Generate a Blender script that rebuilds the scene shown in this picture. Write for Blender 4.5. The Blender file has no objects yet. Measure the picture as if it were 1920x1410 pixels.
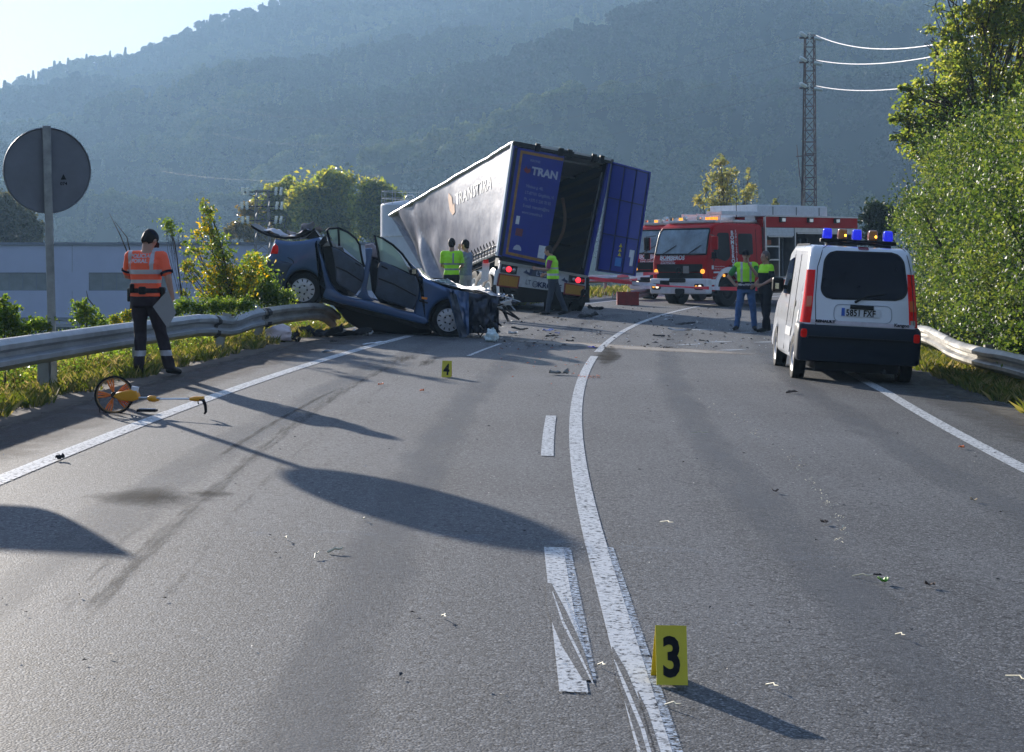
import bpy, math, random
import numpy as np
from mathutils import Vector, Matrix, noise
from mathutils.bvhtree import BVHTree
R=math.radians; PI=math.pi
random.seed(7); rng=np.random.default_rng(7)
S=bpy.context.scene; COL=S.collection
F=3300.0; CH=1.605; HOR=470.0; BANK=0.0326      # focal length in photo pixels, eye height, horizon row, road crossfall
# ---------------------------------------------------------------- camera, world, sun, exposure
cam=bpy.data.cameras.new('camera'); co=bpy.data.objects.new('camera',cam); COL.objects.link(co)
cam.sensor_fit='HORIZONTAL'; cam.sensor_width=36; cam.lens=36*F/1920; cam.shift_y=-(705-HOR)/1920
cam.clip_start=.1; cam.clip_end=6000
co.location=(0,0,CH); co.rotation_euler=(R(90),0,0); S.camera=co
SUN_AZ=math.atan2(.878,-.479); SUN_EL=R(14.9)
sunv=Vector((math.cos(SUN_AZ)*math.cos(SUN_EL),math.sin(SUN_AZ)*math.cos(SUN_EL),math.sin(SUN_EL)))
w=bpy.data.worlds.new('World'); S.world=w; w.use_nodes=True; nt=w.node_tree; nt.nodes.clear()
sky=nt.nodes.new('ShaderNodeTexSky'); sky.sky_type='NISHITA'; sky.sun_disc=False
sky.sun_elevation=SUN_EL; sky.sun_rotation=PI/2-SUN_AZ; sky.altitude=400; sky.air_density=1.0; sky.dust_density=.4; sky.ozone_density=2.4
bg=nt.nodes.new('ShaderNodeBackground'); bg.inputs[1].default_value=.15
wo=nt.nodes.new('ShaderNodeOutputWorld')
gm=nt.nodes.new('ShaderNodeGamma'); gm.inputs[1].default_value=.46 # thin veil: evens out the sky all round
hs=nt.nodes.new('ShaderNodeHueSaturation'); hs.inputs['Saturation'].default_value=1.35
nt.links.new(sky.outputs[0],gm.inputs[0]); nt.links.new(gm.outputs[0],hs.inputs['Color']); tn=nt.nodes.new('ShaderNodeMixRGB'); tn.blend_type='MULTIPLY'; tn.inputs[0].default_value=1; tn.inputs[2].default_value=(1.0,.96,1.13,1)
nt.links.new(hs.outputs[0],tn.inputs[1]); nt.links.new(tn.outputs[0],bg.inputs[0]); nt.links.new(bg.outputs[0],wo.inputs[0])
sl=bpy.data.lights.new('sun','SUN'); sl.energy=4.2; sl.angle=R(.55); sl.color=(1,.92,.82)
so=bpy.data.objects.new('sun',sl); COL.objects.link(so); so.rotation_euler=sunv.to_track_quat('Z','Y').to_euler()
S.view_settings.view_transform='Standard'; S.view_settings.look='None'; S.view_settings.gamma=1
S.view_settings.use_curve_mapping=False; S.view_settings.exposure=1.3
S.render.engine='CYCLES'; S.cycles.max_bounces=6; S.cycles.volume_bounces=0; S.cycles.transparent_max_bounces=12
S.cycles.use_denoising=True; S.cycles.sample_clamp_indirect=6
# ---------------------------------------------------------------- helpers
def W(px,py,Y): return Vector(((px-960)*Y/F,Y,CH-(py-HOR)*Y/F))
def pz(x): return -BANK*x
def G(px,py,dz=0):
    s=((py-HOR)-BANK*(px-960))/CH; Y=F/s; x=(px-960)/s
    return Vector((x,Y,pz(x)+dz))
def xc(y): return .46+(.00243*(y-9)**2 if y>9 else 0)
def road(y,d,dz=0):
    sl_=.00486*(y-9) if y>9 else 0; n=math.hypot(1,sl_)
    x=xc(y)+d/n; yy=y-d*sl_/n
    return Vector((x,yy,pz(x)+dz))
class MB:
    def __init__(s): s.v=[];s.f=[];s.m=[];s.mi=0
    def add(s,vs,fs):
        b=len(s.v); s.v+=[tuple(v) for v in vs]
        for f in fs: s.f.append(tuple(i+b for i in f)); s.m.append(s.mi)
        return s
    def box(s,c,d,M=None,f=None,taper=1.0):
        x,y,z=d[0]/2,d[1]/2,d[2]/2
        vs=[Vector((c[0]+i*x*(taper if k>0 else 1),c[1]+j*y*(taper if k>0 else 1),c[2]+k*z)) for k in(-1,1) for j in(-1,1) for i in(-1,1)]
        if M: vs=[M@v for v in vs]
        if f: vs=[f(*v) for v in vs]
        return s.add(vs,[(0,2,3,1),(4,5,7,6),(0,1,5,4),(2,6,7,3),(0,4,6,2),(1,3,7,5)])
    def b2(s,a,b,f=None,M=None): # box by min / max corners
        return s.box([(a[i]+b[i])/2 for i in range(3)],[abs(b[i]-a[i]) for i in range(3)],M=M,f=f)
    def tube(s,pts,r,n=8,cap=True,flat=1.0):
        pts=[Vector(p) for p in pts]; rr=r if isinstance(r,(list,tuple)) else [r]*len(pts)
        ref=None; rings=[]
        for i,p in enumerate(pts):
            t=(pts[min(i+1,len(pts)-1)]-pts[max(i-1,0)]).normalized()
            if ref is None:
                ref=Vector((0,0,1)) if abs(t.z)<.9 else Vector((1,0,0))
            u=(ref-t*ref.dot(t)).normalized(); ref=u; w_=t.cross(u)
            rings.append([p+(u*math.cos(2*PI*k/n)*flat+w_*math.sin(2*PI*k/n))*rr[i] for k in range(n)])
        vs=[v for r_ in rings for v in r_]; fs=[]
        for i in range(len(pts)-1):
            for k in range(n):
                a=i*n+k;b=i*n+(k+1)%n; fs.append((a,b,b+n,a+n))
        if cap: fs+= [tuple(range(n))[::-1], tuple(range((len(pts)-1)*n,len(pts)*n))]
        return s.add(vs,fs)
    def lathe(s,prof,n=24,M=None,closed=False):  # prof [(radius, axial)] about local Y axis
        vs=[];fs=[]
        for (r,a) in prof:
            for k in range(n):
                t=2*PI*k/n; v=Vector((r*math.cos(t),a,r*math.sin(t)))
                vs.append(M@v if M else v)
        L=len(prof)
        for i in range(L-1+(1 if closed else 0)):
            for k in range(n):
                a=i*n+k;b=i*n+(k+1)%n;c=((i+1)%L)*n+(k+1)%n;d=((i+1)%L)*n+k
                fs.append((a,b,c,d))
        return s.add(vs,fs)
    def prism(s,poly,w0,w1,f,r=0.0,seg=3): # 2-D outline swept from w0 to w1, edges rounded by r, mapped by f(u,v,w)
        n=len(poly); P=[Vector((p[0],p[1])) for p in poly]
        ar=sum(P[i].x*P[(i+1)%n].y-P[(i+1)%n].x*P[i].y for i in range(n))
        if ar<0: P=P[::-1]
        N=[]
        for i in range(n):
            a=(P[i]-P[i-1]); b=(P[(i+1)%n]-P[i])
            na=Vector((-a.y,a.x)).normalized() if a.length>1e-9 else Vector((0,0)); nb=Vector((-b.y,b.x)).normalized() if b.length>1e-9 else na
            m=na+nb
            if m.length<1e-6: m=na
            m.normalize(); N.append(m/max(.5,m.dot(na)))
        sg=1 if w1>w0 else -1; rings=[]
        if r>0:
            for k in range(seg,-1,-1):
                a=k/seg*PI/2; rings.append((r*(1-math.cos(a)),w0+sg*r*(1-math.sin(a))))
            for k in range(0,seg+1):
                a=k/seg*PI/2; rings.append((r*(1-math.cos(a)),w1-sg*r*(1-math.sin(a))))
        else: rings=[(0,w0),(0,w1)]
        vs=[f(P[i].x+N[i].x*ins,P[i].y+N[i].y*ins,ww) for ins,ww in rings for i in range(n)]
        fs=[]
        for k in range(len(rings)-1):
            for i in range(n):
                a=k*n+i;b=k*n+(i+1)%n; fs.append((a,b,b+n,a+n))
        fs+= [tuple(range(n))[::-1], tuple(range((len(rings)-1)*n,len(rings)*n))]
        return s.add(vs,fs)
    def grid(s,nu,nv,f,wrap=False):
        vs=[f(i/(nu),j/(nv)) for i in range(nu+1) for j in range(nv+1)]
        fs=[(i*(nv+1)+j,(i+1)*(nv+1)+j,(i+1)*(nv+1)+j+1,i*(nv+1)+j+1) for i in range(nu) for j in range(nv)]
        return s.add(vs,fs)
    def sheet(s,nu,nv,f,th): # grid with thickness th (vector or function)
        g0=len(s.v); s.grid(nu,nv,f)
        off=Vector(th); s.grid(nu,nv,lambda a,b:Vector(f(a,b))+off)
        def rim(a,b): 
            m=(nu+1)*(nv+1); return (g0+a,g0+b,g0+b+m,g0+a+m)
        I=lambda i,j:i*(nv+1)+j
        for i in range(nu):
            for j in(0,nv): s.f.append(rim(I(i,j),I(i+1,j))); s.m.append(s.mi)
        for j in range(nv):
            for i in(0,nu): s.f.append(rim(I(i,j),I(i,j+1))); s.m.append(s.mi)
        return s
def rpoly(x0,y0,x1,y1,r=.05,seg=4,tl=None,tr=None): # rounded rectangle, optional top corner insets
    pts=[(x0,y0,1),(x1,y0,1),(x1-(tr or 0),y1,1),(x0+(tl or 0),y1,1)]
    return roundpoly([(p[0],p[1]) for p in pts],r,seg)
def roundpoly(P,r,seg=4):
    out=[];n=len(P)
    for i in range(n):
        p=Vector(P[i]);a=Vector(P[i-1]);b=Vector(P[(i+1)%n])
        rr=r[i] if isinstance(r,(list,tuple)) else r
        ra=min(rr,(a-p).length*.49);rb=min(rr,(b-p).length*.49)
        s0=p+(a-p).normalized()*ra; s1=p+(b-p).normalized()*rb
        for k in range(seg+1):
            t=k/seg; out.append(tuple(s0*(1-t)**2+p*2*t*(1-t)+s1*t*t))
    return out
def link(name,me,parent=None):
    o=bpy.data.objects.new(name,me); COL.objects.link(o)
    if parent is not None: o.parent=parent
    return o
def tag(o,label=None,cat=None,group=None,kind=None):
    if label:o['label']=label
    if cat:o['category']=cat
    if group:o['group']=group
    if kind:o['kind']=kind
    return o
def thing(name,label,cat,loc=(0,0,0),rot=(0,0,0),group=None):
    o=bpy.data.objects.new(name,None); COL.objects.link(o); o.location=loc; o.rotation_euler=rot; o.empty_display_size=.2
    return tag(o,label,cat,group)
def topinv(p):
    while p.parent: p=p.parent
    return Matrix.LocRotScale(p.location,p.rotation_euler,None).inverted()
def part(name,mb,mat,parent=None,smooth=False,world=False,kind=None,bev=0,label=None):
    me=bpy.data.meshes.new(name); V=mb.v
    if world and parent is not None:
        Mi=topinv(parent); V=[tuple(Mi@Vector(v)) for v in V]
    me.from_pydata(V,[],mb.f)
    for m in (mat if isinstance(mat,(list,tuple)) else [mat]): me.materials.append(m)
    if any(mb.m): me.polygons.foreach_set('material_index',mb.m)
    if smooth:
        me.polygons.foreach_set('use_smooth',[True]*len(me.polygons)); me.set_sharp_from_angle(angle=R(smooth if smooth>1 else 35))
    me.validate()
    import bmesh
    bm=bmesh.new(); bm.from_mesh(me); bmesh.ops.recalc_face_normals(bm,faces=bm.faces)
    bm.to_mesh(me); bm.free(); me.update()
    o=link(name,me,parent)
    if bev:
        md=o.modifiers.new('bevel','BEVEL'); md.width=bev; md.segments=2; md.limit_method='ANGLE'; md.angle_limit=R(40)
    if kind:o['kind']=kind
    if label:o['label']=label
    return o
def dup(o,parent=None):
    c=o.copy(); COL.objects.link(c)
    c.parent=parent
    for ch in list(o.children): dup(ch,c)
    return c
# ---------------------------------------------------------------- materials
def newmat(name):
    m=bpy.data.materials.new(name); m.use_nodes=True; n=m.node_tree; b=n.nodes['Principled BSDF']; return m,n,b
def c4(c): return (c[0],c[1],c[2],1)
def mat(name,col,rough=.5,metal=0,var=.12,scale=8,bump=0,bscale=60,coat=0,emit=None,es=0,spec=.5,col2=None,rvar=.1,stretch=None,trans=0):
    if max(col)<.055 and metal<.35 and not coat: spec=min(spec,.18); col=[x*.7 for x in col]
    m,n,b=newmat(name); L=n.links.new
    tc=n.nodes.new('ShaderNodeTexCoord'); src=tc.outputs['Object']
    if stretch:
        mp=n.nodes.new('ShaderNodeMapping'); mp.inputs['Scale'].default_value=stretch; L(src,mp.inputs[0]); src=mp.outputs[0]
    nz=n.nodes.new('ShaderNodeTexNoise'); nz.inputs['Scale'].default_value=scale; nz.inputs['Detail'].default_value=5; nz.inputs['Roughness'].default_value=.65; L(src,nz.inputs[0])
    rp=n.nodes.new('ShaderNodeValToRGB'); rp.color_ramp.elements[0].position=.32; rp.color_ramp.elements[1].position=.68
    a=[max(0,x*(1-var)) for x in col]; c=col2 if col2 else [min(1,x*(1+var)) for x in col]
    rp.color_ramp.elements[0].color=c4(a); rp.color_ramp.elements[1].color=c4(c)
    L(nz.outputs[0],rp.inputs[0]); L(rp.outputs[0],b.inputs['Base Color'])
    mr=n.nodes.new('ShaderNodeMapRange'); mr.inputs[3].default_value=max(.02,rough-rvar); mr.inputs[4].default_value=min(1,rough+rvar); L(nz.outputs[0],mr.inputs[0]); L(mr.outputs[0],b.inputs['Roughness'])
    b.inputs['Metallic'].default_value=metal; b.inputs['Coat Weight'].default_value=coat; b.inputs['Coat Roughness'].default_value=.08; b.inputs['Specular IOR Level'].default_value=spec
    if trans: b.inputs['Transmission Weight'].default_value=trans
    if bump:
        n2=n.nodes.new('ShaderNodeTexNoise'); n2.inputs['Scale'].default_value=bscale; n2.inputs['Detail'].default_value=4; L(src,n2.inputs[0])
        bp=n.nodes.new('ShaderNodeBump'); bp.inputs['Strength'].default_value=.6; bp.inputs['Distance'].default_value=bump; L(n2.outputs[0],bp.inputs['Height']); L(bp.outputs[0],b.inputs['Normal'])
    if emit: b.inputs['Emission Color'].default_value=c4(emit); b.inputs['Emission Strength'].default_value=es
    return m
def glassmat(name,tint,refl=.12,rough=.03,opac=0.0,col=(.6,.75,.75)):
    m,n,b=newmat(name); L=n.links.new
    tr=n.nodes.new('ShaderNodeBsdfTransparent'); tr.inputs[0].default_value=c4(tint)
    gl=n.nodes.new('ShaderNodeBsdfGlossy'); gl.inputs['Roughness'].default_value=rough
    df=n.nodes.new('ShaderNodeBsdfDiffuse'); df.inputs[0].default_value=c4(col)
    fr=n.nodes.new('ShaderNodeFresnel'); fr.inputs[0].default_value=1.5
    ad=n.nodes.new('ShaderNodeMath'); ad.operation='ADD'; ad.inputs[1].default_value=refl; L(fr.outputs[0],ad.inputs[0]); ad.use_clamp=True
    m1=n.nodes.new('ShaderNodeMixShader'); m1.inputs[0].default_value=opac; L(tr.outputs[0],m1.inputs[1]); L(df.outputs[0],m1.inputs[2])
    m2=n.nodes.new('ShaderNodeMixShader'); L(ad.outputs[0],m2.inputs[0]); L(m1.outputs[0],m2.inputs[1]); L(gl.outputs[0],m2.inputs[2])
    L(m2.outputs[0],n.nodes['Material Output'].inputs[0]); return m
def leafmat(name,cols,trl=.42,rough=.42,tb=1.25,big=.12,pos=False,amp=1.6):
    # colour from a per-leaf random attribute plus broad patches
    m,n,b=newmat(name); L=n.links.new
    at=n.nodes.new('ShaderNodeAttribute'); at.attribute_name='rnd'
    tc=n.nodes.new('ShaderNodeTexCoord'); nz=n.nodes.new('ShaderNodeTexNoise'); nz.inputs['Scale'].default_value=big; nz.inputs['Detail'].default_value=3; L(n.nodes.new('ShaderNodeNewGeometry').outputs['Position'] if pos else tc.outputs['Object'],nz.inputs[0])
    ma=n.nodes.new('ShaderNodeMath'); ma.operation='MULTIPLY_ADD'; ma.inputs[1].default_value=amp; ma.inputs[2].default_value=-amp/2; L(nz.outputs[0],ma.inputs[0])
    ad=n.nodes.new('ShaderNodeMath'); ad.operation='ADD'; ad.use_clamp=True; L(at.outputs['Fac'],ad.inputs[0]); L(ma.outputs[0],ad.inputs[1])
    rp=n.nodes.new('ShaderNodeValToRGB'); e=rp.color_ramp.elements
    while len(e)<len(cols): e.new(.5)
    for i,c in enumerate(cols): e[i].position=i/(len(cols)-1) if len(cols)>1 else 0; e[i].color=c4(c)
    L(ad.outputs[0],rp.inputs[0]); L(rp.outputs[0],b.inputs['Base Color']); b.inputs['Roughness'].default_value=rough
    tl=n.nodes.new('ShaderNodeBsdfTranslucent'); hs=n.nodes.new('ShaderNodeHueSaturation'); hs.inputs['Value'].default_value=tb; hs.inputs['Saturation'].default_value=1.15; hs.inputs['Hue'].default_value=.49
    L(rp.outputs[0],hs.inputs['Color']); L(hs.outputs[0],tl.inputs[0])
    mx=n.nodes.new('ShaderNodeMixShader'); mx.inputs[0].default_value=trl; L(b.outputs[0],mx.inputs[1]); L(tl.outputs[0],mx.inputs[2]); L(mx.outputs[0],n.nodes['Material Output'].inputs[0])
    return m
def npmesh(name,V,Fq,mat,rnd=None,smooth=False):
    me=bpy.data.meshes.new(name); k=Fq.shape[1]
    me.vertices.add(len(V)); me.vertices.foreach_set('co',np.ascontiguousarray(V,dtype=np.float32).ravel())
    me.loops.add(Fq.size); me.loops.foreach_set('vertex_index',np.ascontiguousarray(Fq,dtype=np.int32).ravel())
    me.polygons.add(len(Fq)); me.polygons.foreach_set('loop_start',np.arange(0,Fq.size,k,dtype=np.int32)); me.polygons.foreach_set('loop_total',np.full(len(Fq),k,dtype=np.int32))
    me.update(calc_edges=True)
    if smooth: me.polygons.foreach_set('use_smooth',np.ones(len(Fq),dtype=bool))
    if rnd is not None:
        a=me.attributes.new('rnd','FLOAT','FACE'); a.data.foreach_set('value',np.ascontiguousarray(rnd,dtype=np.float32))
    me.materials.append(mat); return me
def leaves(P,size,asp=.5,up=.3,var=.4,seed=1):
    g=np.random.default_rng(seed); n=len(P); s=size*(1+var*(g.random(n)*2-1))
    a=g.normal(size=(n,3)); a/=np.linalg.norm(a,axis=1)[:,None]
    nn=g.normal(size=(n,3)); nn[:,2]+=up*2; nn/=np.linalg.norm(nn,axis=1)[:,None]
    t=np.cross(nn,a); t/=np.linalg.norm(t,axis=1)[:,None]; b=np.cross(nn,t)
    s=s[:,None]; bend=nn*s*.18
    V=np.stack([P-t*s*.5,P+b*s*asp*.5+bend,P+t*s*.5,P-b*s*asp*.5+bend],1).reshape(-1,3)
    Fq=np.arange(n*4).reshape(n,4); return V,Fq,g.random(n)
def blades(P,h,wd=.012,lean=.35,seed=3,hv=.5):
    g=np.random.default_rng(seed); n=len(P); hh=h*(1+hv*(g.random(n)*2-1)) if np.isscalar(h) else h*(1+hv*(g.random(n)*2-1))
    an=g.random(n)*2*PI; d=np.stack([np.cos(an),np.sin(an),np.zeros(n)],1); l=g.normal(size=(n,3))*lean; l[:,2]=0
    hh=hh[:,None]; up=np.array([[0,0,1.]])
    wd=wd*(1+.4*(g.random((n,1))*2-1))
    V=np.stack([P-d*wd,P+d*wd,P+l*hh*.35+up*hh*.6+d*wd*.6,P+l*hh*1.1+up*hh],1).reshape(-1,3)
    return V,np.arange(n*4).reshape(n,4),g.random(n)
def tmesh(txt,size=1,bold=0.0,space=1.0,align='LEFT'):
    cu=bpy.data.curves.new('t','FONT'); cu.body=txt; cu.size=size; cu.offset=bold; cu.space_character=space; cu.align_x=align; cu.resolution_u=3
    o=bpy.data.objects.new('t',cu); me=bpy.data.meshes.new_from_object(o); bpy.data.objects.remove(o)
    return me
def text(name,txt,size,mat,parent,f,bold=0.0,sx=1.0,space=1.0,align='LEFT',world=False,th=None,name_label=None):
    me=tmesh(txt,size,bold,space,align); me.name=name
    Mi=topinv(parent) if world else None
    for v in me.vertices:
        p=Vector(f(v.co.x*sx,v.co.y)); v.co=Mi@p if Mi else p
    me.materials.clear(); me.materials.append(mat); o=link(name,me,parent); return o
# ---------------------------------------------------------------- shared materials
M={}
M['steel']=mat('galvanised steel',(.33,.35,.37),.52,.5,.22,3,.002,30)
M['steel_old']=mat('weathered galvanised steel',(.30,.29,.26),.5,.6,.35,2.5,.003,20,col2=(.42,.40,.36))
M['black']=mat('black plastic',(.012,.012,.014),.45)
M['rubber']=mat('tyre rubber',(.015,.015,.015),.75,var=.3,scale=20,bump=.002,bscale=90)
M['dark']=mat('dark grimy metal',(.02,.02,.022),.6,.4,.5,9,.004,40)
M['chrome']=mat('bright metal',(.7,.7,.7),.2,1)
M['alu']=mat('aluminium',(.5,.5,.5),.35,.8,.15,6)
M['silver']=mat('silver wheel paint',(.5,.5,.52),.32,.3,.12,14)
M['white']=mat('white paint',(.78,.79,.8),.3,0,.04,3,coat=.6)
M['whitemat']=mat('matt white panel',(.7,.72,.74),.5,var=.1)
M['red']=mat('fire engine red paint',(.46,.003,.006),.35,0,.08,2,coat=0,spec=.14)
M['redglass']=mat('red lamp plastic',(.95,.012,.008),.2,var=.1,scale=20,coat=0,spec=.2)
M['amber']=mat('amber lamp plastic',(.85,.25,.02),.15,var=.1,coat=.5)
M['ink']=mat('black lettering',(.01,.01,.012),.5)
M['inkwhite']=mat('white lettering',(.75,.75,.75),.5)
M['skin']=mat('skin',(.42,.23,.16),.5,var=.1,scale=12)
M['hair']=mat('dark hair',(.02,.014,.01),.6,var=.3,scale=60)
M['glass']=glassmat('clear window glass',(.62,.72,.7),.08,opac=.15)
# ---------------------------------------------------------------- terrain
def lat(x,y):
    s_=.00486*(y-9) if y>9 else 0
    return (x-xc(y))/math.sqrt(1+s_*s_)
def pl(tab,x):
    if x<=tab[0][0]: return tab[0][1]
    for (a,b),(c,d) in zip(tab,tab[1:]):
        if x<=c:
            t=(x-a)/(c-a); return b+(d-b)*t
    return tab[-1][1]
RID=[ # distance of the crest, crest row by column, slope
 (1130,[(-2500,330),(-900,250),(-300,215),(0,160),(60,142),(130,127),(200,108),(270,86),(320,62),(360,46),(400,44),(470,36),(520,20),(600,6),(800,-50),(1200,-110),(1920,-150),(3500,-120)],.62,0),
 (970,[(-2500,400),(-600,290),(0,176),(110,160),(210,136),(300,120),(350,110),(450,102),(550,84),(700,58),(860,22),(1000,-30),(1400,-60),(1920,-60),(3500,0)],.6,1),
 (840,[(-2500,440),(-600,320),(0,244),(125,226),(190,200),(240,186),(300,180),(380,160),(500,138),(600,122),(700,92),(800,80),(900,60),(1000,62),(1100,36),(1220,0),(1500,-20),(2200,60),(3500,120)],.6,2),
 (710,[(-2500,460),(-600,350),(0,293),(160,280),(310,270),(330,252),(400,222),(450,214),(550,201),(640,192),(700,188),(800,160),(900,135),(960,128),(1010,112),(1050,95),(1090,76),(1130,60),(1180,32),(1230,14),(1400,0),(1920,20),(3500,160)],.58,3),
 (570,[(-2500,470),(-600,440),(0,410),(300,372),(600,330),(900,262),(1100,215),(1300,190),(1600,160),(1920,110),(2400,80),(3500,150)],.55,4)]
def hill(x,y):
    px=960+F*x/y if y>50 else 960; h=-4.0
    for D,tab,sl_,i in RID:
        pxd=960+F*x/D
        z=CH+(HOR-pl(tab,pxd))*D/F
        nn=noise.fractal(Vector((x*.008,y*.008,i*3.1)),1,2,4)*20-abs(noise.noise(Vector((x*.012+y*.004,y*.003,i*5.1))))*22+6
        dd=D-y+noise.noise(Vector((x*.004,i*7.7,0)))*35
        z2=z+nn*.35-(sl_*dd if dd>0 else -.35*dd)
        if dd>0: z2+=nn*min(1,dd/80)*.8
        h=max(h,z2)
    return h
def ground_h(x,y):
    if y>150: 
        base=-4.0
    d=lat(x,min(y,130)) if y<160 else -50
    p=pz(x) if abs(x)<70 else pz(70 if x>0 else -70)
    if y>130 or y<-60:
        t=min(1,(y-130)/50) if y>130 else 1
        b=-4.2
        r=b
        if y<180 and y>130:
            r=ground_h(x,129.9)*(1-t)+b*t
    elif abs(d)<5.0: r=p-.07
    elif d<0:
        e=-d-5.0; n=noise.noise(Vector((x*.8,y*.8,2)))*.05+noise.noise(Vector((x*.25,y*.25,5)))*.1
        if e<1.3: r=p-.02-.03*e+n*min(1,e)
        else:
            t=min(1,(e-1.3)/11); t=t*t*(3-2*t); r=(p-.06+n)*(1-t)+(-4.2)*t
    else:
        e=d-5.0; n=noise.noise(Vector((x*.8,y*.8,2)))*.05
        r=p-.02-.05*min(e,1.5)+n*min(1,e)
        if e>3: r+=min(1.2,(e-3)*.12)
        if e>20: t=min(1,(e-20)/40); r=r*(1-t)-4.2*t
    if y>380: r=max(r,hill(x,y))
    return r
def axis(a,b,near0,near1,st,g,mx):
    v=list(np.arange(near0,near1+1e-6,st)); s=st; q=near1
    while q<b: s=min(s*g,mx); q+=s; v.append(q)
    s=st;q=near0
    while q>a: s=min(s*g,mx); q-=s; v.insert(0,q)
    return v
XS=axis(-1100,1300,-16,16,.8,1.13,26); YS=axis(-420,1500,4,70,.8,1.09,17)
V=np.array([(x,y,ground_h(x,y) if y>-140 else max(-4.2,-4.2+(-140-y)*.42+14*noise.noise(Vector((x*.008,y*.008,4))))) for y in YS for x in XS]); nx=len(XS); ny=len(YS)
ii,jj=np.meshgrid(np.arange(nx-1),np.arange(ny-1)); a=(jj*nx+ii).ravel()
Fq=np.stack([a,a+1,a+1+nx,a+nx],1)
def groundmat():
    m,n,b=newmat('soil and dry grass'); L=n.links.new
    tc=n.nodes.new('ShaderNodeTexCoord'); n1=n.nodes.new('ShaderNodeTexNoise'); n1.inputs['Scale'].default_value=1.7; n1.inputs['Detail'].default_value=8; L(tc.outputs['Object'],n1.inputs[0])
    r=n.nodes.new('ShaderNodeValToRGB'); e=r.color_ramp.elements; e[0].position=.35; e[0].color=(.035,.05,.012,1); e[1].position=.65; e[1].color=(.12,.105,.045,1); L(n1.outputs[0],r.inputs[0])
    n2=n.nodes.new('ShaderNodeTexNoise'); n2.inputs['Scale'].default_value=.012; n2.inputs['Detail'].default_value=6; L(tc.outputs['Object'],n2.inputs[0])
    r2=n.nodes.new('ShaderNodeValToRGB'); e=r2.color_ramp.elements; e[0].position=.4; e[0].color=(.008,.016,.006,1); e[1].position=.66; e[1].color=(.014,.024,.008,1); L(n2.outputs[0],r2.inputs[0])
    sp=n.nodes.new('ShaderNodeSeparateXYZ'); L(tc.outputs['Object'],sp.inputs[0]); mr=n.nodes.new('ShaderNodeMapRange'); mr.inputs[1].default_value=70; mr.inputs[2].default_value=130; L(sp.outputs['Y'],mr.inputs[0])
    mx=n.nodes.new('ShaderNodeMixRGB'); L(mr.outputs[0],mx.inputs[0]); L(r.outputs[0],mx.inputs[1]); L(r2.outputs[0],mx.inputs[2]); L(mx.outputs[0],b.inputs['Base Color'])
    b.inputs['Roughness'].default_value=1; b.inputs['Specular IOR Level'].default_value=0
    bp=n.nodes.new('ShaderNodeBump'); bp.inputs['Distance'].default_value=.04; L(n1.outputs[0],bp.inputs['Height']); L(bp.outputs[0],b.inputs['Normal']); return m
me=npmesh('ground',V,Fq,groundmat(),smooth=True); tag(link('ground',me),kind='structure')
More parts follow.
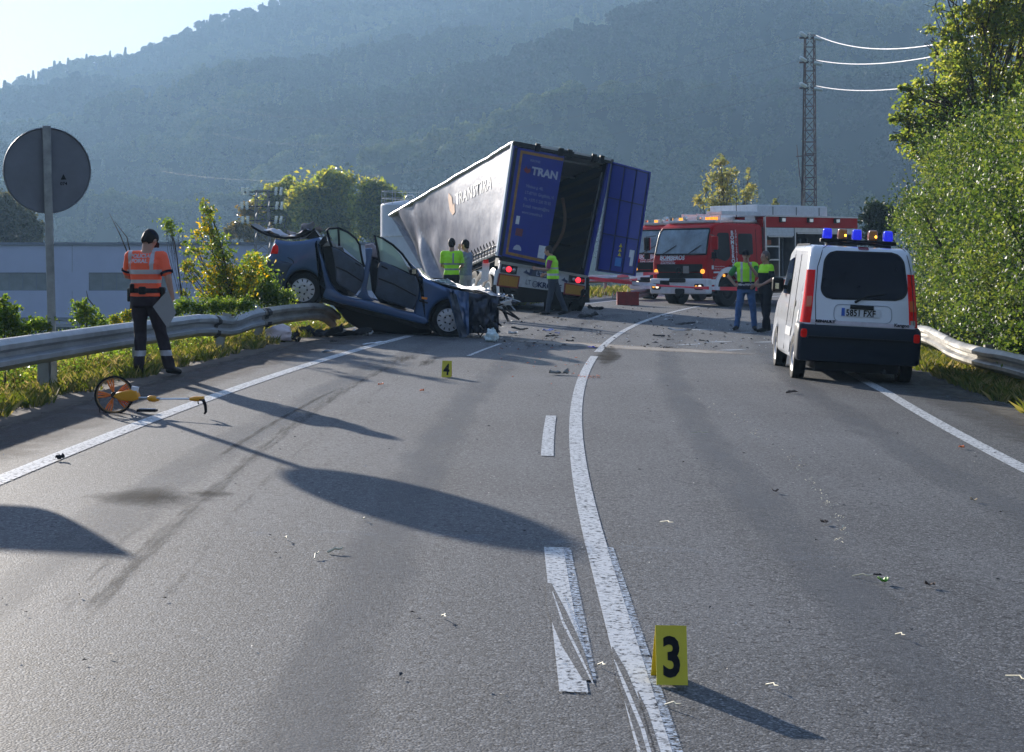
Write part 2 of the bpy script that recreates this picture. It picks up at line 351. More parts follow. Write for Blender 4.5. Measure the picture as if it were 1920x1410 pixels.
# ---------------------------------------------------------------- road
def asphalt():
    m,n,b=newmat('asphalt'); L=n.links.new; N=n.nodes.new
    tc=N('ShaderNodeTexCoord'); P=tc.outputs['Object']
    big=N('ShaderNodeTexNoise'); big.inputs['Scale'].default_value=.35; big.inputs['Detail'].default_value=6; L(P,big.inputs[0])
    mp=N('ShaderNodeMapping'); mp.inputs['Scale'].default_value=(2.2,.12,1); mp.inputs['Rotation'].default_value=(0,0,R(6)); L(P,mp.inputs[0])
    st=N('ShaderNodeTexNoise'); st.inputs['Scale'].default_value=1; st.inputs['Detail'].default_value=4; L(mp.outputs[0],st.inputs[0])
    vo=N('ShaderNodeTexVoronoi'); vo.inputs['Scale'].default_value=105; L(P,vo.inputs[0])
    fn=N('ShaderNodeTexNoise'); fn.inputs['Scale'].default_value=120; fn.inputs['Detail'].default_value=3; fn.inputs['Roughness'].default_value=.8; L(P,fn.inputs[0])
    r1=N('ShaderNodeValToRGB'); e=r1.color_ramp.elements; e[0].position=.36; e[0].color=(.023,.024,.026,1); e[1].position=.62; e[1].color=(.120,.122,.124,1); L(fn.outputs[0],r1.inputs[0])
    r2=N('ShaderNodeMapRange'); r2.inputs[1].default_value=.3; r2.inputs[2].default_value=.7; r2.inputs[3].default_value=.60; r2.inputs[4].default_value=1.25; L(big.outputs[0],r2.inputs[0])
    r3=N('ShaderNodeMapRange'); r3.inputs[1].default_value=.3; r3.inputs[2].default_value=.7; r3.inputs[3].default_value=.78; r3.inputs[4].default_value=1.16; L(st.outputs[0],r3.inputs[0])
    mu=N('ShaderNodeMath'); mu.operation='MULTIPLY'; L(r2.outputs[0],mu.inputs[0]); L(r3.outputs[0],mu.inputs[1])
    sc=N('ShaderNodeVectorMath'); sc.operation='SCALE'; L(r1.outputs[0],sc.inputs[0]); L(mu.outputs[0],sc.inputs['Scale'])
    # pale stones in the aggregate
    cr=N('ShaderNodeValToRGB'); cr.color_ramp.elements[0].position=.72; cr.color_ramp.elements[0].color=(0,0,0,1); cr.color_ramp.elements[1].position=.93; cr.color_ramp.elements[1].color=(1,1,1,1)
    sep=N('ShaderNodeSeparateColor'); L(vo.outputs['Color'],sep.inputs[0]); L(sep.outputs[0],cr.inputs[0])
    mx=N('ShaderNodeMixRGB'); mx.inputs[2].default_value=(.20,.20,.20,1); L(cr.outputs[0],mx.inputs[0]); L(sc.outputs[0],mx.inputs[1]); pt=N('ShaderNodeTexNoise'); pt.inputs['Scale'].default_value=32; pt.inputs['Detail'].default_value=2; L(P,pt.inputs[0])
    pm=N('ShaderNodeMapRange'); pm.inputs[1].default_value=.57; pm.inputs[2].default_value=.66; L(pt.outputs[0],pm.inputs[0])
    pc=N('ShaderNodeMixRGB'); pc.inputs[2].default_value=(.010,.011,.013,1); L(pm.outputs[0],pc.inputs[0]); L(mx.outputs[0],pc.inputs[1])
    L(pc.outputs[0],b.inputs['Base Color'])
    rr=N('ShaderNodeMapRange'); rr.inputs[3].default_value=.58; rr.inputs[4].default_value=.85; L(fn.outputs[0],rr.inputs[0]); L(rr.outputs[0],b.inputs['Roughness'])
    b.inputs['Specular IOR Level'].default_value=.4
    b1=N('ShaderNodeBump'); b1.inputs['Distance'].default_value=.0025; b1.inputs['Strength'].default_value=.75; b1.invert=True; L(vo.outputs['Distance'],b1.inputs['Height'])
    b2=N('ShaderNodeBump'); b2.inputs['Distance'].default_value=.0022; b2.inputs['Strength'].default_value=.7; L(fn.outputs[0],b2.inputs['Height']); L(b1.outputs[0],b2.inputs['Normal']); L(b2.outputs[0],b.inputs['Normal'])
    return m
ASPH=asphalt()
YR=list(np.arange(-20,60,1.0))+list(np.arange(60,135,2.0))
mb=MB(); mb.grid(len(YR)-1,14,lambda a,b:road(YR[int(round(a*(len(YR)-1)))],-5.15+10.15*b))
# ragged outer edges
nn_=15
for i in range(len(YR)):
    for j,sgn in((0,-1),(14,1)):
        v=Vector(mb.v[i*nn_+j]); o_=noise.noise(Vector((YR[i]*.7,j,0)))*.12; mb.v[i*nn_+j]=(v.x+sgn*o_*.8,v.y,v.z)
ro=part('road',mb,ASPH,None,smooth=80); tag(ro,kind='structure')
def decal(name,col,rough,cover,scale,soft=.12,edge=True,stretch=(1,1,1),detail=6):
    # thin stain or paint film with its own worn coverage; UV y/x used for soft borders
    m,n,b=newmat(name); L=n.links.new; N=n.nodes.new
    tc=N('ShaderNodeTexCoord'); mp=N('ShaderNodeMapping'); mp.inputs['Scale'].default_value=stretch; L(tc.outputs['Object'],mp.inputs[0])
    nz=N('ShaderNodeTexNoise'); nz.inputs['Scale'].default_value=scale; nz.inputs['Detail'].default_value=detail; nz.inputs['Roughness'].default_value=.7; L(mp.outputs[0],nz.inputs[0])
    at=N('ShaderNodeAttribute'); at.attribute_name='cov'
    ad=N('ShaderNodeMath'); ad.operation='ADD'; L(nz.outputs[0],ad.inputs[0]); L(at.outputs['Fac'],ad.inputs[1])
    mr=N('ShaderNodeMapRange'); mr.inputs[1].default_value=1.65-.3*cover-soft; mr.inputs[2].default_value=1.65-.3*cover+soft; L(ad.outputs[0],mr.inputs[0])
    tr=N('ShaderNodeBsdfTransparent'); mx=N('ShaderNodeMixShader'); L(mr.outputs[0],mx.inputs[0]); L(tr.outputs[0],mx.inputs[1]); L(b.outputs[0],mx.inputs[2]); L(mx.outputs[0],n.nodes['Material Output'].inputs[0])
    rp=N('ShaderNodeMixRGB'); rp.inputs[1].default_value=c4([x*.8 for x in col]); rp.inputs[2].default_value=c4([min(1,x*1.12) for x in col]); n2=N('ShaderNodeTexNoise'); n2.inputs['Scale'].default_value=45; L(tc.outputs['Object'],n2.inputs[0]); L(n2.outputs[0],rp.inputs[0]); L(rp.outputs[0],b.inputs['Base Color'])
    b.inputs['Roughness'].default_value=rough; b.inputs['Specular IOR Level'].default_value=.05 if max(col)<.03 else .4
    bp=N('ShaderNodeBump'); bp.inputs['Distance'].default_value=.004; bp.inputs['Strength'].default_value=.6; L(n2.outputs[0],bp.inputs['Height']); L(bp.outputs[0],b.inputs['Normal'])
    return m
PAINT=decal('white road paint',(.56,.57,.57),.6,.74,34,.07)
PAINTW=decal('worn white road paint',(.42,.48,.55),.6,.5,45,.08)
TYRE=decal('tyre rubber mark',(.022,.021,.02),.7,.50,2.0,.35,stretch=(11,.9,1))
STAIN=decal('damp dark stain',(.012,.012,.012),.9,.56,1.6,.3)
DUST=decal('pale dust and sand',(.30,.26,.22),.9,.50,5,.3)
DUSTB=decal('pale absorbent powder',(.36,.40,.44),.9,.42,3,.3)
def film(name,pts,width,m,dz,cov=1.0,nv=6,soft=True,kind='structure',endsoft=True):
    # ribbon laid on the road through ground points; cov attribute fades its borders
    P=[Vector((p[0],p[1])) for p in pts]; wd=width if isinstance(width,(list,tuple)) else [width]*len(P)
    V=[];C=[]
    n=len(P)
    for i,p in enumerate(P):
        t=(P[min(i+1,n-1)]-P[max(i-1,0)]).normalized(); q=Vector((t.y,-t.x))
        for j in range(nv+1):
            k=j/nv*2-1; x=p+q*k*wd[i]/2; V.append((x.x,x.y,pz(x.x)+dz))
            c=cov
            if soft: c=cov-(abs(k)**2)*.75-(.75 if endsoft and i in(0,n-1) else 0)
            C.append(c)
    Fq=[(i*(nv+1)+j,i*(nv+1)+j+1,(i+1)*(nv+1)+j+1,(i+1)*(nv+1)+j) for i in range(n-1) for j in range(nv)]
    me=bpy.data.meshes.new(name); me.from_pydata(V,[],Fq); a=me.attributes.new('cov','FLOAT','POINT'); a.data.foreach_set('value',C); me.materials.append(m)
    return tag(link(name,me),kind=kind)
def rl(y0,y1,d,st=1.0):
    n=max(2,int((y1-y0)/st)); return [road(y0+(y1-y0)*i/n,d(y0+(y1-y0)*i/n) if callable(d) else d) for i in range(n+1)]
film('edge_line',rl(-15,31.5,lambda y:pl([(-20,-3.88),(11.5,-3.81),(18,-3.73),(30,-3.57),(60,-3.4)],y)),.15,PAINT,.0055,soft=False)
film('edge_line',rl(50,120,lambda y:-3.3),.15,PAINT,.0055,soft=False)
film('edge_line',rl(-15,80,lambda y:pl([(-20,3.4),(14,3.55),(22,3.77),(28,3.74),(60,3.7)],y)),.15,PAINT,.0055,soft=False)
film('centre_line',rl(-12,9.6,0,.6),.115,PAINT,.0055,soft=False)
film('centre_line',rl(9.6,27.4,0,.8),.12,PAINT,.0055,soft=False)
film('centre_line',rl(28.6,110,0,1),.12,PAINT,.0055,soft=False)
film('centre_line_ghost',rl(-6,9.6,.075,.6),.034,PAINTW,.0046,soft=False)
film('lane_dash',rl(6.41,9.54,-.235,.5),.105,PAINT,.0055,soft=False)
film('lane_dash',rl(6.6,9.54,-.162,.5),.04,PAINTW,.0046,soft=False)
film('lane_dash',rl(13.8,17.2,-.24,.5),.10,PAINT,.0055,soft=False)
film('lane_dash',rl(-4,-.5,-.235,.5),.105,PAINT,.0055,soft=False)
# blacked-out strips across the paint and old joint lines
film('worn_patch',[G(1028,1095),G(1045,1150),G(1072,1212),G(1103,1278)],[.03,.085,.085,.04],ASPH,.0060,soft=False)
film('paint_scratch',[G(1036,1112),G(1056,1170),G(1086,1230),G(1112,1285)],[.004,.012,.012,.006],PAINT,.0066,soft=False)
film('paint_scratch',[G(1060,1120),G(1078,1170),G(1100,1230)],[.006,.018,.010],PAINTW,.0066,soft=False)
film('worn_patch',[G(1148,1215),G(1163,1260),G(1190,1330),G(1225,1440)],[.004,.05,.055,.05],ASPH,.0060,soft=False)
film('paint_scratch',[G(1152,1240),G(1172,1290),G(1205,1370),G(1222,1430)],[.004,.016,.014,.014],PAINT,.0066,soft=False)
film('worn_patch',[G(1196,1300),G(1210,1340),G(1238,1430)],[.004,.022,.02],ASPH,.0060,soft=False)
def marks():
    T=[([(815,655),(720,692),(640,735),(560,790),(480,850),(400,920),(300,1010),(180,1130),(60,1270)],.26,.85),
       ([(845,655),(760,700),(680,752),(600,815),(520,880),(450,950),(380,1040),(290,1160),(180,1330)],.20,.72),
       ([(720,690),(600,745),(500,800),(420,850),(350,900)],.10,.95),
       ([(330,905),(270,970),(200,1050),(120,1150),(40,1270)],.34,.72),
       ([(1095,880),(1060,940),(1015,1000)],.2,.3),([(800,658),(760,672),(720,690)],.5,1.05),([(835,655),(800,680),(770,700)],.35,1.0)]
    for p,w_,c in T: film('tyre_mark',[G(*q) for q in p],w_,TYRE,.003,c-.03)
marks()
film('damp_stain',[G(330,890),G(290,935),G(240,980)],[.8,1.2,.8],STAIN,.0034,1.08)
film('damp_stain',[G(420,890),G(390,925),G(350,975)],[.5,.6,.4],STAIN,.0034,.95)
film('damp_stain',[G(1148,640),G(1140,668),G(1130,695)],[.3,.55,.35],STAIN,.0048,1.25)
film('damp_stain',[G(1085,708),G(1120,711)],[.3,.25],STAIN,.0048,1.2)
film('damp_stain',[G(1150,600),G(1135,630)],[1.2,.9],STAIN,.0044,.9)
film('sand_line',[G(900,632),G(1000,640),G(1100,647),G(1200,653),G(1330,660),G(1470,668)],[.9,1.5,1.9,1.8,1.5,1.1],DUST,.0040,1.3)
film('sand_line',[G(860,628),G(920,634),G(1000,646)],[.6,1.0,.7],DUST,.0043,1.15)
film('pale_seam',[G(-40,985),G(300,992),G(600,998),G(960,1010),G(1300,1035),G(1600,1048),G(1960,1056)],[.4,.6,.7,.75,.75,.6,.4],DUSTB,.0026,.76)
film('pale_seam',[G(735,664),G(800,668),G(870,672)],[.1,.14,.1],DUST,.0057,1.05)
for q in [(1310,617,.9,.7),(1345,640,.8,.6),(1375,655,.7,.5),(1290,645,.6,.5),(1400,622,.7,.4),(1440,640,.8,.6)]:
    a=G(q[0]-22,q[1]); b_=G(q[0]+22,q[1]+3); film('powder_patch',[a,(a+b_)/2,b_],[q[2]*1.4,q[2]*2.4,q[2]*1.3],DUSTB,.0046,1.28)
film('thin_line',[G(878,668),G(905,657),G(938,645)],.06,PAINT,.0082,soft=False)
SHO=decal('brown-grey shoulder surface',(.085,.062,.048),.9,.78,3,.35)
WP=decal('polished wheel path',(.125,.127,.13),.6,.55,1.3,.4,stretch=(2,.5,1))
for d_ in(-2.75,-1.15,1.15,2.8): film('wheel_path',rl(-8,48,d_,1.2),.75,WP,.0022,.86,nv=8)
film('shoulder',rl(-8,34,-4.5,1.2),1.35,SHO,.0030,1.0,nv=10)
film('shoulder',rl(-8,48,4.4,1.2),1.2,decal('dark shoulder surface',(.05,.05,.05),.8,.55,3,.35),.0030,1.0,nv=10)
film('dirt_edge',rl(-5,34,-4.95,1.2),.65,decal('brown grit',(.11,.085,.065),.95,.55,2.5,.3),.0046,1.35)
film('dirt_edge',rl(-5,45,4.75,1.2),.7,decal('dark grit',(.08,.07,.055),.95,.5,2.5,.3),.0046,1.2)
# ---------------------------------------------------------------- forest on the hills (uncountable), haze
def crown_tpl(name,seed,conifer=False,n=420):
    g=np.random.default_rng(seed)
    if conifer:
        t=g.random(n)**.8; a=g.random(n)*2*PI; r=(1-t)*.42*(.55+.45*g.random(n)); P=np.stack([np.cos(a)*r,np.sin(a)*r,t*1.7-.6],1); V,Fq,r_=leaves(P,.28,.6,.2,.4,seed)
    else:
        c=g.normal(size=(14,3)); c/=np.linalg.norm(c,axis=1)[:,None]; c[:,2]=np.abs(c[:,2])*.9-.1; c*=.62
        k=g.integers(0,14,n); P=g.normal(size=(n,3)); P/=np.linalg.norm(P,axis=1)[:,None]; P=c[k]+P*(.42*(.75+.25*g.random(n)))[:,None]; V,Fq,r_=leaves(P,.23,.7,.3,.4,seed); r_=.35+.3*r_
    me=npmesh(name,V,Fq,None,r_); me.materials.clear(); return me
FORM=leafmat('woodland foliage',[(.007,.018,.005),(.014,.033,.008),(.028,.056,.012),(.060,.095,.020),(.11,.14,.035)],.28,.9,1.2,.011,True,3.2)  # broad tone contrast also puts lit crests and dark folds into the colour
TPL=bpy.data.collections.new('crown_sources')
for i in range(4):
    me=crown_tpl('crown_source',30+i,i==3,700); me.materials.append(FORM); TPL.objects.link(bpy.data.objects.new('crown_source',me))
pts=[];scl=[]
g=np.random.default_rng(11)
yy=415.0
while yy<1150:
    st=6.2+yy*.0022 if yy<800 else 6.2
    xx=-.36*yy-40
    while xx<.36*yy+40:
        x=xx+g.random()*st; y=yy+g.random()*st
        h=hill(x,y)
        if h>-3.2 and noise.noise(Vector((x*.012,y*.012,9)))>-2:
            fr_=max(0,min(1,(y-800)/250)); pts.append((x,y,h+1.2-fr_)); scl.append((3.3+2.6*g.random()+ (1.6 if noise.noise(Vector((x*.02,y*.02,1)))>.15 else 0))*(1-.28*fr_))
        xx+=st
    yy+=st
me=bpy.data.meshes.new('forest'); me.from_pydata(pts,[],[]); a=me.attributes.new('size','FLOAT','POINT'); a.data.foreach_set('value',scl)
fo=link('forest',me); tag(fo,'hazy blue-green wood covering the far hillsides','wood',kind='stuff')
ng=bpy.data.node_groups.new('forest','GeometryNodeTree'); ng.interface.new_socket('Geometry',in_out='INPUT',socket_type='NodeSocketGeometry'); ng.interface.new_socket('Geometry',in_out='OUTPUT',socket_type='NodeSocketGeometry')
N=ng.nodes.new; gi=N('NodeGroupInput'); go=N('NodeGroupOutput'); ip=N('GeometryNodeInstanceOnPoints'); ci=N('GeometryNodeCollectionInfo'); ci.inputs['Collection'].default_value=TPL; ci.inputs['Separate Children'].default_value=True; ci.inputs['Reset Children'].default_value=True
ip.inputs['Pick Instance'].default_value=True; na=N('GeometryNodeInputNamedAttribute'); na.data_type='FLOAT'; na.inputs['Name'].default_value='size'
rv=N('FunctionNodeRandomValue'); rv.data_type='FLOAT_VECTOR'; rv.inputs[0].default_value=(0,0,0); rv.inputs[1].default_value=(.1,.1,6.28)
ri=N('FunctionNodeRandomValue'); ri.data_type='INT'; ri.inputs['Min'].default_value=0; ri.inputs['Max'].default_value=3
L=ng.links.new; L(gi.outputs[0],ip.inputs['Points']); L(ci.outputs[0],ip.inputs['Instance']); L(na.outputs[0],ip.inputs['Scale']); L(rv.outputs[0],ip.inputs['Rotation']); L(ri.outputs[2],ip.inputs['Instance Index']); L(ip.outputs[0],go.inputs[0])
fo.modifiers.new('forest','NODES').node_group=ng
mb=MB(); mb.b2((-1250,-460,-6),(1450,1560,232))
hm=bpy.data.materials.new('haze'); hm.use_nodes=True; hm.node_tree.nodes.clear(); pv=hm.node_tree.nodes.new('ShaderNodeVolumePrincipled'); ho=hm.node_tree.nodes.new('ShaderNodeOutputMaterial')
pv.inputs['Color'].default_value=(.43,.69,1,1); pv.inputs['Density'].default_value=.00038; pv.inputs['Anisotropy'].default_value=.28
hm.node_tree.links.new(pv.outputs[0],ho.inputs['Volume'])
tag(part('haze',mb,hm,None),kind='stuff')
# ---------------------------------------------------------------- crash barriers
PROF=[(-.155,.0),(-.145,-.035),(-.10,-.08),(-.055,-.08),(-.02,-.02),(.02,-.02),(.055,-.08),(.10,-.08),(.145,-.035),(.155,0)]
def wbeam(path,side=1,th=.012,prof=PROF,tw=None): # path of beam centres, traffic face towards +side*x of the travel direction
    mb=MB(); n=len(path); P=[Vector(p) for p in path]; k=len(prof); vs=[]
    for s_ in(0,1):
        for i,p in enumerate(P):
            t=(P[min(i+1,n-1)]-P[max(i-1,0)]).normalized(); q=Vector((t.y,-t.x,0)).normalized()*side; u=q.cross(t) if side>0 else t.cross(q)
            if u.z<0:u=-u
            for (a,b) in prof:
                tilt=tw[i] if tw else 0
                aa=a*math.cos(tilt)-(-b)*math.sin(tilt)*1; bb=(-b)*math.cos(tilt)+a*math.sin(tilt)
                vs.append(p+u*aa+q*(bb-s_*th))
    fs=[]
    for s_ in(0,1):
        o=s_*n*k
        for i in range(n-1):
            for j in range(k-1): fs.append((o+i*k+j,o+(i+1)*k+j,o+(i+1)*k+j+1,o+i*k+j+1))
    m=n*k
    for i in range(n-1):
        for j in(0,k-1): fs.append((i*k+j,(i+1)*k+j,(i+1)*k+j+m,i*k+j+m))
    for i in(0,n-1):
        for j in range(k-1): fs.append((i*k+j,i*k+j+1,i*k+j+1+m,i*k+j+m))
    return mb.add(vs,fs)
gl_=thing('crash_barrier','long steel crash barrier along the left verge, dented beside the crashed blue car','crash barrier',(-5,16,0))
def railpt(y,d=-5.5): p=road(y,d); p.z=pz(p.x)+pl([(10,.46),(17,.445),(24.5,.405),(30,.4)],y); return p
# straight bays, then the traced dented bays that run in under the car
for (y0,y1) in [(-8,-4),(-4,0),(0,4),(4,8),(8,12),(12,16.05),(16,20.3),(20.3,24.5)]:
    pth=[railpt(y0-.08+(y1-y0+.16)*i/6) for i in range(7)]
    if y0>=12: pass
    part('rail',wbeam(pth,1),M['steel'],gl_,smooth=30,world=True)
DT=[(388,610,25.0),(400,610.5,25.6),(412,611.5,26.0),(425,612.5,26.4),(440,610.5,26.9),(452,606.5,27.4),(468,601,28.0),(490,596,28.6),(520,591,29.4),(550,587,30.3),(580,584,31.2),(600,584.5,31.9),(615,590,32.4),(628,600,32.8)]
first=[railpt(24.3)]
part('rail',wbeam(first+[W(*q) for q in DT[:9]],1,tw=[0,0,.05,.15,.22,.18,.08,0,0,0]),M['steel'],gl_,smooth=30,world=True)
part('rail',wbeam([W(q[0],q[1],q[2]-.03) for q in DT[7:]],1,tw=[0,0,.05,.1,.2,.35,.5]),M['steel_old'],gl_,smooth=30,world=True)
def post(p,h,par,m=M['steel'],w_=.055,lean=0):
    mb=MB(); M4=Matrix.Translation(p)@Matrix.Rotation(lean,4,'Y')
    mb.box((0,0,h/2-.2),(.014,.1,h+.4),M=M4); mb.box((w_,.046,h/2-.2),(w_*2,.012,h+.4),M=M4); mb.box((w_,-.046,h/2-.2),(w_*2,.012,h+.4),M=M4)
    return part('post',mb,m,par,world=True)
for y in [2,6,10,14,18.3,21.9,26.0,28.4]:
    p=railpt(y,-5.66); h=.55 if y<28 else .45; z=ground_h(p.x,p.y); p.z=z; post(p,h+.05,gl_,lean=.0 if y<25 else .25)
# strap bands round the joints
for (a_,b_) in [((399,611,25.55),(405,613,25.75)),((494,596.5,28.66),(501,595.5,28.85))]:
    big=[(q[0]*1.05,q[1]-.008) for q in PROF]
    part('joint_band',wbeam([W(*a_),W(*b_)],1,th=.004,prof=big,tw=[.1,.1]),M['dark'],gl_,world=True)
p_=railpt(16.02); p2_=railpt(16.08); part('joint_band',wbeam([p_,p2_],1,th=.004,prof=[(q[0]*1.03,q[1]-.004) for q in PROF]),M['dark'],gl_,world=True)
gr_=thing('crash_barrier','weathered steel crash barrier on the right verge below the green hedge','crash barrier',(7,24,0))
def rr(y): p=road(y,5.55); p.z=.11+ .012*math.sin(y*1.3); return p
ybr=[4,8,12,16,20,24.2,28.4,32.6,36.8,41]
for a_,b_ in zip(ybr,ybr[1:]):
    pth=[rr(a_-.1+(b_-a_+.2)*i/8)+Vector((0,0,.035*math.sin(i/8*PI)*(1 if int(a_)%8 else -1))) for i in range(9)]
    tw=[.12*math.sin(i/8*PI*2) for i in range(9)]
    part('rail',wbeam(pth,-1,tw=tw),M['steel_old'],gr_,smooth=30,world=True)
for y in [6,10,14,18,22,26.2,30.4,34.6,38.8]:
    p=road(y,5.75); p.z=ground_h(p.x,p.y); post(p,.5,gr_,M['steel_old'])
gf_=thing('crash_barrier','far crash barrier round the outside of the bend behind the trailer','crash barrier',(2,58,0))
for a_ in range(50,98,4):
    pth=[road(a_-.05+4.1*i/4,-5.4,.62) for i in range(5)]; part('rail',wbeam(pth,1),M['steel'],gf_,smooth=30,world=True)
    p=road(a_+2,-5.5); post(p,.75,gf_)
# ---------------------------------------------------------------- verge plants
GRASS=leafmat('verge grass',[(.06,.085,.014),(.10,.125,.022),(.19,.18,.045),(.36,.29,.13)],.45,.7,1.6,.5)
def scatter(n,f,seed):
    g=np.random.default_rng(seed); out=[]
    while len(out)<n:
        q=f(g)
        if q is not None: out.append(q)
    return np.array(out)
def vl(g):
    y=8+g.random()**1.1*46; d=-(5.0+g.random()**1.3*6.5)
    p=road(y,d)
    if y>30.5 and y<37 and d>-5.4: return None
    if noise.noise(Vector((p.x*1.3,p.y*1.3,0)))<-.25+ (.3 if d>-5.25 else 0): return None
    return (p.x,p.y,ground_h(p.x,p.y)-.01)
def mk(name,P,h,seed,label,w_=.006,lean=.4,m=GRASS):
    V,Fq,r_=blades(P,h,w_,lean,seed); o=link(name,npmesh(name,V,Fq,m,r_)); return tag(o,label,'grass',kind='stuff')
mk('grass',scatter(90000,vl,5),.13,5,'sunlit yellow-green grass on the left verge under the crash barrier',.0055)
def vr(g):
    y=12+g.random()**1.1*40; d=4.95+g.random()**1.2*3
    p=road(y,d); 
    if noise.noise(Vector((p.x*1.3,p.y*1.3,7)))<-.3+(.3 if d<5.2 else 0): return None
    return (p.x,p.y,ground_h(p.x,p.y)-.01)
mk('grass',scatter(60000,vr,6),.16,6,'shaded grass on the right verge below the barrier',.006)
def vf(g):
    y=50+g.random()*55; d=-(4.5+g.random()*9); p=road(y,d); return (p.x,p.y,ground_h(p.x,p.y)-.01)
mk('grass',scatter(16000,vf,8),.28,8,'bright grass beyond the far bend of the road',.02)
def vfr(g):
    y=45+g.random()*40; d=(5+g.random()*9); p=road(y,d); return (p.x,p.y,ground_h(p.x,p.y)-.01)
mk('grass',scatter(9000,vfr,9),.3,9,'grass on the inside of the far bend',.02)
LF=lambda nm,c,**k:leafmat(nm,c,**k)
L_green=LF('fresh green leaves',[(.05,.095,.018),(.09,.155,.03),(.15,.21,.04),(.23,.27,.06)],tb=2.0,big=.6,trl=.55)
L_autumn=LF('yellowing leaves',[(.07,.12,.022),(.12,.18,.03),(.20,.24,.045),(.55,.38,.04)],tb=2.0,big=.9,trl=.55)
L_hedge=LF('hedge leaves',[(.022,.042,.012),(.050,.085,.02),(.090,.135,.03),(.17,.20,.05)],tb=1.85,rough=.5,big=.75,trl=.5,amp=2.4)
L_dark=LF('dark tree leaves',[(.015,.035,.01),(.03,.055,.014),(.05,.08,.02)],big=.2)
L_poplar=LF('poplar leaves',[(.09,.125,.03),(.15,.19,.04),(.24,.26,.055),(.36,.32,.07)],tb=2.0,big=.15,trl=.6)
BARK=mat('bark',(.09,.07,.05),.9,var=.4,scale=6,bump=.02,bscale=12)
TWIG=mat('twig bark',(.06,.045,.03),.9,var=.3)
def plant(name,label,cat,base,blobs,nleaf,lsize,lm,trunk=.05,asp=.55,up=.25,seed=1,group=None,part1='trunk',part2='crown',clump=26,cs=.28,shell=.5,bark=None,limb=True,kids=3,inner=None,stemtop=None):
    """blobs: (centre offset, radii) relative to base; clumps of leaves on branch ends, gaps between"""
    g=np.random.default_rng(seed); t=thing(name,label,cat,base,group=group); bark=bark or BARK
    mb=MB(); P=[]
    vol=np.array([b[1][0]*b[1][1]*b[1][2] for b in blobs])**.75; vol=vol/vol.sum()
    for (c,r),v in zip(blobs,vol):
        c=Vector(c); nc=max(3,int(nleaf*v/clump)); cl=[]
        for i in range(nc):
            q=g.normal(size=3); q/=np.linalg.norm(q); q*=(shell+(1-shell)*g.random())**.6
            cc=np.array(c)+q*np.array(r); cl.append(cc)
            k=max(4,int(clump*(.5+g.random()))); s_=cs*min(r)*(.6+.8*g.random())
            P.append(cc+g.normal(size=(k,3))*s_*np.array([1,1,.7]))
        if limb:
            st=Vector((0,0,0)) if kids==0 else Vector((0,0,0)).lerp(c,.25)
            z0=max(.1,c.z*.35); st=Vector((c.x*.15,c.y*.15,z0)) if stemtop is None else Vector(stemtop)
            mid=st.lerp(c,.55)+Vector(g.normal(size=3)*.06*c.length)
            mb.tube([st,mid,c],[trunk*.30,trunk*.22,trunk*.12],6)
            for j in range(min(kids*3,len(cl))):
                e=Vector(cl[int(g.random()*len(cl))]); m_=c.lerp(e,.5)+Vector(g.normal(size=3)*.03*c.length); s0=st.lerp(c,.3+.7*g.random())
                mb.tube([s0,m_,e],[trunk*.13,trunk*.08,trunk*.03],4)
    top=max(blobs,key=lambda b:b[0][2])[0]
    mb.tube([(0,0,-.6),(0,0,0),(top[0]*.15,top[1]*.15,top[2]*.4),(top[0]*.6,top[1]*.6,top[2]*.8),(top[0],top[1],top[2])],[trunk*1.25,trunk,trunk*.8,trunk*.45,trunk*.12],8)
    part(part1,mb,bark,t,smooth=60)
    P=np.concatenate(P); V,Fq,r_=leaves(P,lsize,asp,up,.4,seed)
    o=link(part2,npmesh(part2,V,Fq,lm,r_),t); return t
def blobs_rand(n,c,r,br,seed):
    g=np.random.default_rng(seed); out=[]
    for i in range(n):
        q=g.normal(size=3); q/=np.linalg.norm(q); q*=g.random()**.4
        s=br*(.7+.6*g.random()); out.append(((c[0]+q[0]*r[0],c[1]+q[1]*r[1],c[2]+q[2]*r[2]),(s,s,s*.85)))
    return out
def pxblobs(base,L_,Y): # (px,py,radius px, dY)
    out=[]
    for q in L_:
        c=W(q[0],q[1],Y+(q[3] if len(q)>3 else 0))-base; r=q[2]*Y/F; out.append(((c.x,c.y,c.z),(r,r,r)))
    return out
def onground(px,Y): x=(px-960)*Y/F; return Vector((x,Y,ground_h(x,Y)))
# tall tree and hedge on the right
b0=onground(1865,42)
plant('tree','tall broad-leaved tree rising above the right-hand hedge','tree',b0,pxblobs(b0,[(1870,60,60,0),(1800,120,60,-.5),(1760,190,55,.5),(1700,215,38,0),(1690,262,25,0),(1735,265,45,0),(1790,230,60,.8),(1850,200,70,0),(1920,150,70,0),(1945,60,60,.6),(1900,10,50,0),(1840,20,40,0),(1800,50,40,0),(1780,0,30,0),(1870,-40,50,0),(1940,-60,60,0),(1730,150,30,0),(1860,260,60,0),(1930,250,60,0),(1990,180,70,1),(2000,60,70,1),(1760,60,28,0),(1820,-60,40,0),(2050,0,80,1.5),(1960,-130,70,1),(1705,240,26,0),(1745,235,34,0),(1710,180,16,0),(1680,225,14,0),(1830,290,40,-.5),(1890,310,40,-.5),(1720,290,26,0),(1750,300,30,0),(1700,170,18,0),(1770,120,30,0),(1755,100,20,0)],42),30000,.115,L_hedge and LF('tall tree leaves',[(.07,.105,.022),(.12,.165,.035),(.19,.225,.05),(.29,.29,.075)],tb=2.1,rough=.4,big=.5,trl=.68),trunk=.12,seed=21,clump=30,cs=.20,shell=.1,kids=4,stemtop=tuple(W(1850,250,42)-b0))
hd=thing('hedge','tall overgrown green hedge behind the right-hand crash barrier','hedge',(9.5,30,0))
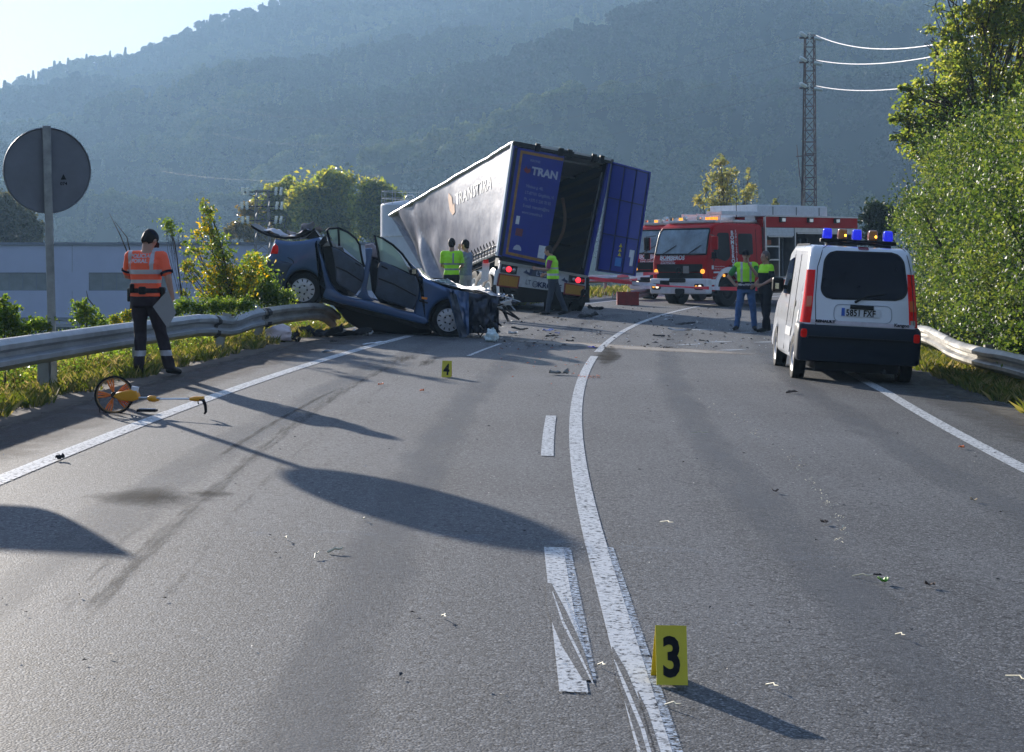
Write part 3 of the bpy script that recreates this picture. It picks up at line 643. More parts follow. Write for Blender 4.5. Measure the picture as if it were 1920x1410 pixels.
def hedge():
    g=np.random.default_rng(44); P=[]; n=0
    mb=MB()
    for i in range(1500):
        y=15+g.random()*27; top=pl([(15,4.2),(24,4.3),(30,4.3),(34,4.3),(38,4.2),(41,4.0),(42,3.7)],y)+.35*noise.noise(Vector((0,y*.7,3)))
        u=g.random(); h=u*top
        bulge=.45*math.sin(min(1,h/top)*PI*.9)
        d=6.75-bulge+ (0 if h<top*.72 else (h-top*.72)*1.1)+.9*noise.noise(Vector((y*.7,h*.9,0)))+.3*noise.noise(Vector((y*2.1,h*2.3,4)))
        if g.random()<.3: d+=g.random()*1.6; h=top*(.9+.12*g.random())
        c=road(y,d); zz=ground_h(c.x,c.y)
        k=int(85*(.5+g.random())); q=g.normal(size=(k,3))*(.13+.10*g.random())
        P.append(np.array([c.x,c.y,zz+h+.05])+q)
        if i%6==0: mb.tube([(c.x+1.2,c.y,zz),(c.x+.7,c.y,zz+h*.5),(c.x,c.y,zz+h)],[.03,.02,.008],4)
    # body behind the shell
    for i in range(900):
        y=15+g.random()*26.5; d=7.4+g.random()*2.8; c=road(y,d); zz=ground_h(c.x,c.y); h=g.random()*3.8
        P.append(np.array([c.x,c.y,zz+h])+g.normal(size=(40,3))*.3)
    P=np.concatenate(P)-np.array([[9.5,30,0]])
    V,Fq,r_=leaves(P,.068,.6,.25,.4,44); link('leaves',npmesh('leaves',V,Fq,L_hedge,r_),hd)
    part('stem',mb,TWIG,hd,world=True)
hedge()
b0=onground(1960,26)
plant('bush','dark shaded bush leaning over the barrier at the right edge','bush',b0,pxblobs(b0,[(1935,600,60,0),(1990,560,70,0),(1905,640,22,0),(1950,650,35,0)],26),9000,.07,L_hedge,trunk=.04,seed=9,clump=30,part1='stem',part2='foliage')
# far trees
def fartree(label,px,Y,bl,n,ls,lm,seed,trunk=.22,name='tree',shell=.3,cs=.33,group=None):
    b=onground(px,Y); return plant(name,label,'tree',b,pxblobs(b,bl,Y),n,ls,lm,trunk=trunk,seed=seed,clump=22,cs=cs,shell=shell,group=group)
fartree('tallest yellow-green poplar in the clump behind the wrecked blue car',620,165,[(600,350,30),(640,345,28),(620,335,18),(570,375,30),(610,400,38),(655,395,30),(580,420,30),(640,430,30)],9000,.42,L_poplar,3)
fartree('rounded yellow-green tree left of the white silo',705,160,[(700,360,24),(725,372,22),(690,385,28),(720,400,28),(700,425,28),(740,390,12),(745,370,8)],6500,.42,L_poplar,4)
fartree('olive-green tree behind the small pylon',530,170,[(520,365,22),(545,352,20),(505,390,28),(550,385,28),(480,415,22),(525,420,30),(560,425,25)],6500,.42,L_poplar,5)
fartree('yellow-brown low tree at the foot of the small pylon',455,150,[(465,395,14),(450,430,16),(480,440,18),(430,438,10),(500,445,16)],3500,.3,LF('yellow-brown leaves',[(.12,.12,.03),(.22,.18,.04),(.32,.22,.05)],big=.2),6,trunk=.1)
fartree('olive tree at the left edge behind the factory roof',25,150,[(10,400,28),(45,415,22),(0,380,20),(70,430,16),(20,440,26),(60,450,18),(-30,410,34)],8000,.36,LF('olive leaves',[(.05,.06,.02),(.09,.095,.03),(.14,.13,.045)],big=.2),7)
fartree('slender pale birch-like tree above the red fire engine',1362,84,[(1350,300,12),(1345,330,16),(1370,325,14),(1360,355,20),(1405,325,9),(1408,350,11),(1400,375,14),(1320,350,9),(1312,372,12),(1335,380,14),(1365,385,18),(1453,378,6)],2100,.16,LF('pale birch leaves',[(.16,.19,.06),(.26,.27,.09),(.42,.36,.10)],big=.4,tb=1.9),8,trunk=.09,shell=.1,cs=.42)
fartree('small dark round tree between the fire engine and the hedge',1648,75,[(1640,392,16),(1660,400,16),(1630,410,14),(1655,425,20),(1675,410,12),(1640,440,20)],5000,.16,L_dark,10,trunk=.12)
for i,(px,py,r_) in enumerate([(790,455,14),(1230,398,7)]): pass
# shrubs behind the left barrier
def shrub(label,px,Y,bl,n,ls,lm,seed,trunk=.018,cs=.4,**k):
    b=onground(px,Y); return plant('shrub',label,'shrub',b,pxblobs(b,bl,Y),n,ls,lm,trunk=trunk,seed=seed,clump=16,cs=cs,part1='stem',part2='leaves',group='shrubs behind the left crash barrier',bark=TWIG,**k)
shrub('tall shrub with yellow and green leaves behind the dented barrier',440,29,[(390,400,16),(395,425,18),(405,450,22),(412,480,26),(400,510,28),(430,500,24),(440,525,28),(410,545,30),(455,550,24),(362,500,16),(350,520,12),(345,548,10),(470,520,24),(480,495,20),(365,470,16),(385,380,10),(350,500,14),(375,440,14),(395,560,24),(430,565,22)],4600,.062,L_autumn,31,shell=.1,kids=3,trunk=.03)
shrub('thin arching shrub branch with pale leaves right of the policeman',345,27.6,[(310,425,12),(322,432,9),(335,440,8),(350,455,5),(318,415,6),(352,480,8)],330,.05,L_green,32,cs=.5,trunk=.016)
shrub('green shrub under the raised tail of the blue car',500,30.5,[(475,495,18),(490,520,20),(470,540,24),(500,550,24),(520,560,22),(455,560,20),(540,560,16)],5000,.06,L_green,33,shell=.1)
shrub('low bright green shrub behind the barrier right of the policeman',410,26.6,[(345,575,14),(370,578,15),(400,575,15),(430,572,15),(458,570,14),(330,585,9)],3600,.045,L_green,34,shell=.1,trunk=.012)
shrub('small leafy shrub between the sign pole and the policeman',165,22,[(145,575,13),(160,585,16),(175,590,15),(150,600,18),(180,605,16),(160,565,8),(195,600,8)],1100,.045,L_green,35,shell=.1,trunk=.012)
shrub('leafy green shrub at the left edge behind the barrier',10,19,[(5,560,10),(0,585,22),(20,600,18),(-10,610,30),(60,612,16),(85,610,14),(35,620,16),(95,600,8),(25,575,8)],3000,.05,L_green,36,shell=.15,trunk=.012)
shrub('low yellow-green weeds behind the policeman',225,23.5,[(215,600,10),(235,595,12),(250,590,10),(225,610,12)],900,.04,L_autumn,37,shell=.1,trunk=.01)
def weeds(g):
    y=12+g.random()*26; d=-(5.75+g.random()*2.2); p=road(y,d); k=.25+.75*g.random(); return (p.x,p.y,ground_h(p.x,p.y)+g.random()*.5*k)
P=scatter(26000,weeds,77); V,Fq,r_=leaves(P,.045,.55,.4,.4,77); tag(link('undergrowth',npmesh('undergrowth',V,Fq,L_green,r_)),'low leafy undergrowth behind the left crash barrier','undergrowth',kind='stuff')
# bare dead stems by the policeman
mb=MB(); b0=onground(240,30)
for e,mid in [((205,400),(225,440)),((215,415),(238,445))]: mb.tube([b0,W(250,500,30),W(mid[0],mid[1],30),W(e[0],e[1],30)],[.02,.015,.009,.004],5)
mb.tube([b0,W(165,560,30),W(162,545,30)],[.015,.01,.005],5)
o=part('dead_shrub',mb,TWIG,None); tag(o,'bare dead stems behind the policeman in front of the factory','dead plant')
# ---------------------------------------------------------------- factory, silo, pylons
WALLM=mat('pale blue-grey render',(.38,.42,.55),.7,var=.06,scale=.4,bump=.01,bscale=3)
ROOFM=mat('dark roof edge',(.10,.12,.16),.6)
PANE=mat('dusty factory glass',(.12,.14,.14),.6,var=.25,scale=1.2)
fb=thing('factory','long low blue-grey factory building beyond the left verge','factory',(-30,140,-4.2))
YB=140.0; zt=2.05; zb=-4.6
xl=-62.0; xr=(745-960)*YB/F
SW=[(-700,-480),(-380,-160),(-60,93),(166,322),(395,560),(600,700)]
# wall in panels with real openings for the strips of windows
def wx(px): return (px-960)*YB/F
zw0=CH-(545-470)*YB/F; zw1=CH-(511-470)*YB/F
edges=[xl]+[e for a_,b_ in SW for e in (wx(a_),wx(b_))]+[xr]
mb=MB()
mb.b2((xl,YB,zb),(xr,YB+.3,zw0)); mb.b2((xl,YB,zw1),(xr,YB+.3,zt))
for i in range(0,len(edges),2):
    if edges[i+1]>edges[i]: mb.b2((edges[i],YB,zw0),(edges[i+1],YB+.3,zw1))
mb.b2((xl,YB+30,zb),(xr,YB+30.3,zt)); mb.b2((xr-.3,YB+.3,zb),(xr,YB+30,zt)); mb.b2((xl,YB+.3,zb),(xl+.3,YB+30,zt))
part('wall',mb,WALLM,fb,world=True)
mb=MB(); mb.b2((xl-.2,YB-.15,zt),(xr+.2,YB+30.5,zt+.22)); part('roof',mb,ROOFM,fb,world=True)
mb=MB(); mb.b2((xl,YB-.12,-3.95),(xr,YB-.003,-3.7)); part('base_course',mb,ROOFM,fb,world=True)
x=xl+3
while x<xr-1:
    mb=MB(); mb.b2((x,YB-.012,-3.6),(x+.03,YB-.002,zw0-.02)); part('panel_joint',mb,PANE,fb,world=True); mb=MB(); mb.b2((x,YB-.012,zw1+.02),(x+.03,YB-.002,zt)); part('panel_joint',mb,PANE,fb,world=True); x+=6.0
for a_,b_ in SW:
    x0,x1=wx(a_),wx(b_); wnd=MB(); k=max(2,round((x1-x0)/1.1))
    wnd.b2((x0,YB+.1,zw0),(x1,YB+.18,zw0+.06)); wnd.b2((x0,YB+.1,zw1-.06),(x1,YB+.18,zw1))
    for i in range(k+1):
        c=x0+(x1-x0)*i/k; wnd.b2((c-.03,YB+.1,zw0+.06),(c+.03,YB+.18,zw1-.06))
    wo_=part('window',wnd,ROOFM,fb,world=True)
    for i in range(k):
        mb=MB(); c0=x0+(x1-x0)*i/k+.03; c1=x0+(x1-x0)*(i+1)/k-.03; mb.b2((c0,YB+.13,zw0+.06),(c1,YB+.15,zw1-.06)); part('pane',mb,PANE,wo_,world=True)
# pallets / wall at the foot, low grey wall
o=MB(); o.b2((wx(70),YB-6,-4.6),(wx(300),YB-5.7,-3.95)); tag(part('low_wall',o,mat('grey block wall',(.25,.25,.27),.9,bump=.02),None),'low grey wall at the foot of the factory','wall')
def cyl(mb,c,r,h,n=28): mb.lathe([(0.001,0),(r,0),(r,h),(.001,h)],n,Matrix.Translation(c)@Matrix.Rotation(PI/2,4,'X')); return mb
si=thing('silo','white cylindrical silo with a railing between the trees and the tilted trailer','silo',W(757,600,112)); Ys=112; r_=1.62; cx=(710-960)*Ys/F+r_
zt_=CH-(384-470)*Ys/F
mb=MB(); mb.lathe([(.001,-4.6),(r_,-4.6),(r_,zt_),(r_*.93,zt_+.12),(.001,zt_+.35)],36,Matrix.Translation((cx,Ys+r_,0))@Matrix(((1,0,0,0),(0,0,1,0),(0,1,0,0),(0,0,0,1)))); part('tank',mb,mat('white tank paint',(.55,.58,.62),.45,var=.08,scale=.6),si,smooth=40,world=True)
for k in(1,2,3): 
    mb=MB(); z=zt_-k*2; mb.lathe([(r_+.003,z-.04),(r_+.03,z-.04),(r_+.03,z+.04),(r_+.003,z+.04)],36,Matrix.Translation((cx,Ys+r_,0))@Matrix(((1,0,0,0),(0,0,1,0),(0,1,0,0),(0,0,0,1)))); part('hoop',mb,M['alu'],si,smooth=30,world=True)
mb=MB()
for k in range(12):
    a=k/12*2*PI; p=Vector((cx+math.cos(a)*r_*.95,Ys+r_+math.sin(a)*r_*.95,zt_+.05)); mb.tube([p,p+Vector((0,0,.9))],.02,5); 
for z in(.45,.9): mb.tube([Vector((cx+math.cos(k/24*2*PI)*r_*.95,Ys+r_+math.sin(k/24*2*PI)*r_*.95,zt_+z)) for k in range(25)],.018,5)
part('railing',mb,M['alu'],si,world=True)
mb=MB(); mb.tube([(cx+.3+.3*math.cos(a),Ys+r_,zt_+.35+.35*math.sin(a)) for a in [PI*i/10 for i in range(11)]],.05,8); part('vent_pipe',mb,M['alu'],si,smooth=40,world=True)
RUST=mat('rusty lattice steel',(.035,.024,.022),.8,.2,.35,2,col2=(.08,.045,.04))
INS=mat('glass insulator',(.60,.68,.66),.10,.4,.1,coat=.8)
def lattice(mbx,p0,w0,w1,h,nb,r,cd=None):
    for sx in(-1,1):
        for sy in(-1,1): mbx.tube([p0+Vector((sx*w0/2,sy*w0/2,0)),p0+Vector((sx*w1/2,sy*w1/2,h))],r,5)
    z=0
    for i in range(nb):
        z2=h*((i+1)/nb); a=w0+(w1-w0)*z/h; b=w0+(w1-w0)*z2/h
        for f_ in range(4):
            R_=Matrix.Rotation(f_*PI/2,3,'Z'); s_=1 if i%2 else -1
            mbx.tube([p0+R_@Vector((s_*a/2,-a/2,z)),p0+R_@Vector((-s_*b/2,-b/2,z2))],r*.6,4); mbx.tube([p0+R_@Vector((-b/2,-b/2,z2)),p0+R_@Vector((b/2,-b/2,z2))],r*.5,4)
        z=z2
def insul(par,a,b,n=6,r=.1):
    mb=MB(); a=Vector(a);b=Vector(b); q=(b-a).to_track_quat('Y','Z').to_matrix().to_4x4(); M4=Matrix.Translation(a)@q; Ln=(b-a).length
    pr=[]
    for i in range(n): t=i/n*Ln; pr+= [(.02,t),(r,t+Ln/n*.25),(r*.9,t+Ln/n*.45),(.03,t+Ln/n*.55)]
    pr.append((.02,Ln)); mb.lathe([(.001,0)]+pr+[(.001,Ln)],10,M4); return part('insulator',mb,INS,par,smooth=40,world=True)
Yp=120.0; pb=Vector(((1518-960)*Yp/F,Yp,-1.5)); 
pg=thing('lattice_pylon','tall narrow rusty lattice pylon behind the fire engine','pylon',pb)
ptop=CH-(66-470)*Yp/F
mb=MB(); lattice(mb,pb,.86,.62,ptop-pb.z,22,.038); part('mast',mb,RUST,pg,world=True)
mb=MB(); mb.tube([pb+Vector((-.75,-.5,0)),pb+Vector((-.5,-.42,12)),pb+Vector((-.42,-.4,ptop-pb.z-1))],.05,6); mb.tube([pb+Vector((-1.0,-.45,9.5)),pb+Vector((.2,-.45,9.6))],.04,5); mb.tube([pb+Vector((-.95,-.45,10.3)),pb+Vector((-.75,-.45,8.2)),pb+Vector((-.5,-.45,7))],.03,5); part('cable_duct',mb,RUST,pg,world=True)
ends=[]
for py in(72,118,166):
    z=CH-(py-470)*Yp/F; c=Vector((pb.x,Yp-.4,z))
    mb=MB(); mb.box(c+Vector((0,.1,0)),(1.5,.12,.12)); part('crossarm',mb,RUST,pg,world=True)
    insul(pg,c+Vector((-.35,-.1,.1)),c+Vector((-.85,-.9,.25)),5,.13); insul(pg,c+Vector((.25,-.1,-.05)),c+Vector((.72,-.6,-.2)),5,.13); insul(pg,c+Vector((-.1,-.15,.35)),c+Vector((-.1,-.3,-.35)),4,.12); ends.append(c+Vector((.3,-.5,.1)))
WIRE=mat('wire with painted sun glint',(.75,.72,.72),.3,.6,.05)  # sun glint put into the pale colour and the wire's thickness
tg=[((1980,15),60,(1640,77)),((1990,40),60,(1640,118)),((1990,95),60,(1620,160))]
for i,(e,(q,Y2,mid)) in enumerate(zip(ends,tg)):
    p2=W(q[0],q[1],Y2); p3=p2+(p2-e)*.8; mb=MB(); pts_=[]
    for k in range(25):
        t=k/24; p=e.lerp(p2,t); p.z-=4*t*(1-t)*[1.15,.75,.75][i]; pts_.append(p)
    pts_.append(p3+Vector((0,0,1.2))); mb.tube(pts_,.030,6); o=part('power_line',mb,WIRE,None,smooth=50)
    tag(o,['topmost bright power cable running from the tall pylon to the right-hand tree','middle bright power cable from the tall pylon to the right-hand tree','lowest bright power cable from the tall pylon to the right-hand tree'][i],'power cable','cables on the tall pylon')
for i,(e,q) in enumerate(zip(ends,[(1300,140),(1300,190),(1200,260)])):
    mb=MB(); p2=W(q[0]-900,q[1]+60,260); mb.tube([e+Vector((-.9,0,0))]+[(e+Vector((-.9,0,0))).lerp(p2,t)-Vector((0,0,14*t*(1-t))) for t in [k/14 for k in range(1,15)]],.006,4); o=part('power_line',mb,M['black'],None)
    tag(o,['upper thin dark cable crossing the hillside from the tall pylon','middle thin dark cable crossing the hillside from the tall pylon','lower thin dark cable crossing the hillside from the tall pylon'][i],'power cable','cables on the tall pylon')
Yq=122.0; pb=Vector(((492-960)*Yq/F,Yq,-4.2)); pg2=thing('lattice_pylon','short lattice pylon with two wide crossarms behind the crashed car','pylon',pb)
zt2=CH-(357-470)*Yq/F; mb=MB(); lattice(mb,pb,1.1,.85,zt2-pb.z,14,.045); part('mast',mb,mat('grey lattice steel',(.2,.2,.2),.6,.5,.3,2),pg2,world=True)
for py,hw in((360,1.35),(387,1.4),(414,1.35)):
    z=CH-(py-470)*Yq/F; mb=MB(); mb.tube([(pb.x-hw,Yq,z),(pb.x+hw,Yq,z)],.05,5); mb.tube([(pb.x-hw,Yq,z),(pb.x-.3,Yq,z-.45)],.03,4); mb.tube([(pb.x+hw,Yq,z),(pb.x+.3,Yq,z-.45)],.03,4); part('crossarm',mb,M['dark'],pg2,world=True)
    for sx in(-1,1):
        for k in(0,.35): insul(pg2,(pb.x+sx*(hw-k),Yq-.1,z+.3),(pb.x+sx*(hw-k-.05),Yq-.45,z-.25),4,.13)
# ---------------------------------------------------------------- road sign seen from behind
sp=Vector((-4.95,19.0,0)); sp.z=ground_h(sp.x,sp.y)
sg=thing('road_sign','round road sign seen from behind on a leaning grey pole','road sign',sp,(0,R(-1.5),0))
GS=mat('grey sign back',(.17,.18,.20),.55,.2,.12,3); pole=mat('galvanised pole',(.30,.32,.33),.5,.5,.3,5,.001,40,col2=(.42,.43,.42))
cz=W(91,319,19).z-sp.z; rot=Matrix.Translation((-.02,.06,cz))@Matrix.Rotation(R(24),4,'Z')
mb=MB(); mb.box((0,0,cz/2-.01),(.085,.05,cz+.98),M=Matrix.Rotation(R(8),4,'Z')); part('pole',mb,pole,sg,bev=.008)
mb=MB(); mb.lathe([(.001,.03),(.452,.03),(.468,.015),(.468,-.012),(.46,-.018),(.45,.0),(.001,.0)],56,rot); part('sign_plate',mb,GS,sg,smooth=40)
mb=MB(); 
for z in(-.2,.2): mb.box((0,-.055,z),(.22,.03,.05),M=rot)

ft=lambda x,y:rot@Vector((.17+x,-.004,-.1+y))
mb=MB(); mb.prism([(-.03,.0),(.03,.0),(0,.06)],0,.003,lambda u,v,w_:ft(u,v)+Vector((0,-w_,0))); part('marking',mb,M['ink'],sg); text('marking','074',.05,M['ink'],sg,lambda x,y:rot@Vector((.17+x,-.004,-.16+y)),bold=.001,align='CENTER')
# second sign panel standing just outside the frame; its shadow falls across the near lane
p0=Vector((-5.28,15.0,0)); hh=1.93
s2=thing('road_sign','rectangular road sign on two posts just outside the left edge, known by its shadow','road sign',(-6.3,15.2,0))
mb=MB(); mb.prism(roundpoly([(-7.6,hh-.44),(-5.25,hh-.44),(-5.25,hh),(-7.6,hh)],[.02,.16,.03,.02],5),15.0,15.03,lambda u,v,w_:Vector((u,w_,v))); part('sign_plate',mb,GS,s2,world=True)
for x in(-7.2,-6.3): 
    mb=MB(); mb.tube([(x,15.06,-1),(x,15.06,hh)],.03,8); part('pole',mb,pole,s2,world=True)
# ---------------------------------------------------------------- wheels
def wheel(par,c,axis,Rr,wd,rim,mrim,style='steel',name='wheel'):
    q=Vector(axis).normalized().to_track_quat('Y','Z').to_matrix().to_4x4(); M4=Matrix.Translation(c)@q
    mb=MB(); h=wd/2; k=Rr*.06
    mb.lathe([(rim,-h*.85),(Rr-k*2.2,-h),(Rr-k*.6,-h*.93),(Rr,-h*.7),(Rr,-h*.05),(Rr-.008,-h*.04),(Rr-.008,h*.04),(Rr,h*.05),(Rr,h*.7),(Rr-k*.6,h*.93),(Rr-k*2.2,h),(rim,h*.85)],40,M4)
    w_=part(name,mb,M['rubber'],par,smooth=35)
    mb=MB()
    if style=='cap': # hub cap with twelve slots round the edge, facing -axis
        y0=-h*.80
        mb.lathe([(rim,-h*.6),(rim*1.0,y0-.004),(rim*.97,y0-.012),(rim*.93,y0-.006)],48,M4)
        # slotted band
        r0,r1=rim*.70,rim*.93
        for i in range(12):
            a0=i/12*2*PI; 
            for j in range(4):
                t0=a0+(j*.25)*2*PI/12; t1=a0+((j+1)*.25)*2*PI/12
                if j==0:
                    # slot: recessed dark floor
                    mb.mi=1; vs=[M4@Vector((r*math.cos(t),y0+.02,r*math.sin(t))) for r,t in((r0,t0-.02),(r1,t0-.02),(r1,t1+.02),(r0,t1+.02))]; mb.add(vs,[(0,1,2,3)]); mb.mi=0
                else:
                    vs=[M4@Vector((r*math.cos(t),y0-.006-(.01 if r==r0 else 0),r*math.sin(t))) for r,t in((r0,t0),(r1,t0),(r1,t1),(r0,t1))]; mb.add(vs,[(0,1,2,3)])
        mb.lathe([(r0+.002,y0-.016),(rim*.45,y0-.022),(rim*.40,y0-.006),(rim*.30,y0-.008),(rim*.26,y0-.026),(rim*.1,y0-.03),(.001,y0-.03)],48,M4)
        mb.mi=1
        for i in range(5):
            a=i/5*2*PI; mb.lathe([(.001,y0-.014),(.018,y0-.014),(.018,y0-.006)],10,M4@Matrix.Translation((rim*.36*math.cos(a),0,rim*.36*math.sin(a))))
        mb.mi=0
        part('hub_cap',mb,[mrim,M['black']],w_,smooth=25)
    elif style=='truck':
        for sg in(-1,1):
            mb.lathe([(rim,sg*h*.85),(rim*.9,sg*h*.8),(rim*.8,sg*h*.2),(rim*.55,sg*h*.3),(rim*.42,sg*h*.75),(.001,sg*h*.8)],28,M4)
            for i in range(10):
                a=i/10*2*PI; mb.lathe([(.02,sg*h*.2),(.02,sg*h*.4),(.001,sg*h*.4)],6,M4@Matrix.Translation((rim*.65*math.cos(a),0,rim*.65*math.sin(a))))
        part('rim',mb,mrim,w_,smooth=35)
    else:
        for sg in(-1,1): mb.lathe([(rim,sg*h*.85),(rim*.92,sg*h*.75),(rim*.8,sg*h*.45),(rim*.5,sg*h*.5),(rim*.3,sg*h*.75),(.001,sg*h*.78)],32,M4)
        part('rim',mb,mrim,w_,smooth=35)
    return w_
# ---------------------------------------------------------------- crashed blue car (resting tail-up on the barrier)
CY=32.0; CW=1.66
BLUE=mat('metallic blue car paint',(.038,.092,.215),.32,.25,.10,2,coat=.8,rvar=.05)
BLUED=mat('dark grey-blue car paint',(.036,.052,.082),.42,.2,.3,6,bump=.006,bscale=9,coat=.3)  # darker and greyer than the body blue
car=thing('crashed_car','wrecked dark blue saloon with roof cut off, tail propped on the crash barrier','car',W(720,600,CY))
def zp(x,y): return (460+x/3.84,400+y/3.84)       # enlarged tracing to photo pixels
def cf(u,v,w_): return W(u,v,CY+w_) if False else Vector(((u-960)*CY/F,CY+w_,CH-(v-HOR)*CY/F))
def arc(cx,cy,r,a0,a1,n=12): return [(cx+r*math.cos(R(a0+(a1-a0)*i/n)),cy+r*math.sin(R(a0+(a1-a0)*i/n))) for i in range(n+1)]
mpx=CY/F
def cp(poly,w0,w1,r,name,m,par=car,smooth=40,seg=3,bev=0,label=None):
    mb=MB(); mb.prism([(p[0]*mpx,-p[1]*mpx) for p in poly],w0,w1,lambda u,v,w_:cf(u/mpx,-v/mpx,w_),r,seg); return part(name,mb,m,par,smooth=smooth,world=True,bev=bev,label=label)
# rear body with wheel arch
rear=[zp(212,186),zp(260,197),zp(330,203),zp(420,196),zp(500,176),zp(528,172),zp(545,195),zp(528,225),zp(535,275),zp(560,340),zp(585,430),zp(610,500),zp(655,560),zp(560,575),zp(548,560)]
rear+=[zp(*p) for p in arc(413,545,137,10,-172,16)]+[zp(278,560),zp(268,545),zp(210,515),zp(160,490),zp(150,470),zp(142,440),zp(140,380),zp(143,330),zp(150,320),zp(176,300),zp(185,270),zp(195,230)]
cp(rear,0,CW,.07,'rear_body',BLUE,seg=4)
# sill and floor pan
cp([zp(548,540),zp(600,520),zp(700,590),zp(800,612),zp(880,625),zp(960,650),zp(1100,690),zp(1215,715),zp(1300,745),zp(1318,785),zp(1290,800),zp(1200,780),zp(1000,728),zp(850,690),zp(700,655),zp(560,612)],0,.14,.04,'sill',BLUE)
cp([zp(600,530),zp(700,600),zp(880,640),zp(1215,725),zp(1290,760),zp(1290,790),zp(1000,722),zp(700,648),zp(560,600)],.13,CW-.13,.01,'floor',M['dark'])
cp([zp(548,540),zp(600,520),zp(700,590),zp(800,612),zp(880,625),zp(960,650),zp(1100,690),zp(1215,715),zp(1300,745),zp(1318,785),zp(1290,800),zp(1000,728),zp(700,655),zp(560,612)],CW-.13,CW,.03,'sill',BLUE)
cp([zp(560,600),zp(760,660),zp(1000,722),zp(1290,795),zp(1330,840),zp(1240,830),zp(1000,760),zp(800,712),zp(690,680),zp(600,660),zp(540,640)],.14,CW-.12,.03,'underbody',M['dark'])
cp([zp(575,640),zp(640,720),zp(710,800),zp(800,850),zp(900,868),zp(1100,878),zp(1320,880),zp(1340,800),zp(1000,722),zp(700,650)],.75,CW-.06,.04,'shade_filler',M['black'],label='black sheet added to darken the gap under the car')  # added dark sheet standing in for the shade beneath the car
# front wing
fw=[zp(1235,400),zp(1262,440),zp(1300,470),zp(1380,505),zp(1450,535),zp(1520,552),zp(1590,566),zp(1590,640),zp(1560,650)]+[zp(*p) for p in arc(1465,765,146,-50,-178,14)]+[zp(1312,775),zp(1250,760),zp(1205,735),zp(1225,640),zp(1245,560),zp(1250,460)]
cp(fw,0,CW,.07,'front_wing',BLUE,seg=4)
# wheel wells
for c_,r_ in(((413,550),138),((1465,765),146)):
    cp([zp(*p) for p in arc(c_[0],c_[1],r_+6,0,-345,20)],.27,CW-.27,0,'wheel_well',M['black'])
RW=.315
wheel(car,topinv(car)@cf(*zp(415,552),.10),(0,1,0),RW,.19,.212,M['silver'],'cap')
wheel(car,topinv(car)@cf(*zp(1465,768),.10),(.06,1,0),RW,.19,.212,M['silver'],'cap')
wheel(car,topinv(car)@cf(*zp(415,552),CW-.12),(0,-1,0),RW,.19,.212,M['silver'],'cap')
wheel(car,topinv(car)@cf(*zp(1465,768),CW-.12),(0,-1,0),RW,.19,.212,M['silver'],'cap')
# bumper, lamp, mouldings, side lamp, filler flap
GREYP=mat('grey-blue bumper plastic',(.035,.05,.08),.5,0,.15)
cp([zp(138,322),zp(200,330),zp(290,345),zp(345,362),zp(320,395),zp(292,450),zp(272,540),zp(205,512),zp(158,488),zp(146,470),zp(136,430),zp(134,370)],-.025,CW+.025,.05,'rear_bumper',GREYP)
cp([zp(150,405),zp(285,432),zp(283,440),zp(150,415)],-.032,-.02,0,'bumper_strip',M['black'])
cp([zp(213,217),zp(236,235),zp(240,262),zp(234,292),zp(205,293),zp(180,292),zp(186,268),zp(196,240)],-.012,.3,.02,'tail_lamp',M['redglass'])
cp([zp(213,217),zp(236,235),zp(240,262),zp(234,292),zp(205,293),zp(180,292),zp(186,268),zp(196,240)],CW-.3,CW+.012,.02,'tail_lamp',M['redglass'])
cp([zp(1270,600),zp(1312,606),zp(1308,622),zp(1268,616)],-.008,.02,.004,'side_lamp',M['amber'])
cp([zp(1252,620),zp(1315,640),zp(1313,652),zp(1248,633)],-.014,.02,.004,'trim_strip',M['black'])
mb=MB(); mb.tube([cf(*zp(*p),-.004) for p in [(305,318),(330,330),(345,345),(350,362)]],.006,5); part('crack',mb,M['black'],car,world=True)
# open door shuts and seats inside
INT=mat('dark car interior',(.02,.02,.024),.8,var=.4,scale=12)
cp([zp(540,235),zp(600,205),zp(640,225),zp(670,330),zp(690,470),zp(740,600),zp(660,560),zp(615,500),zp(590,430),zp(565,340)],.12,CW-.1,.05,'rear_seat',INT)
cp([zp(545,215),zp(600,200),zp(645,215),zp(655,245),zp(610,235),zp(560,240)],.05,CW-.1,.02,'parcel_shelf',mat('grey felt',(.2,.2,.21),.9,var=.3))
for w0,w1 in((.3,.75),(.95,1.4)):
    cp([zp(850,225),zp(900,215),zp(945,265),zp(960,330),zp(900,320),zp(860,300)],w0,w1,.04,'headrest',mat('mauve grey headrest',(.22,.18,.2),.8,var=.3) if w0<.5 else INT)
    cp([zp(870,310),zp(950,330),zp(985,480),zp(1040,590),zp(1150,640),zp(1140,690),zp(960,650),zp(900,560)],w0,w1,.05,'front_seat',INT)
cp([zp(1120,380),zp(1230,440),zp(1240,560),zp(1200,650),zp(1160,560),zp(1130,450)],.1,CW-.1,.05,'dashboard',INT)
mb=MB(); c=cf(*zp(1110,470),1.2); mb.tube([c+Vector((.06*math.cos(a),.17*math.cos(a*1),.17*math.sin(a))) for a in [2*PI*k/20 for k in range(21)]],.012,6); part('steering_wheel',mb,M['black'],car,world=True)
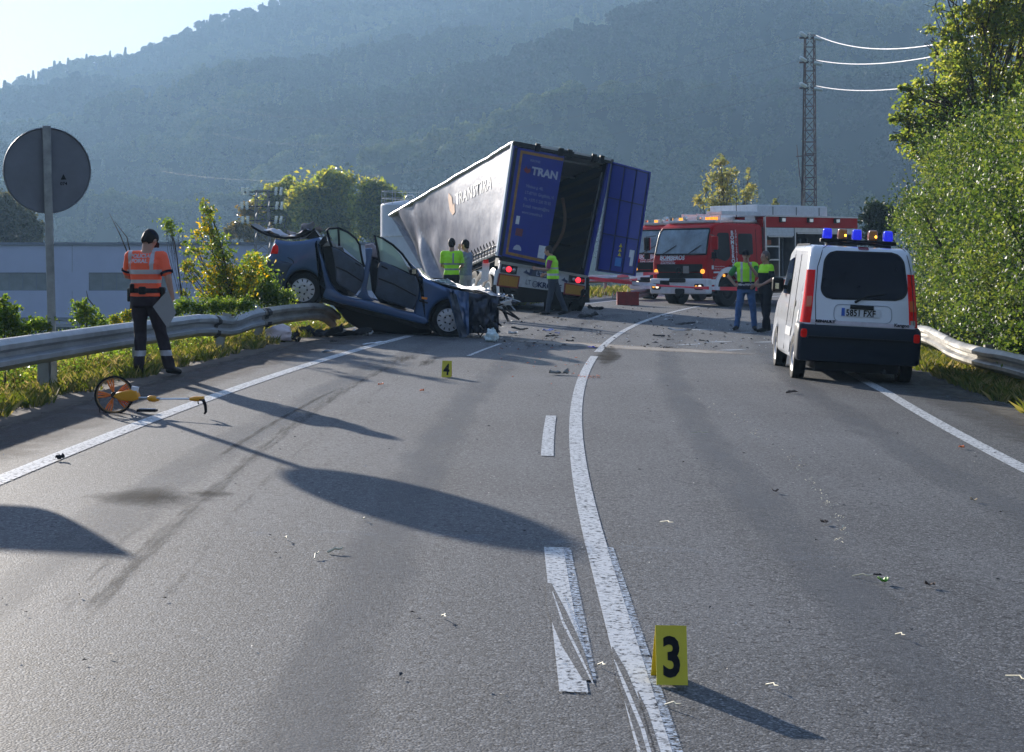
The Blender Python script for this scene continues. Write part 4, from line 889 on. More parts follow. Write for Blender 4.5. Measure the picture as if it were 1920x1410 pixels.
# centre pillar (cut), front pillar stump
cp([zp(862,252),zp(908,248),zp(915,262),zp(905,340),zp(885,460),zp(872,540),zp(885,590),zp(930,635),zp(860,625),zp(800,600),zp(830,560),zp(850,440),zp(868,340)],.0,.10,.02,'centre_pillar',BLUE)
cp([zp(1180,350),zp(1240,405),zp(1262,445),zp(1215,420),zp(1170,370)],.04,.11,.015,'front_pillar',BLUE)
cp([zp(560,165),zp(580,162),zp(590,205),zp(548,240),zp(528,215)],.03,.14,.015,'rear_pillar',M['black'])
cp([zp(862,252),zp(905,250),zp(885,460),zp(870,560),zp(860,440)],CW-.1,CW,.02,'centre_pillar',BLUE)
CGL=glassmat('greenish car door glass',(.6,.72,.7),.10,opac=.38,col=(.50,.64,.62))
# doors, swung slightly open: real panels with glass and frame
def door(name,outl,glass,ang_dw,lbl,moul,handle):
    d0=-.10
    f=lambda u,v,w_: None
    xs=[p[0] for p in outl]; x0,x1=min(xs),max(xs)
    def df(u,v,w_):
        t=(u/mpx-x0)/(x1-x0); return cf(u/mpx,-v/mpx,w_+ang_dw[0]*(1-t)+ang_dw[1]*t)
    def dp(poly,w0,w1,r,nm,m,par):
        mb=MB(); mb.prism([(p[0]*mpx,-p[1]*mpx) for p in poly],w0,w1,df,r); return part(nm,mb,m,par,smooth=40,world=True)
    low=outl; dr=dp(low,-.03,.05,.025,name,BLUED,car)
    for gp in glass['panes']:
        dp(gp,.004,.010,0,'door_glass',CGL,dr)
    mb=MB()
    for fr in glass['frames']:
        mb.tube([df(p[0]*mpx,-p[1]*mpx,.005) for p in fr],.022,6)
    part('window_frame',mb,M['black'],dr,smooth=50,world=True)
    dp(moul,-.045,-.02,.006,'trim_strip',M['black'],dr); dp(handle,-.05,-.03,.006,'door_handle',M['black'],dr)
    return dr
z_=lambda L_:[zp(*p) for p in L_]
door('rear_door',z_([(640,238),(690,260),(760,310),(850,375),(858,410),(855,470),(838,530),(800,583),(740,545),(690,512),(670,480),(665,400),(655,320),(645,275)]),
 dict(panes=[z_([(622,120),(680,108),(688,225),(650,215)]),z_([(686,108),(760,145),(815,200),(830,260),(835,325),(850,372),(700,232)])],
      frames=[z_([(640,245),(625,190),(608,125),(625,112),(680,105),(745,135),(800,180),(825,225),(835,290),(845,345),(858,385)]),z_([(683,106),(690,235)]),z_([(640,245),(690,262),(760,312),(855,382)])]),(-.45,-.04),'',
 z_([(670,378),(740,410),(845,485),(842,494),(738,422),(668,390)]),z_([(800,350),(838,375),(836,384),(798,360)]))
door('front_door',z_([(972,345),(1010,352),(1080,385),(1170,432),(1225,452),(1248,500),(1250,560),(1240,620),(1215,690),(1150,672),(1050,640),(960,605),(938,580),(948,520),(955,430),(960,380)]),
 dict(panes=[z_([(948,168),(1000,195),(1060,230),(1120,300),(1165,380),(1182,428),(1075,378),(972,340),(960,260)])],
      frames=[z_([(968,350),(960,280),(935,158),(990,180),(1065,228),(1130,290),(1180,360),(1215,420),(1228,450)]),z_([(968,348),(1070,385),(1180,435),(1225,452)])]),(-.12,-.06),'',
 z_([(965,462),(1080,505),(1235,590),(1233,600),(1078,517),(963,473)]),z_([(985,372),(1030,395),(1028,405),(983,384)]))
mb=MB(); mb.box(cf(*zp(1215,420),-.22),(.13,.16,.13)); mi_=part('door_mirror',mb,M['black'],car,world=True,bev=.03)
mb=MB(); mb.box(cf(*zp(1222,418),-.302),(.07,.01,.08)); part('mirror_glass',mb,M['chrome'],mi_,world=True)
# roof folded back over the boot lid with its torn headlining
RL=z_([(32,104),(80,135),(140,165),(200,182),(280,192),(350,190),(410,175),(460,150),(495,125)])
def roof(a,b):
    t=a*(len(RL)-1); i=min(int(t),len(RL)-2); p=Vector(RL[i]).lerp(Vector(RL[i+1]),t-i); return cf(p.x,p.y-1.5-3*math.sin(b*PI),.15+b*1.3)
mb=MB(); mb.sheet(20,10,roof,(0,0,.045)); part('roof_panel',mb,M['black'],car,smooth=40,world=True,label='torn-off roof panel folded back over the boot')
mb=MB(); mb.prism([(p[0]*mpx,-p[1]*mpx) for p in z_([(480,135),(498,122),(530,165),(470,180),(420,182)])],.1,.5,lambda u,v,w_:cf(u/mpx,-v/mpx,w_)); part('roof_pillar',mb,M['black'],car,world=True)
HL=mat('pale torn headlining',(.5,.5,.53),.85,var=.15,scale=6,bump=.02,bscale=7)
def hl(a,b):
    p=roof(.2+.62*a,.1+.8*b); n=noise.noise(Vector((a*6,b*5,1)))*.07; return p+Vector((0,0,.06+n+.04*math.sin(a*9)))
mb=MB(); mb.sheet(26,12,hl,(0,0,.006)); part('headlining',mb,HL,car,smooth=60,world=True)
for pts_ in ([(360,150),(375,80),(400,68),(430,72),(462,52)],[(270,118),(300,128),(340,140)]):
    def ft_(a,b,P=z_(pts_)):
        t=a*(len(P)-1); i=min(int(t),len(P)-2); p=Vector(P[i]).lerp(Vector(P[i+1]),t-i); return cf(p.x,p.y+8*b*math.sin(a*2.5+.5)+6*b,.55+b*.3+.05*math.sin(9*a))
    mb=MB(); mb.sheet(14,5,ft_,(0,.004,.004)); part('headlining',mb,HL,car,smooth=60,world=True)
# crumpled nose: engine bay wreckage, torn wing, shattered windscreen
def crumple(name,quad,nu,nv,amp,fr,m,w0,seed,th=(0,.02,0),bulge=0,par=car,label=None):
    (a,b,c,d)=[Vector(zp(*q)) for q in quad]; mb=MB()
    def f(s,t):
        p=a.lerp(b,s).lerp(d.lerp(c,s),t); e=min(1,4*min(s,1-s,t,1-t)+.35)
        n=noise.noise_vector(Vector((s*fr,t*fr,seed)))+.5*noise.noise_vector(Vector((s*fr*2.3,t*fr*2.3,seed+5)))
        rid=(abs(noise.noise(Vector((s*fr*1.3,t*fr*.7,seed+9))))-.25)
        return cf(p.x+n.x*amp*28*e,p.y+n.z*amp*28*e,w0-bulge*math.sin(PI*s)*math.sin(PI*t)+n.y*amp+rid*amp*1.6)
    mb.sheet(nu,nv,f,th); return part(name,mb,m,par,smooth=50,world=True,label=label)
CR=mat('crushed dark blue-black metal',(.008,.014,.032),.35,.5,.4,7,.006,30,coat=.4)
crumple('crushed_panel',[(1560,566),(1835,598),(1760,860),(1560,870)],26,22,.06,4.5,CR,.02,3,bulge=.12,label='crumpled black-blue engine bay panel')
crumple('torn_wing',[(1445,540),(1610,566),(1612,870),(1545,900)],14,26,.05,4,BLUE,-.10,11,bulge=.05,label='torn blue wing hanging over the front wheel')
crumple('torn_wing',[(1470,560),(1520,580),(1600,880),(1545,905)],5,22,.03,4,BLUED,-.2,14)
crumple('bonnet',[(1330,500),(1440,540),(1836,604),(1800,610)],24,8,.05,5,BLUED,.25,17,th=(0,.3,.012))
def bonnet(a,b):
    p=Vector(zp(1300,478)).lerp(Vector(zp(1830,592)),a); n=noise.noise(Vector((a*5,b*4,3)))*.09+.10*abs(math.sin(a*6.5))*(.3+.7*b); return cf(p.x,p.y,.06+b*1.5)+Vector((0,0,n*.55-.03))
mb=MB(); mb.sheet(30,14,bonnet,(0,0,.012)); part('bonnet',mb,CR,car,smooth=40,world=True)
crumple('front_crossmember',[(1740,620),(1830,600),(1820,880),(1730,870)],10,16,.09,6,CR,.3,23,th=(0,1.0,0))
WG=mat('shattered windscreen glass',(.55,.66,.66),.25,0,.25,22,.004,30,spec=.8)
crumple('windscreen',[(1345,490),(1430,475),(1540,540),(1390,532)],14,8,.035,6,WG,.45,31,th=(0,.01,.0),label='shattered pale windscreen crushed onto the bonnet')
crumple('windscreen',[(1430,478),(1450,470),(1560,545),(1530,548)],10,4,.02,6,WG,.30,33,th=(0,.01,0))
g=np.random.default_rng(5)
def junk(n,x0,x1,y0,y1,w0,w1,sz,mats,names=('engine_part',)):
    for i in range(n):
        px=x0+(x1-x0)*g.random(); py=y0+(y1-y0)*g.random(); c=cf(*zp(px,py),w0+(w1-w0)*g.random()); mb=MB()
        if i%3==0: mb.tube([c+Vector(g.normal(size=3)*sz*1.2*k*.5) for k in range(4)],sz*.16,5)
        else:
            M4=Matrix.Translation(c)@Matrix.Rotation(g.random()*6,4,Vector(g.normal(size=3)).normalized()); mb.box((0,0,0),(sz*(.5+g.random()),sz*(.4+.5*g.random()),sz*(.3+.5*g.random())),M=M4,taper=.7)
        part(names[i%len(names)],mb,mats[i%len(mats)],car,world=True)
junk(26,1740,1900,600,720,.1,1.3,.13,[M['dark'],M['alu'],M['black'],CR])
junk(14,1600,1800,640,860,.0,.5,.12,[M['dark'],CR,M['black']])
junk(9,1820,1915,590,640,.2,.9,.07,[M['alu'],M['chrome'],M['dark']])
junk(10,1740,1800,780,880,.0,.4,.08,[M['dark'],M['alu']])
# ---------------------------------------------------------------- curtain-sided trailer
TK=1.068
def WT(px,py,Y): return W(px,py,Y*TK)
TB=dict(LB=WT(935,478,44),LT=WT(965,268,44),RB=WT(1102,515,44.8),RT=WT(1147,302,44.8),FLB=WT(808,534,53.2),FLT=WT(733,404,56))
TB['FRT']=TB['FLT']+Vector((2.36,.8,-.18)); TB['FRB']=TB['FLB']+Vector((2.36,.8,-.3))
def tr(u,v,w_):
    a=TB['LB'].lerp(TB['LT'],w_).lerp(TB['RB'].lerp(TB['RT'],w_),v); b=TB['FLB'].lerp(TB['FLT'],w_).lerp(TB['FRB'].lerp(TB['FRT'],w_),v); return a.lerp(b,u)
trl=thing('trailer','tilted blue curtain-sided lorry trailer with one rear door swung open','lorry trailer',WT(1000,590,44.5))
TBL=mat('blue trailer door paint',(.008,.024,.27),.42,0,.12,3,coat=.3)
CUR=mat('dusty blue-grey curtain fabric',(.13,.125,.18),.36,0,.10,2.2,.010,5,col2=(.30,.28,.32),spec=.7,rvar=.06)
WFR=mat('pale trailer frame',(.55,.56,.58),.35,.3,.15)
ORB=mat('orange-brown edge tape',(.33,.16,.03),.5,0,.3,8)
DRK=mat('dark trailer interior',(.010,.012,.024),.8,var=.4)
n_=(tr(0,1,0)-tr(0,0,0)).cross(tr(0,0,1)-tr(0,0,0)).normalized()
if n_.y>0:n_=-n_     # rearward normal (towards the viewer)
ln=-(tr(0,1,.5)-tr(0,0,.5)).normalized() # leftward
def cur(a,b):
    u,w_=a,.02+.96*b
    p=tr(u,0,w_); fold=max(0,(u-.35)/.65)
    bil=.10*math.sin(PI*b)*math.sin(PI*min(1,u*1.15))*(1-fold)
    f2=max(0,(u-.55)/.45)**1.5; d=.02+bil+f2*(.15*math.sin(u*44+w_*7+3*noise.noise(Vector((u*4,w_*2,0))))*(1-.5*b))+fold*.10*noise.noise(Vector((u*6,w_*2.5,2)))
    d+=.006*math.sin(u*50)*(1-b)+.008*noise.noise(Vector((u*12,w_*6,4)))
    if u>.80: d+=.25*math.sin((u-.80)*26)*(1-b*.8)
    return p+ln*d
mb=MB(); mb.sheet(110,30,cur,tuple(-ln*.006)); part('curtain',mb,CUR,trl,smooth=60,world=True)
def rf(a,b): p=tr(a,b,1.0); return p+Vector((0,0,.03+.05*math.sin(PI*b)-.10*max(0,math.sin(PI*a*1.0))*0+.03*noise.noise(Vector((a*9,b*3,0)))))
mb=MB(); mb.sheet(40,10,rf,(0,0,-.03)); part('roof',mb,mat('white roof tarpaulin',(.66,.66,.64),.45,0,.06,1.5,.004,6),trl,smooth=60,world=True)
mb=MB()
for i in range(24):
    pass
mb.tube([rf(k/40,0)+ln*.03+Vector((0,0,-.035+.02*noise.noise(Vector((k*.7,0,0))))) for k in range(41)],.055,8); part('top_rail',mb,WFR,trl,smooth=60,world=True)
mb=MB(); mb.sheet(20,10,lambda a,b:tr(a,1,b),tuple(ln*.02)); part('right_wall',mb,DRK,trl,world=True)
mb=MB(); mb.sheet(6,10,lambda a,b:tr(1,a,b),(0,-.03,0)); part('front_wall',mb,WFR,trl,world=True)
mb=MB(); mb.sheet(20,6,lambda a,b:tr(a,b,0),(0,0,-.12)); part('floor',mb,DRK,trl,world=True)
def tbar(a,b,r,name,m,par=trl,n=4,sm=False): 
    mb=MB(); mb.tube([Vector(a),Vector(b)],r,n); return part(name,mb,m,par,world=True,smooth=60 if n>5 else False)
def slab(corners,th,name,m,par=trl,inn=None): # corners 4 world points, th vector
    mb=MB(); c=[Vector(x) for x in corners]; t=Vector(th); mb.add(c+[x+t for x in c],[(0,1,2,3),(4,5,6,7),(0,1,5,4),(1,2,6,5),(2,3,7,6),(3,0,4,7)]); return part(name,mb,m,par,world=True)
RQ=lambda v,w_,d=0: tr(0,v,w_)+n_*d
slab([RQ(-.012,-.01,.06),RQ(.025,-.01,.06),RQ(.025,1.0,.06),RQ(-.012,1.0,.06)],-n_*.12,'corner_post',TBL)
slab([RQ(-.03,-.01,.05),RQ(-.012,-.01,.05),RQ(-.012,1.0,.05),RQ(-.03,1.0,.05)],-n_*.10,'edge_trim',M['white'])
slab([RQ(.965,-.01,.06),RQ(1.0,-.01,.06),RQ(1.0,1.0,.06),RQ(.965,1.0,.06)],-n_*.12,'corner_post',TBL)
slab([RQ(-.02,.975,.07),RQ(1.01,.975,.07),RQ(1.01,1.015,.07),RQ(-.02,1.015,.07)],-n_*.14,'top_beam',M['dark'])
slab([RQ(0,-.02,.08),RQ(1.02,-.02,.08),RQ(1.02,-.10,.08),RQ(0,-.10,.08)],-n_*.3,'rear_sill',M['dark'])
for v in(.20,.44,.53,.78,.86):
    slab([RQ(v,.96,.11),RQ(v+.045,.96,.11),RQ(v+.045,1.03,.11),RQ(v,1.03,.11)],-n_*.05,'hinge_block',M['black'])
for v0,v1 in((.26,.43),(.60,.77),(.90,.98)): slab([RQ(v0,1.0,.09),RQ(v1,1.0,.09),RQ(v1,1.018,.09),RQ(v0,1.018,.09)],-n_*.02,'roof_edge_strip',WFR)
# left door, closed
ld=slab([RQ(.03,0,.085),RQ(.505,0,.085),RQ(.505,.965,.085),RQ(.03,.965,.085)],-n_*.05,'left_door',TBL)
for q in ([(.06,.02),(.085,.02),(.085,.945),(.06,.945)],[(.085,.02),(.5,.02),(.5,.045),(.085,.045)],[(.085,.92),(.5,.92),(.5,.945),(.085,.945)]):
    slab([RQ(a,b,.090) for a,b in q],-n_*.004,'border_tape',ORB,ld)
slab([RQ(.0,-.0,.07),RQ(.03,0,.07),RQ(.03,.96,.07),RQ(.0,.96,.07)],-n_*.03,'door_seal',M['dark'])
TXB=mat('pale blue-grey lettering',(.42,.45,.55),.6,var=.08); TXD=mat('faded blue lettering',(.16,.20,.38),.6)
eu=(tr(0,1,.5)-tr(0,0,.5)).normalized(); ew=(tr(0,.3,1)-tr(0,.3,0)).normalized()
def dt(v,w_,d=.0935): o=RQ(v,w_,d); return lambda x,y:o+eu*x+ew*y
text('lettering','TRAN',.29,TXB,ld,dt(.20,.755),bold=.012,world=True,sx=.98)
text('lettering','KRONE',.085,TXD,ld,dt(.17,.865),bold=.003,world=True)
for i,s in enumerate(['Vilniaus g. 4B,','LT-07101 Grigiškės, Vi','Ph. +370 5 230 70 85','E-mail: transtira@tra','www.transtira.lt']): text('lettering',s,.115,TXD,ld,dt(.165,.635-i*.058),bold=.003,world=True,sx=.78)
REDL=mat('dark red emblem print',(.20,.02,.03),.6,var=.1)
mb=MB()
for k in range(3):
    P=[(0,0),(.10,.02),(.14,.10),(.10,.14),(.04,.10)]; P=[(x*1.1-.02+.0*k,y+.06*k*.0) for x,y in P]
mb.prism([(0,.10),(.05,.03),(.13,0),(.20,.05),(.19,.16),(.14,.11),(.10,.13),(.05,.20),(.05,.13)],0,.003,lambda a,b,c:dt(.115,.755)(a,b)+n_*c); part('emblem',mb,REDL,ld,world=True)
mb=MB(); mb.prism([(0,0),(.20,0),(.20,.20),(0,.20)],0,.003,lambda a,b,c:dt(.13,.20)(a,b)+n_*c); part('red_sticker',mb,mat('faded red sticker',(.16,.03,.05),.6,var=.4,scale=30),ld,world=True)
mb=MB(); mb.prism([(0,0),(.10,0),(.10,.22),(0,.22)],0,.003,lambda a,b,c:dt(.115,.30)(a,b)+n_*c); part('label',mb,M['whitemat'],ld,world=True)
mb=MB(); mb.prism([(0,0),(.24,0),(.22,.08),(.16,.14),(.08,.14),(.02,.08)],0,.003,lambda a,b,c:dt(.13,.075)(a,b)+n_*c); part('round_sticker',mb,TXB,ld,world=True)
mb=MB(); mb.prism([(0,0),(.20,0),(.20,.34),(0,.34)],0,.003,lambda a,b,c:dt(.405,.05)(a,b)+n_*c); part('label',mb,M['whitemat'],ld,world=True)
# inside: boarded wall, slats, hanging hose
for k in range(8):
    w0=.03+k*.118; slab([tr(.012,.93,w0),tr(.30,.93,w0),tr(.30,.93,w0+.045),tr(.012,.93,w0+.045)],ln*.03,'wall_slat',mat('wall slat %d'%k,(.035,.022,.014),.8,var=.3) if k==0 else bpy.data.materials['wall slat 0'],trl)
mb=MB(); mb.tube([tr(.02+.02*t,.60+.10*math.sin(t*PI)-.10*t*t,.62-.60*t) for t in [k/16 for k in range(17)]],.045,8); part('hanging_strap',mb,mat('brown strap',(.13,.07,.04),.7),trl,smooth=60,world=True)
for u in(.05,.2,.4,.6,.8):
    mb=MB(); mb.tube([tr(u,k/8,.975) for k in range(9)],.03,5); part('roof_bow',mb,M['alu'],trl,world=True)
for u,w_ in((.14,.28),(.17,.55)): tbar(tr(u,.55,w_),tr(u,.97,w_),.03,'load_bar',bpy.data.materials['wall slat 0'])
tbar(tr(.012,.945,.05),tr(.012,.945,.9),.018,'lock_rod',M['alu'])
# right door, open: seen from inside/outside with nine panels, groove shade painted on as dark strips
D0b,D0t=WT(1119,508,44.75),WT(1148,303,44.75); D1b,D1t=WT(1190,518,43.85),WT(1219,322,43.85)
def dq(a,b,d=0): 
    nn=((D1b-D0b).cross(D0t-D0b)).normalized(); nn=nn if nn.y<0 else -nn
    return D0b.lerp(D1b,a).lerp(D0t.lerp(D1t,a),b)+nn*d
rd=slab([dq(0,0),dq(1,0),dq(1,1),dq(0,1)],dq(0,0,-.045)-dq(0,0),'right_door',TBL)
TBL2=mat('groove shade blue',(.006,.010,.06),.5,0,.15,4)
def frameq(a0,a1,b0,b1,d,nm,m,par): slab([dq(a0,b0,d),dq(a1,b0,d),dq(a1,b1,d),dq(a0,b1,d)],dq(0,0,-.012)-dq(0,0,.0),nm,m,par)
for a in(.02,.345,.66,.965): frameq(a,a+.018,.01,.99,.03,'groove_shade_upright',TBL2,rd)
for b in(0,.33,.66,.965): 
    for a in(.04,.365,.68): frameq(a,a+.285,b+.01,b+.02,.027,'groove_shade_cross',TBL2,rd)
slab([dq(-.03,0,.035),dq(0,0,.035),dq(0,1,.035),dq(-.03,1,.035)],dq(0,0,-.05)-dq(0,0),'door_edge',M['alu'],rd)
YEL=mat('yellow warning label',(.62,.50,.02),.5); SKB=mat('sky blue label',(.05,.22,.55),.5)
def tri(a,b,s,m,nm):
    o=dq(a,b,.02); ea=(dq(1,b)-dq(0,b)).normalized(); eb=(dq(a,1)-dq(a,0)).normalized(); nn=(dq(0,0,1)-dq(0,0)); mb=MB(); mb.add([o,o+ea*s,o+ea*s*.5+eb*s*.9]+[o+nn*.003,o+ea*s+nn*.003,o+ea*s*.5+eb*s*.9+nn*.003],[(0,1,2),(3,4,5),(0,1,4,3),(1,2,5,4),(2,0,3,5)]); part(nm,mb,m,rd,world=True)
for k in range(3): tri(.50,.165+.042*k,.12,YEL,'warning_label')
frameq(.46,.62,.07,.15,.03,'label',SKB,rd); frameq(.80,.92,.17,.24,.03,'label',M['whitemat'],rd); frameq(.84,.92,.09,.17,.03,'label',M['whitemat'],rd)
# chassis, light panel
for v in(.28,.68): 
    mb=MB(); mb.tube([tr(.0,v,-.10),tr(.35,v,-.10),tr(.9,v,-.05)],.14,4); part('chassis_beam',mb,M['dark'],trl,world=True)
LP=[WT(938,492,43.7),WT(1099,519,44.4),WT(1097,553,44.4),WT(930,532,43.7)]
def lp(a,b,d=0): return LP[3].lerp(LP[2],a).lerp(LP[0].lerp(LP[1],a),b)+n_*d
def lps(a0,a1,b0,b1,d,th,nm,m,par): return slab([lp(a0,b0,d),lp(a1,b0,d),lp(a1,b1,d),lp(a0,b1,d)],-n_*th,nm,m,par)
lb=lps(.0,1.0,.0,1,.0,.10,'light_panel',WFR,trl); lps(-.01,1.01,.96,1.08,.03,.14,'bumper_bar',M['alu'],lb)
MAR=mat('maroon reflector border',(.22,.02,.02),.4); ORA=mat('orange reflector board',(.42,.20,.015),.35,0,.15,30)
for a0,a1 in((.01,.245),(.755,.99)):
    lps(a0,a1,-.10,.50,.02,.03,'reflector_board',MAR,lb); lps(a0+.015,a1-.015,-.04,.44,.028,.006,'reflector_face',ORA,lb)
for a0 in(.02,.80): lps(a0,a0+.18,.56,.94,.03,.05,'lamp_cluster',M['dark'],lb)
GLR=mat('lit red tail light',(.8,.02,.03),.3,emit=(1,.03,.05),es=.8)
for a0,m_ in((.085,GLR),(.885,GLR),(.03,M['alu']),(.145,M['alu']),(.945,M['redglass']),(.835,M['alu'])):
    mb=MB(); 
    c=lp(a0+.02,.75,.035); q=n_.to_track_quat('Y','Z').to_matrix().to_4x4(); mb.lathe([(.001,.02),(.05,.018),(.062,.0)],20,Matrix.Translation(c)@q@Matrix.Scale(1.25 if m_ is GLR else .75,4)); part('tail_light',mb,m_,lb,smooth=60,world=True)
lps(.37,.62,.60,.92,.012,.006,'number_plate',mat('dark blue-grey plate',(.04,.05,.09),.4),lb)
def lt(a,b): o=lp(a,b,.018); e1=(lp(1,.5)-lp(0,.5)).normalized(); e2=(lp(.5,1)-lp(.5,0)).normalized(); return lambda x,y:o+e1*x+e2*y
NAV=mat('navy lettering',(.02,.03,.09),.5)
text('lettering','KRONE',.20,NAV,lb,lt(.455,.10),bold=.008,world=True); text('lettering','LT',.18,NAV,lb,lt(.315,.16),bold=.0,world=True,sx=.8); text('lettering','LT 537',.16,TXB,lb,lt(.42,.66),bold=.003,world=True)
for a,b in((.27,.72),(.80-.09,.62)): 
    mb=MB(); o=lt(a,b); mb.prism([(0,0),(.10,-.03),(.18,-.06),(.20,0),(.12,.03),(.09,.08),(.05,.03)],0,.003,lambda x,y,c:o(x,y)+n_*c); part('symbol',mb,NAV,lb,world=True)
mb=MB(); o=lt(.425,.22); q=n_.to_track_quat('Y','Z').to_matrix().to_4x4()
mb.tube([o(.075*math.cos(a),.075*math.sin(a))+n_*.004 for a in [2*PI*k/20 for k in range(21)]],.010,4); mb.tube([o(-.045,.035)+n_*.004,o(-.03,-.04)+n_*.004,o(0,.01)+n_*.004,o(.03,-.04)+n_*.004,o(.045,.035)+n_*.004],.008,4); part('emblem',mb,NAV,lb,world=True)
lps(.345,.372,.60,.92,.02,.01,'symbol',NAV,lb)
# mud flap board, side marker, under-run
slab([WT(905,489,44.2),WT(918,493,44.2),WT(916,525,44.2),WT(901,531,44.2)],(0,.06,0),'side_board',M['whitemat']); mb=MB(); mb.box(WT(911,490,44.1),(.14,.08,.09)); part('side_marker',mb,M['redglass'],trl,world=True)
slab([WT(928,507,43.75),WT(936,505,43.75),WT(934,534,43.75),WT(925,534,43.75)],(0,.05,0),'side_board',M['whitemat'])
mb=MB(); mb.tube([WT(1095,545,44.3),WT(1085,562,44.5),WT(1060,558,44.6)],.07,6); part('mud_flap',mb,M['rubber'],trl,world=True)
mb=MB(); mb.prism([(0,0),(.7,0),(.7,.75),(0,.75)],0,.05,lambda x,y,c:WT(1020,582,45.6)+Vector((x,c,y))); part('mud_flap',mb,M['rubber'],trl,world=True)
# side raves with straps and buckles
for k,(w0,w1) in enumerate(((.0,.028),(.05,.062),(.085,.094))):
    mb=MB(); mb.tube([tr(u,0,(w0+w1)/2)+ln*(.06) for u in [i/30*.55 for i in range(31)]],.05-.014*k if k==0 else .014,5); part('side_rail',mb,M['alu'] if k else WFR,trl,world=True)
for k in range(15):
    u=.028+k*.036; b0_=tr(u,0,.0)+ln*.09; mb=MB(); mb.tube([b0_,tr(u,0,.05)+ln*.11,tr(u,0,.10)+ln*.10,tr(u+.006,0,.135)+ln*.14,tr(u+.014,0,.125)+ln*.12,tr(u+.004,0,.10)+ln*.12],.012,5); part('strap_buckle',mb,M['black'],trl,world=True)
text('lettering','TRANSTIRA',.54,mat('white curtain lettering',(.62,.62,.6),.5,var=.04),trl,lambda x,y:(lambda q:q+ln*.012)(cur(max(0,.42-(x/11.5)),(.66+y/2.9-.018*x/4)/.96)),bold=.006,world=True,sx=1.1,space=1.12)
mb=MB(); mb.prism([(-.7,-.1),(-.42,-.3),(-.14,-.25),(-.1,.05),(-.3,.0),(-.35,.3),(-.62,.48),(-.72,.3)],0,.003,lambda x,y,c:cur(max(0,.42-(x/11.5)),(.68+y/2.9)/.96)+ln*(.012+c)); part('emblem',mb,mat('orange emblem print',(.55,.28,.15),.6),trl,world=True)
# running gear
for u in(.11,.205,.30):
    for v in(.03,.97):
        c=tr(u,v,0); c.z=max(c.z-.62,ground_h(c.x,c.y)+.50) if u<.2 else ground_h(c.x,c.y)+.50
        c.z=ground_h(c.x,c.y)+.50
        wheel(trl,topinv(trl)@(c+ln*(.02 if v<.5 else -.02)),(ln if v>.5 else -ln),.5,.36,.29,M['whitemat'],'truck')
        if v<.5:
            mb=MB(); mb.tube([c+Vector((math.cos(a)*.62*-.25,math.cos(a)*.62*.95,math.sin(a)*.60)) for a in [PI*k/10 for k in range(11)]],.10,4,flat=.25); part('mudguard',mb,WFR if u>.12 else M['whitemat'],trl,world=True)
    mb=MB(); a_=tr(u,.1,0);b_=tr(u,.9,0); a_.z=ground_h(a_.x,a_.y)+.5;b_.z=ground_h(b_.x,b_.y)+.5; mb.tube([a_,b_],.08,6); part('axle',mb,M['dark'],trl,world=True)
mb=MB(); mb.b2((-.1,0,0),(2.1,4.5,.5),f=lambda x,y,z:WT(962,560,45.2)+Vector((x-y*.31,y,z-.1))); part('suspension',mb,M['black'],trl,world=True)
for u0 in(.34,.5):
    mb=MB(); mb.sheet(2,1,lambda a,b:tr(u0+.14*a,.02,-.05-.16*b),(0,.04,0)); part('side_guard',mb,M['alu'],trl,world=True)
# ---------------------------------------------------------------- fire engines
def cylx(mb,c,r,l,ax,n=20,rr=None): # plain capped cylinder along axis
    q=Vector(ax).normalized().to_track_quat('Y','Z').to_matrix().to_4x4(); mb.lathe([(.001,-l/2),(r,-l/2),((rr or r),l/2),(.001,l/2)],n,Matrix.Translation(c)@q); return mb
CABG=mat('tinted cab window glass',(.012,.018,.022),.06,0,.3,2,rvar=.03,spec=.1)
WSG=mat('windscreen with painted sky sheen',(.08,.14,.18),.05,0,.5,1.1,col2=(.22,.32,.36),coat=1,rvar=.02)  # WSG: pale sky reflection painted into the base colour
OLAM=mat('lit orange beacon',(.9,.3,.03),.3,emit=(1,.26,.02),es=.7); WLAM=mat('lit headlamp',(.9,.85,.7),.2,emit=(1,.85,.6),es=.7); IND=mat('lit orange indicator',(.9,.4,.05),.3,emit=(1,.40,.05),es=.55)
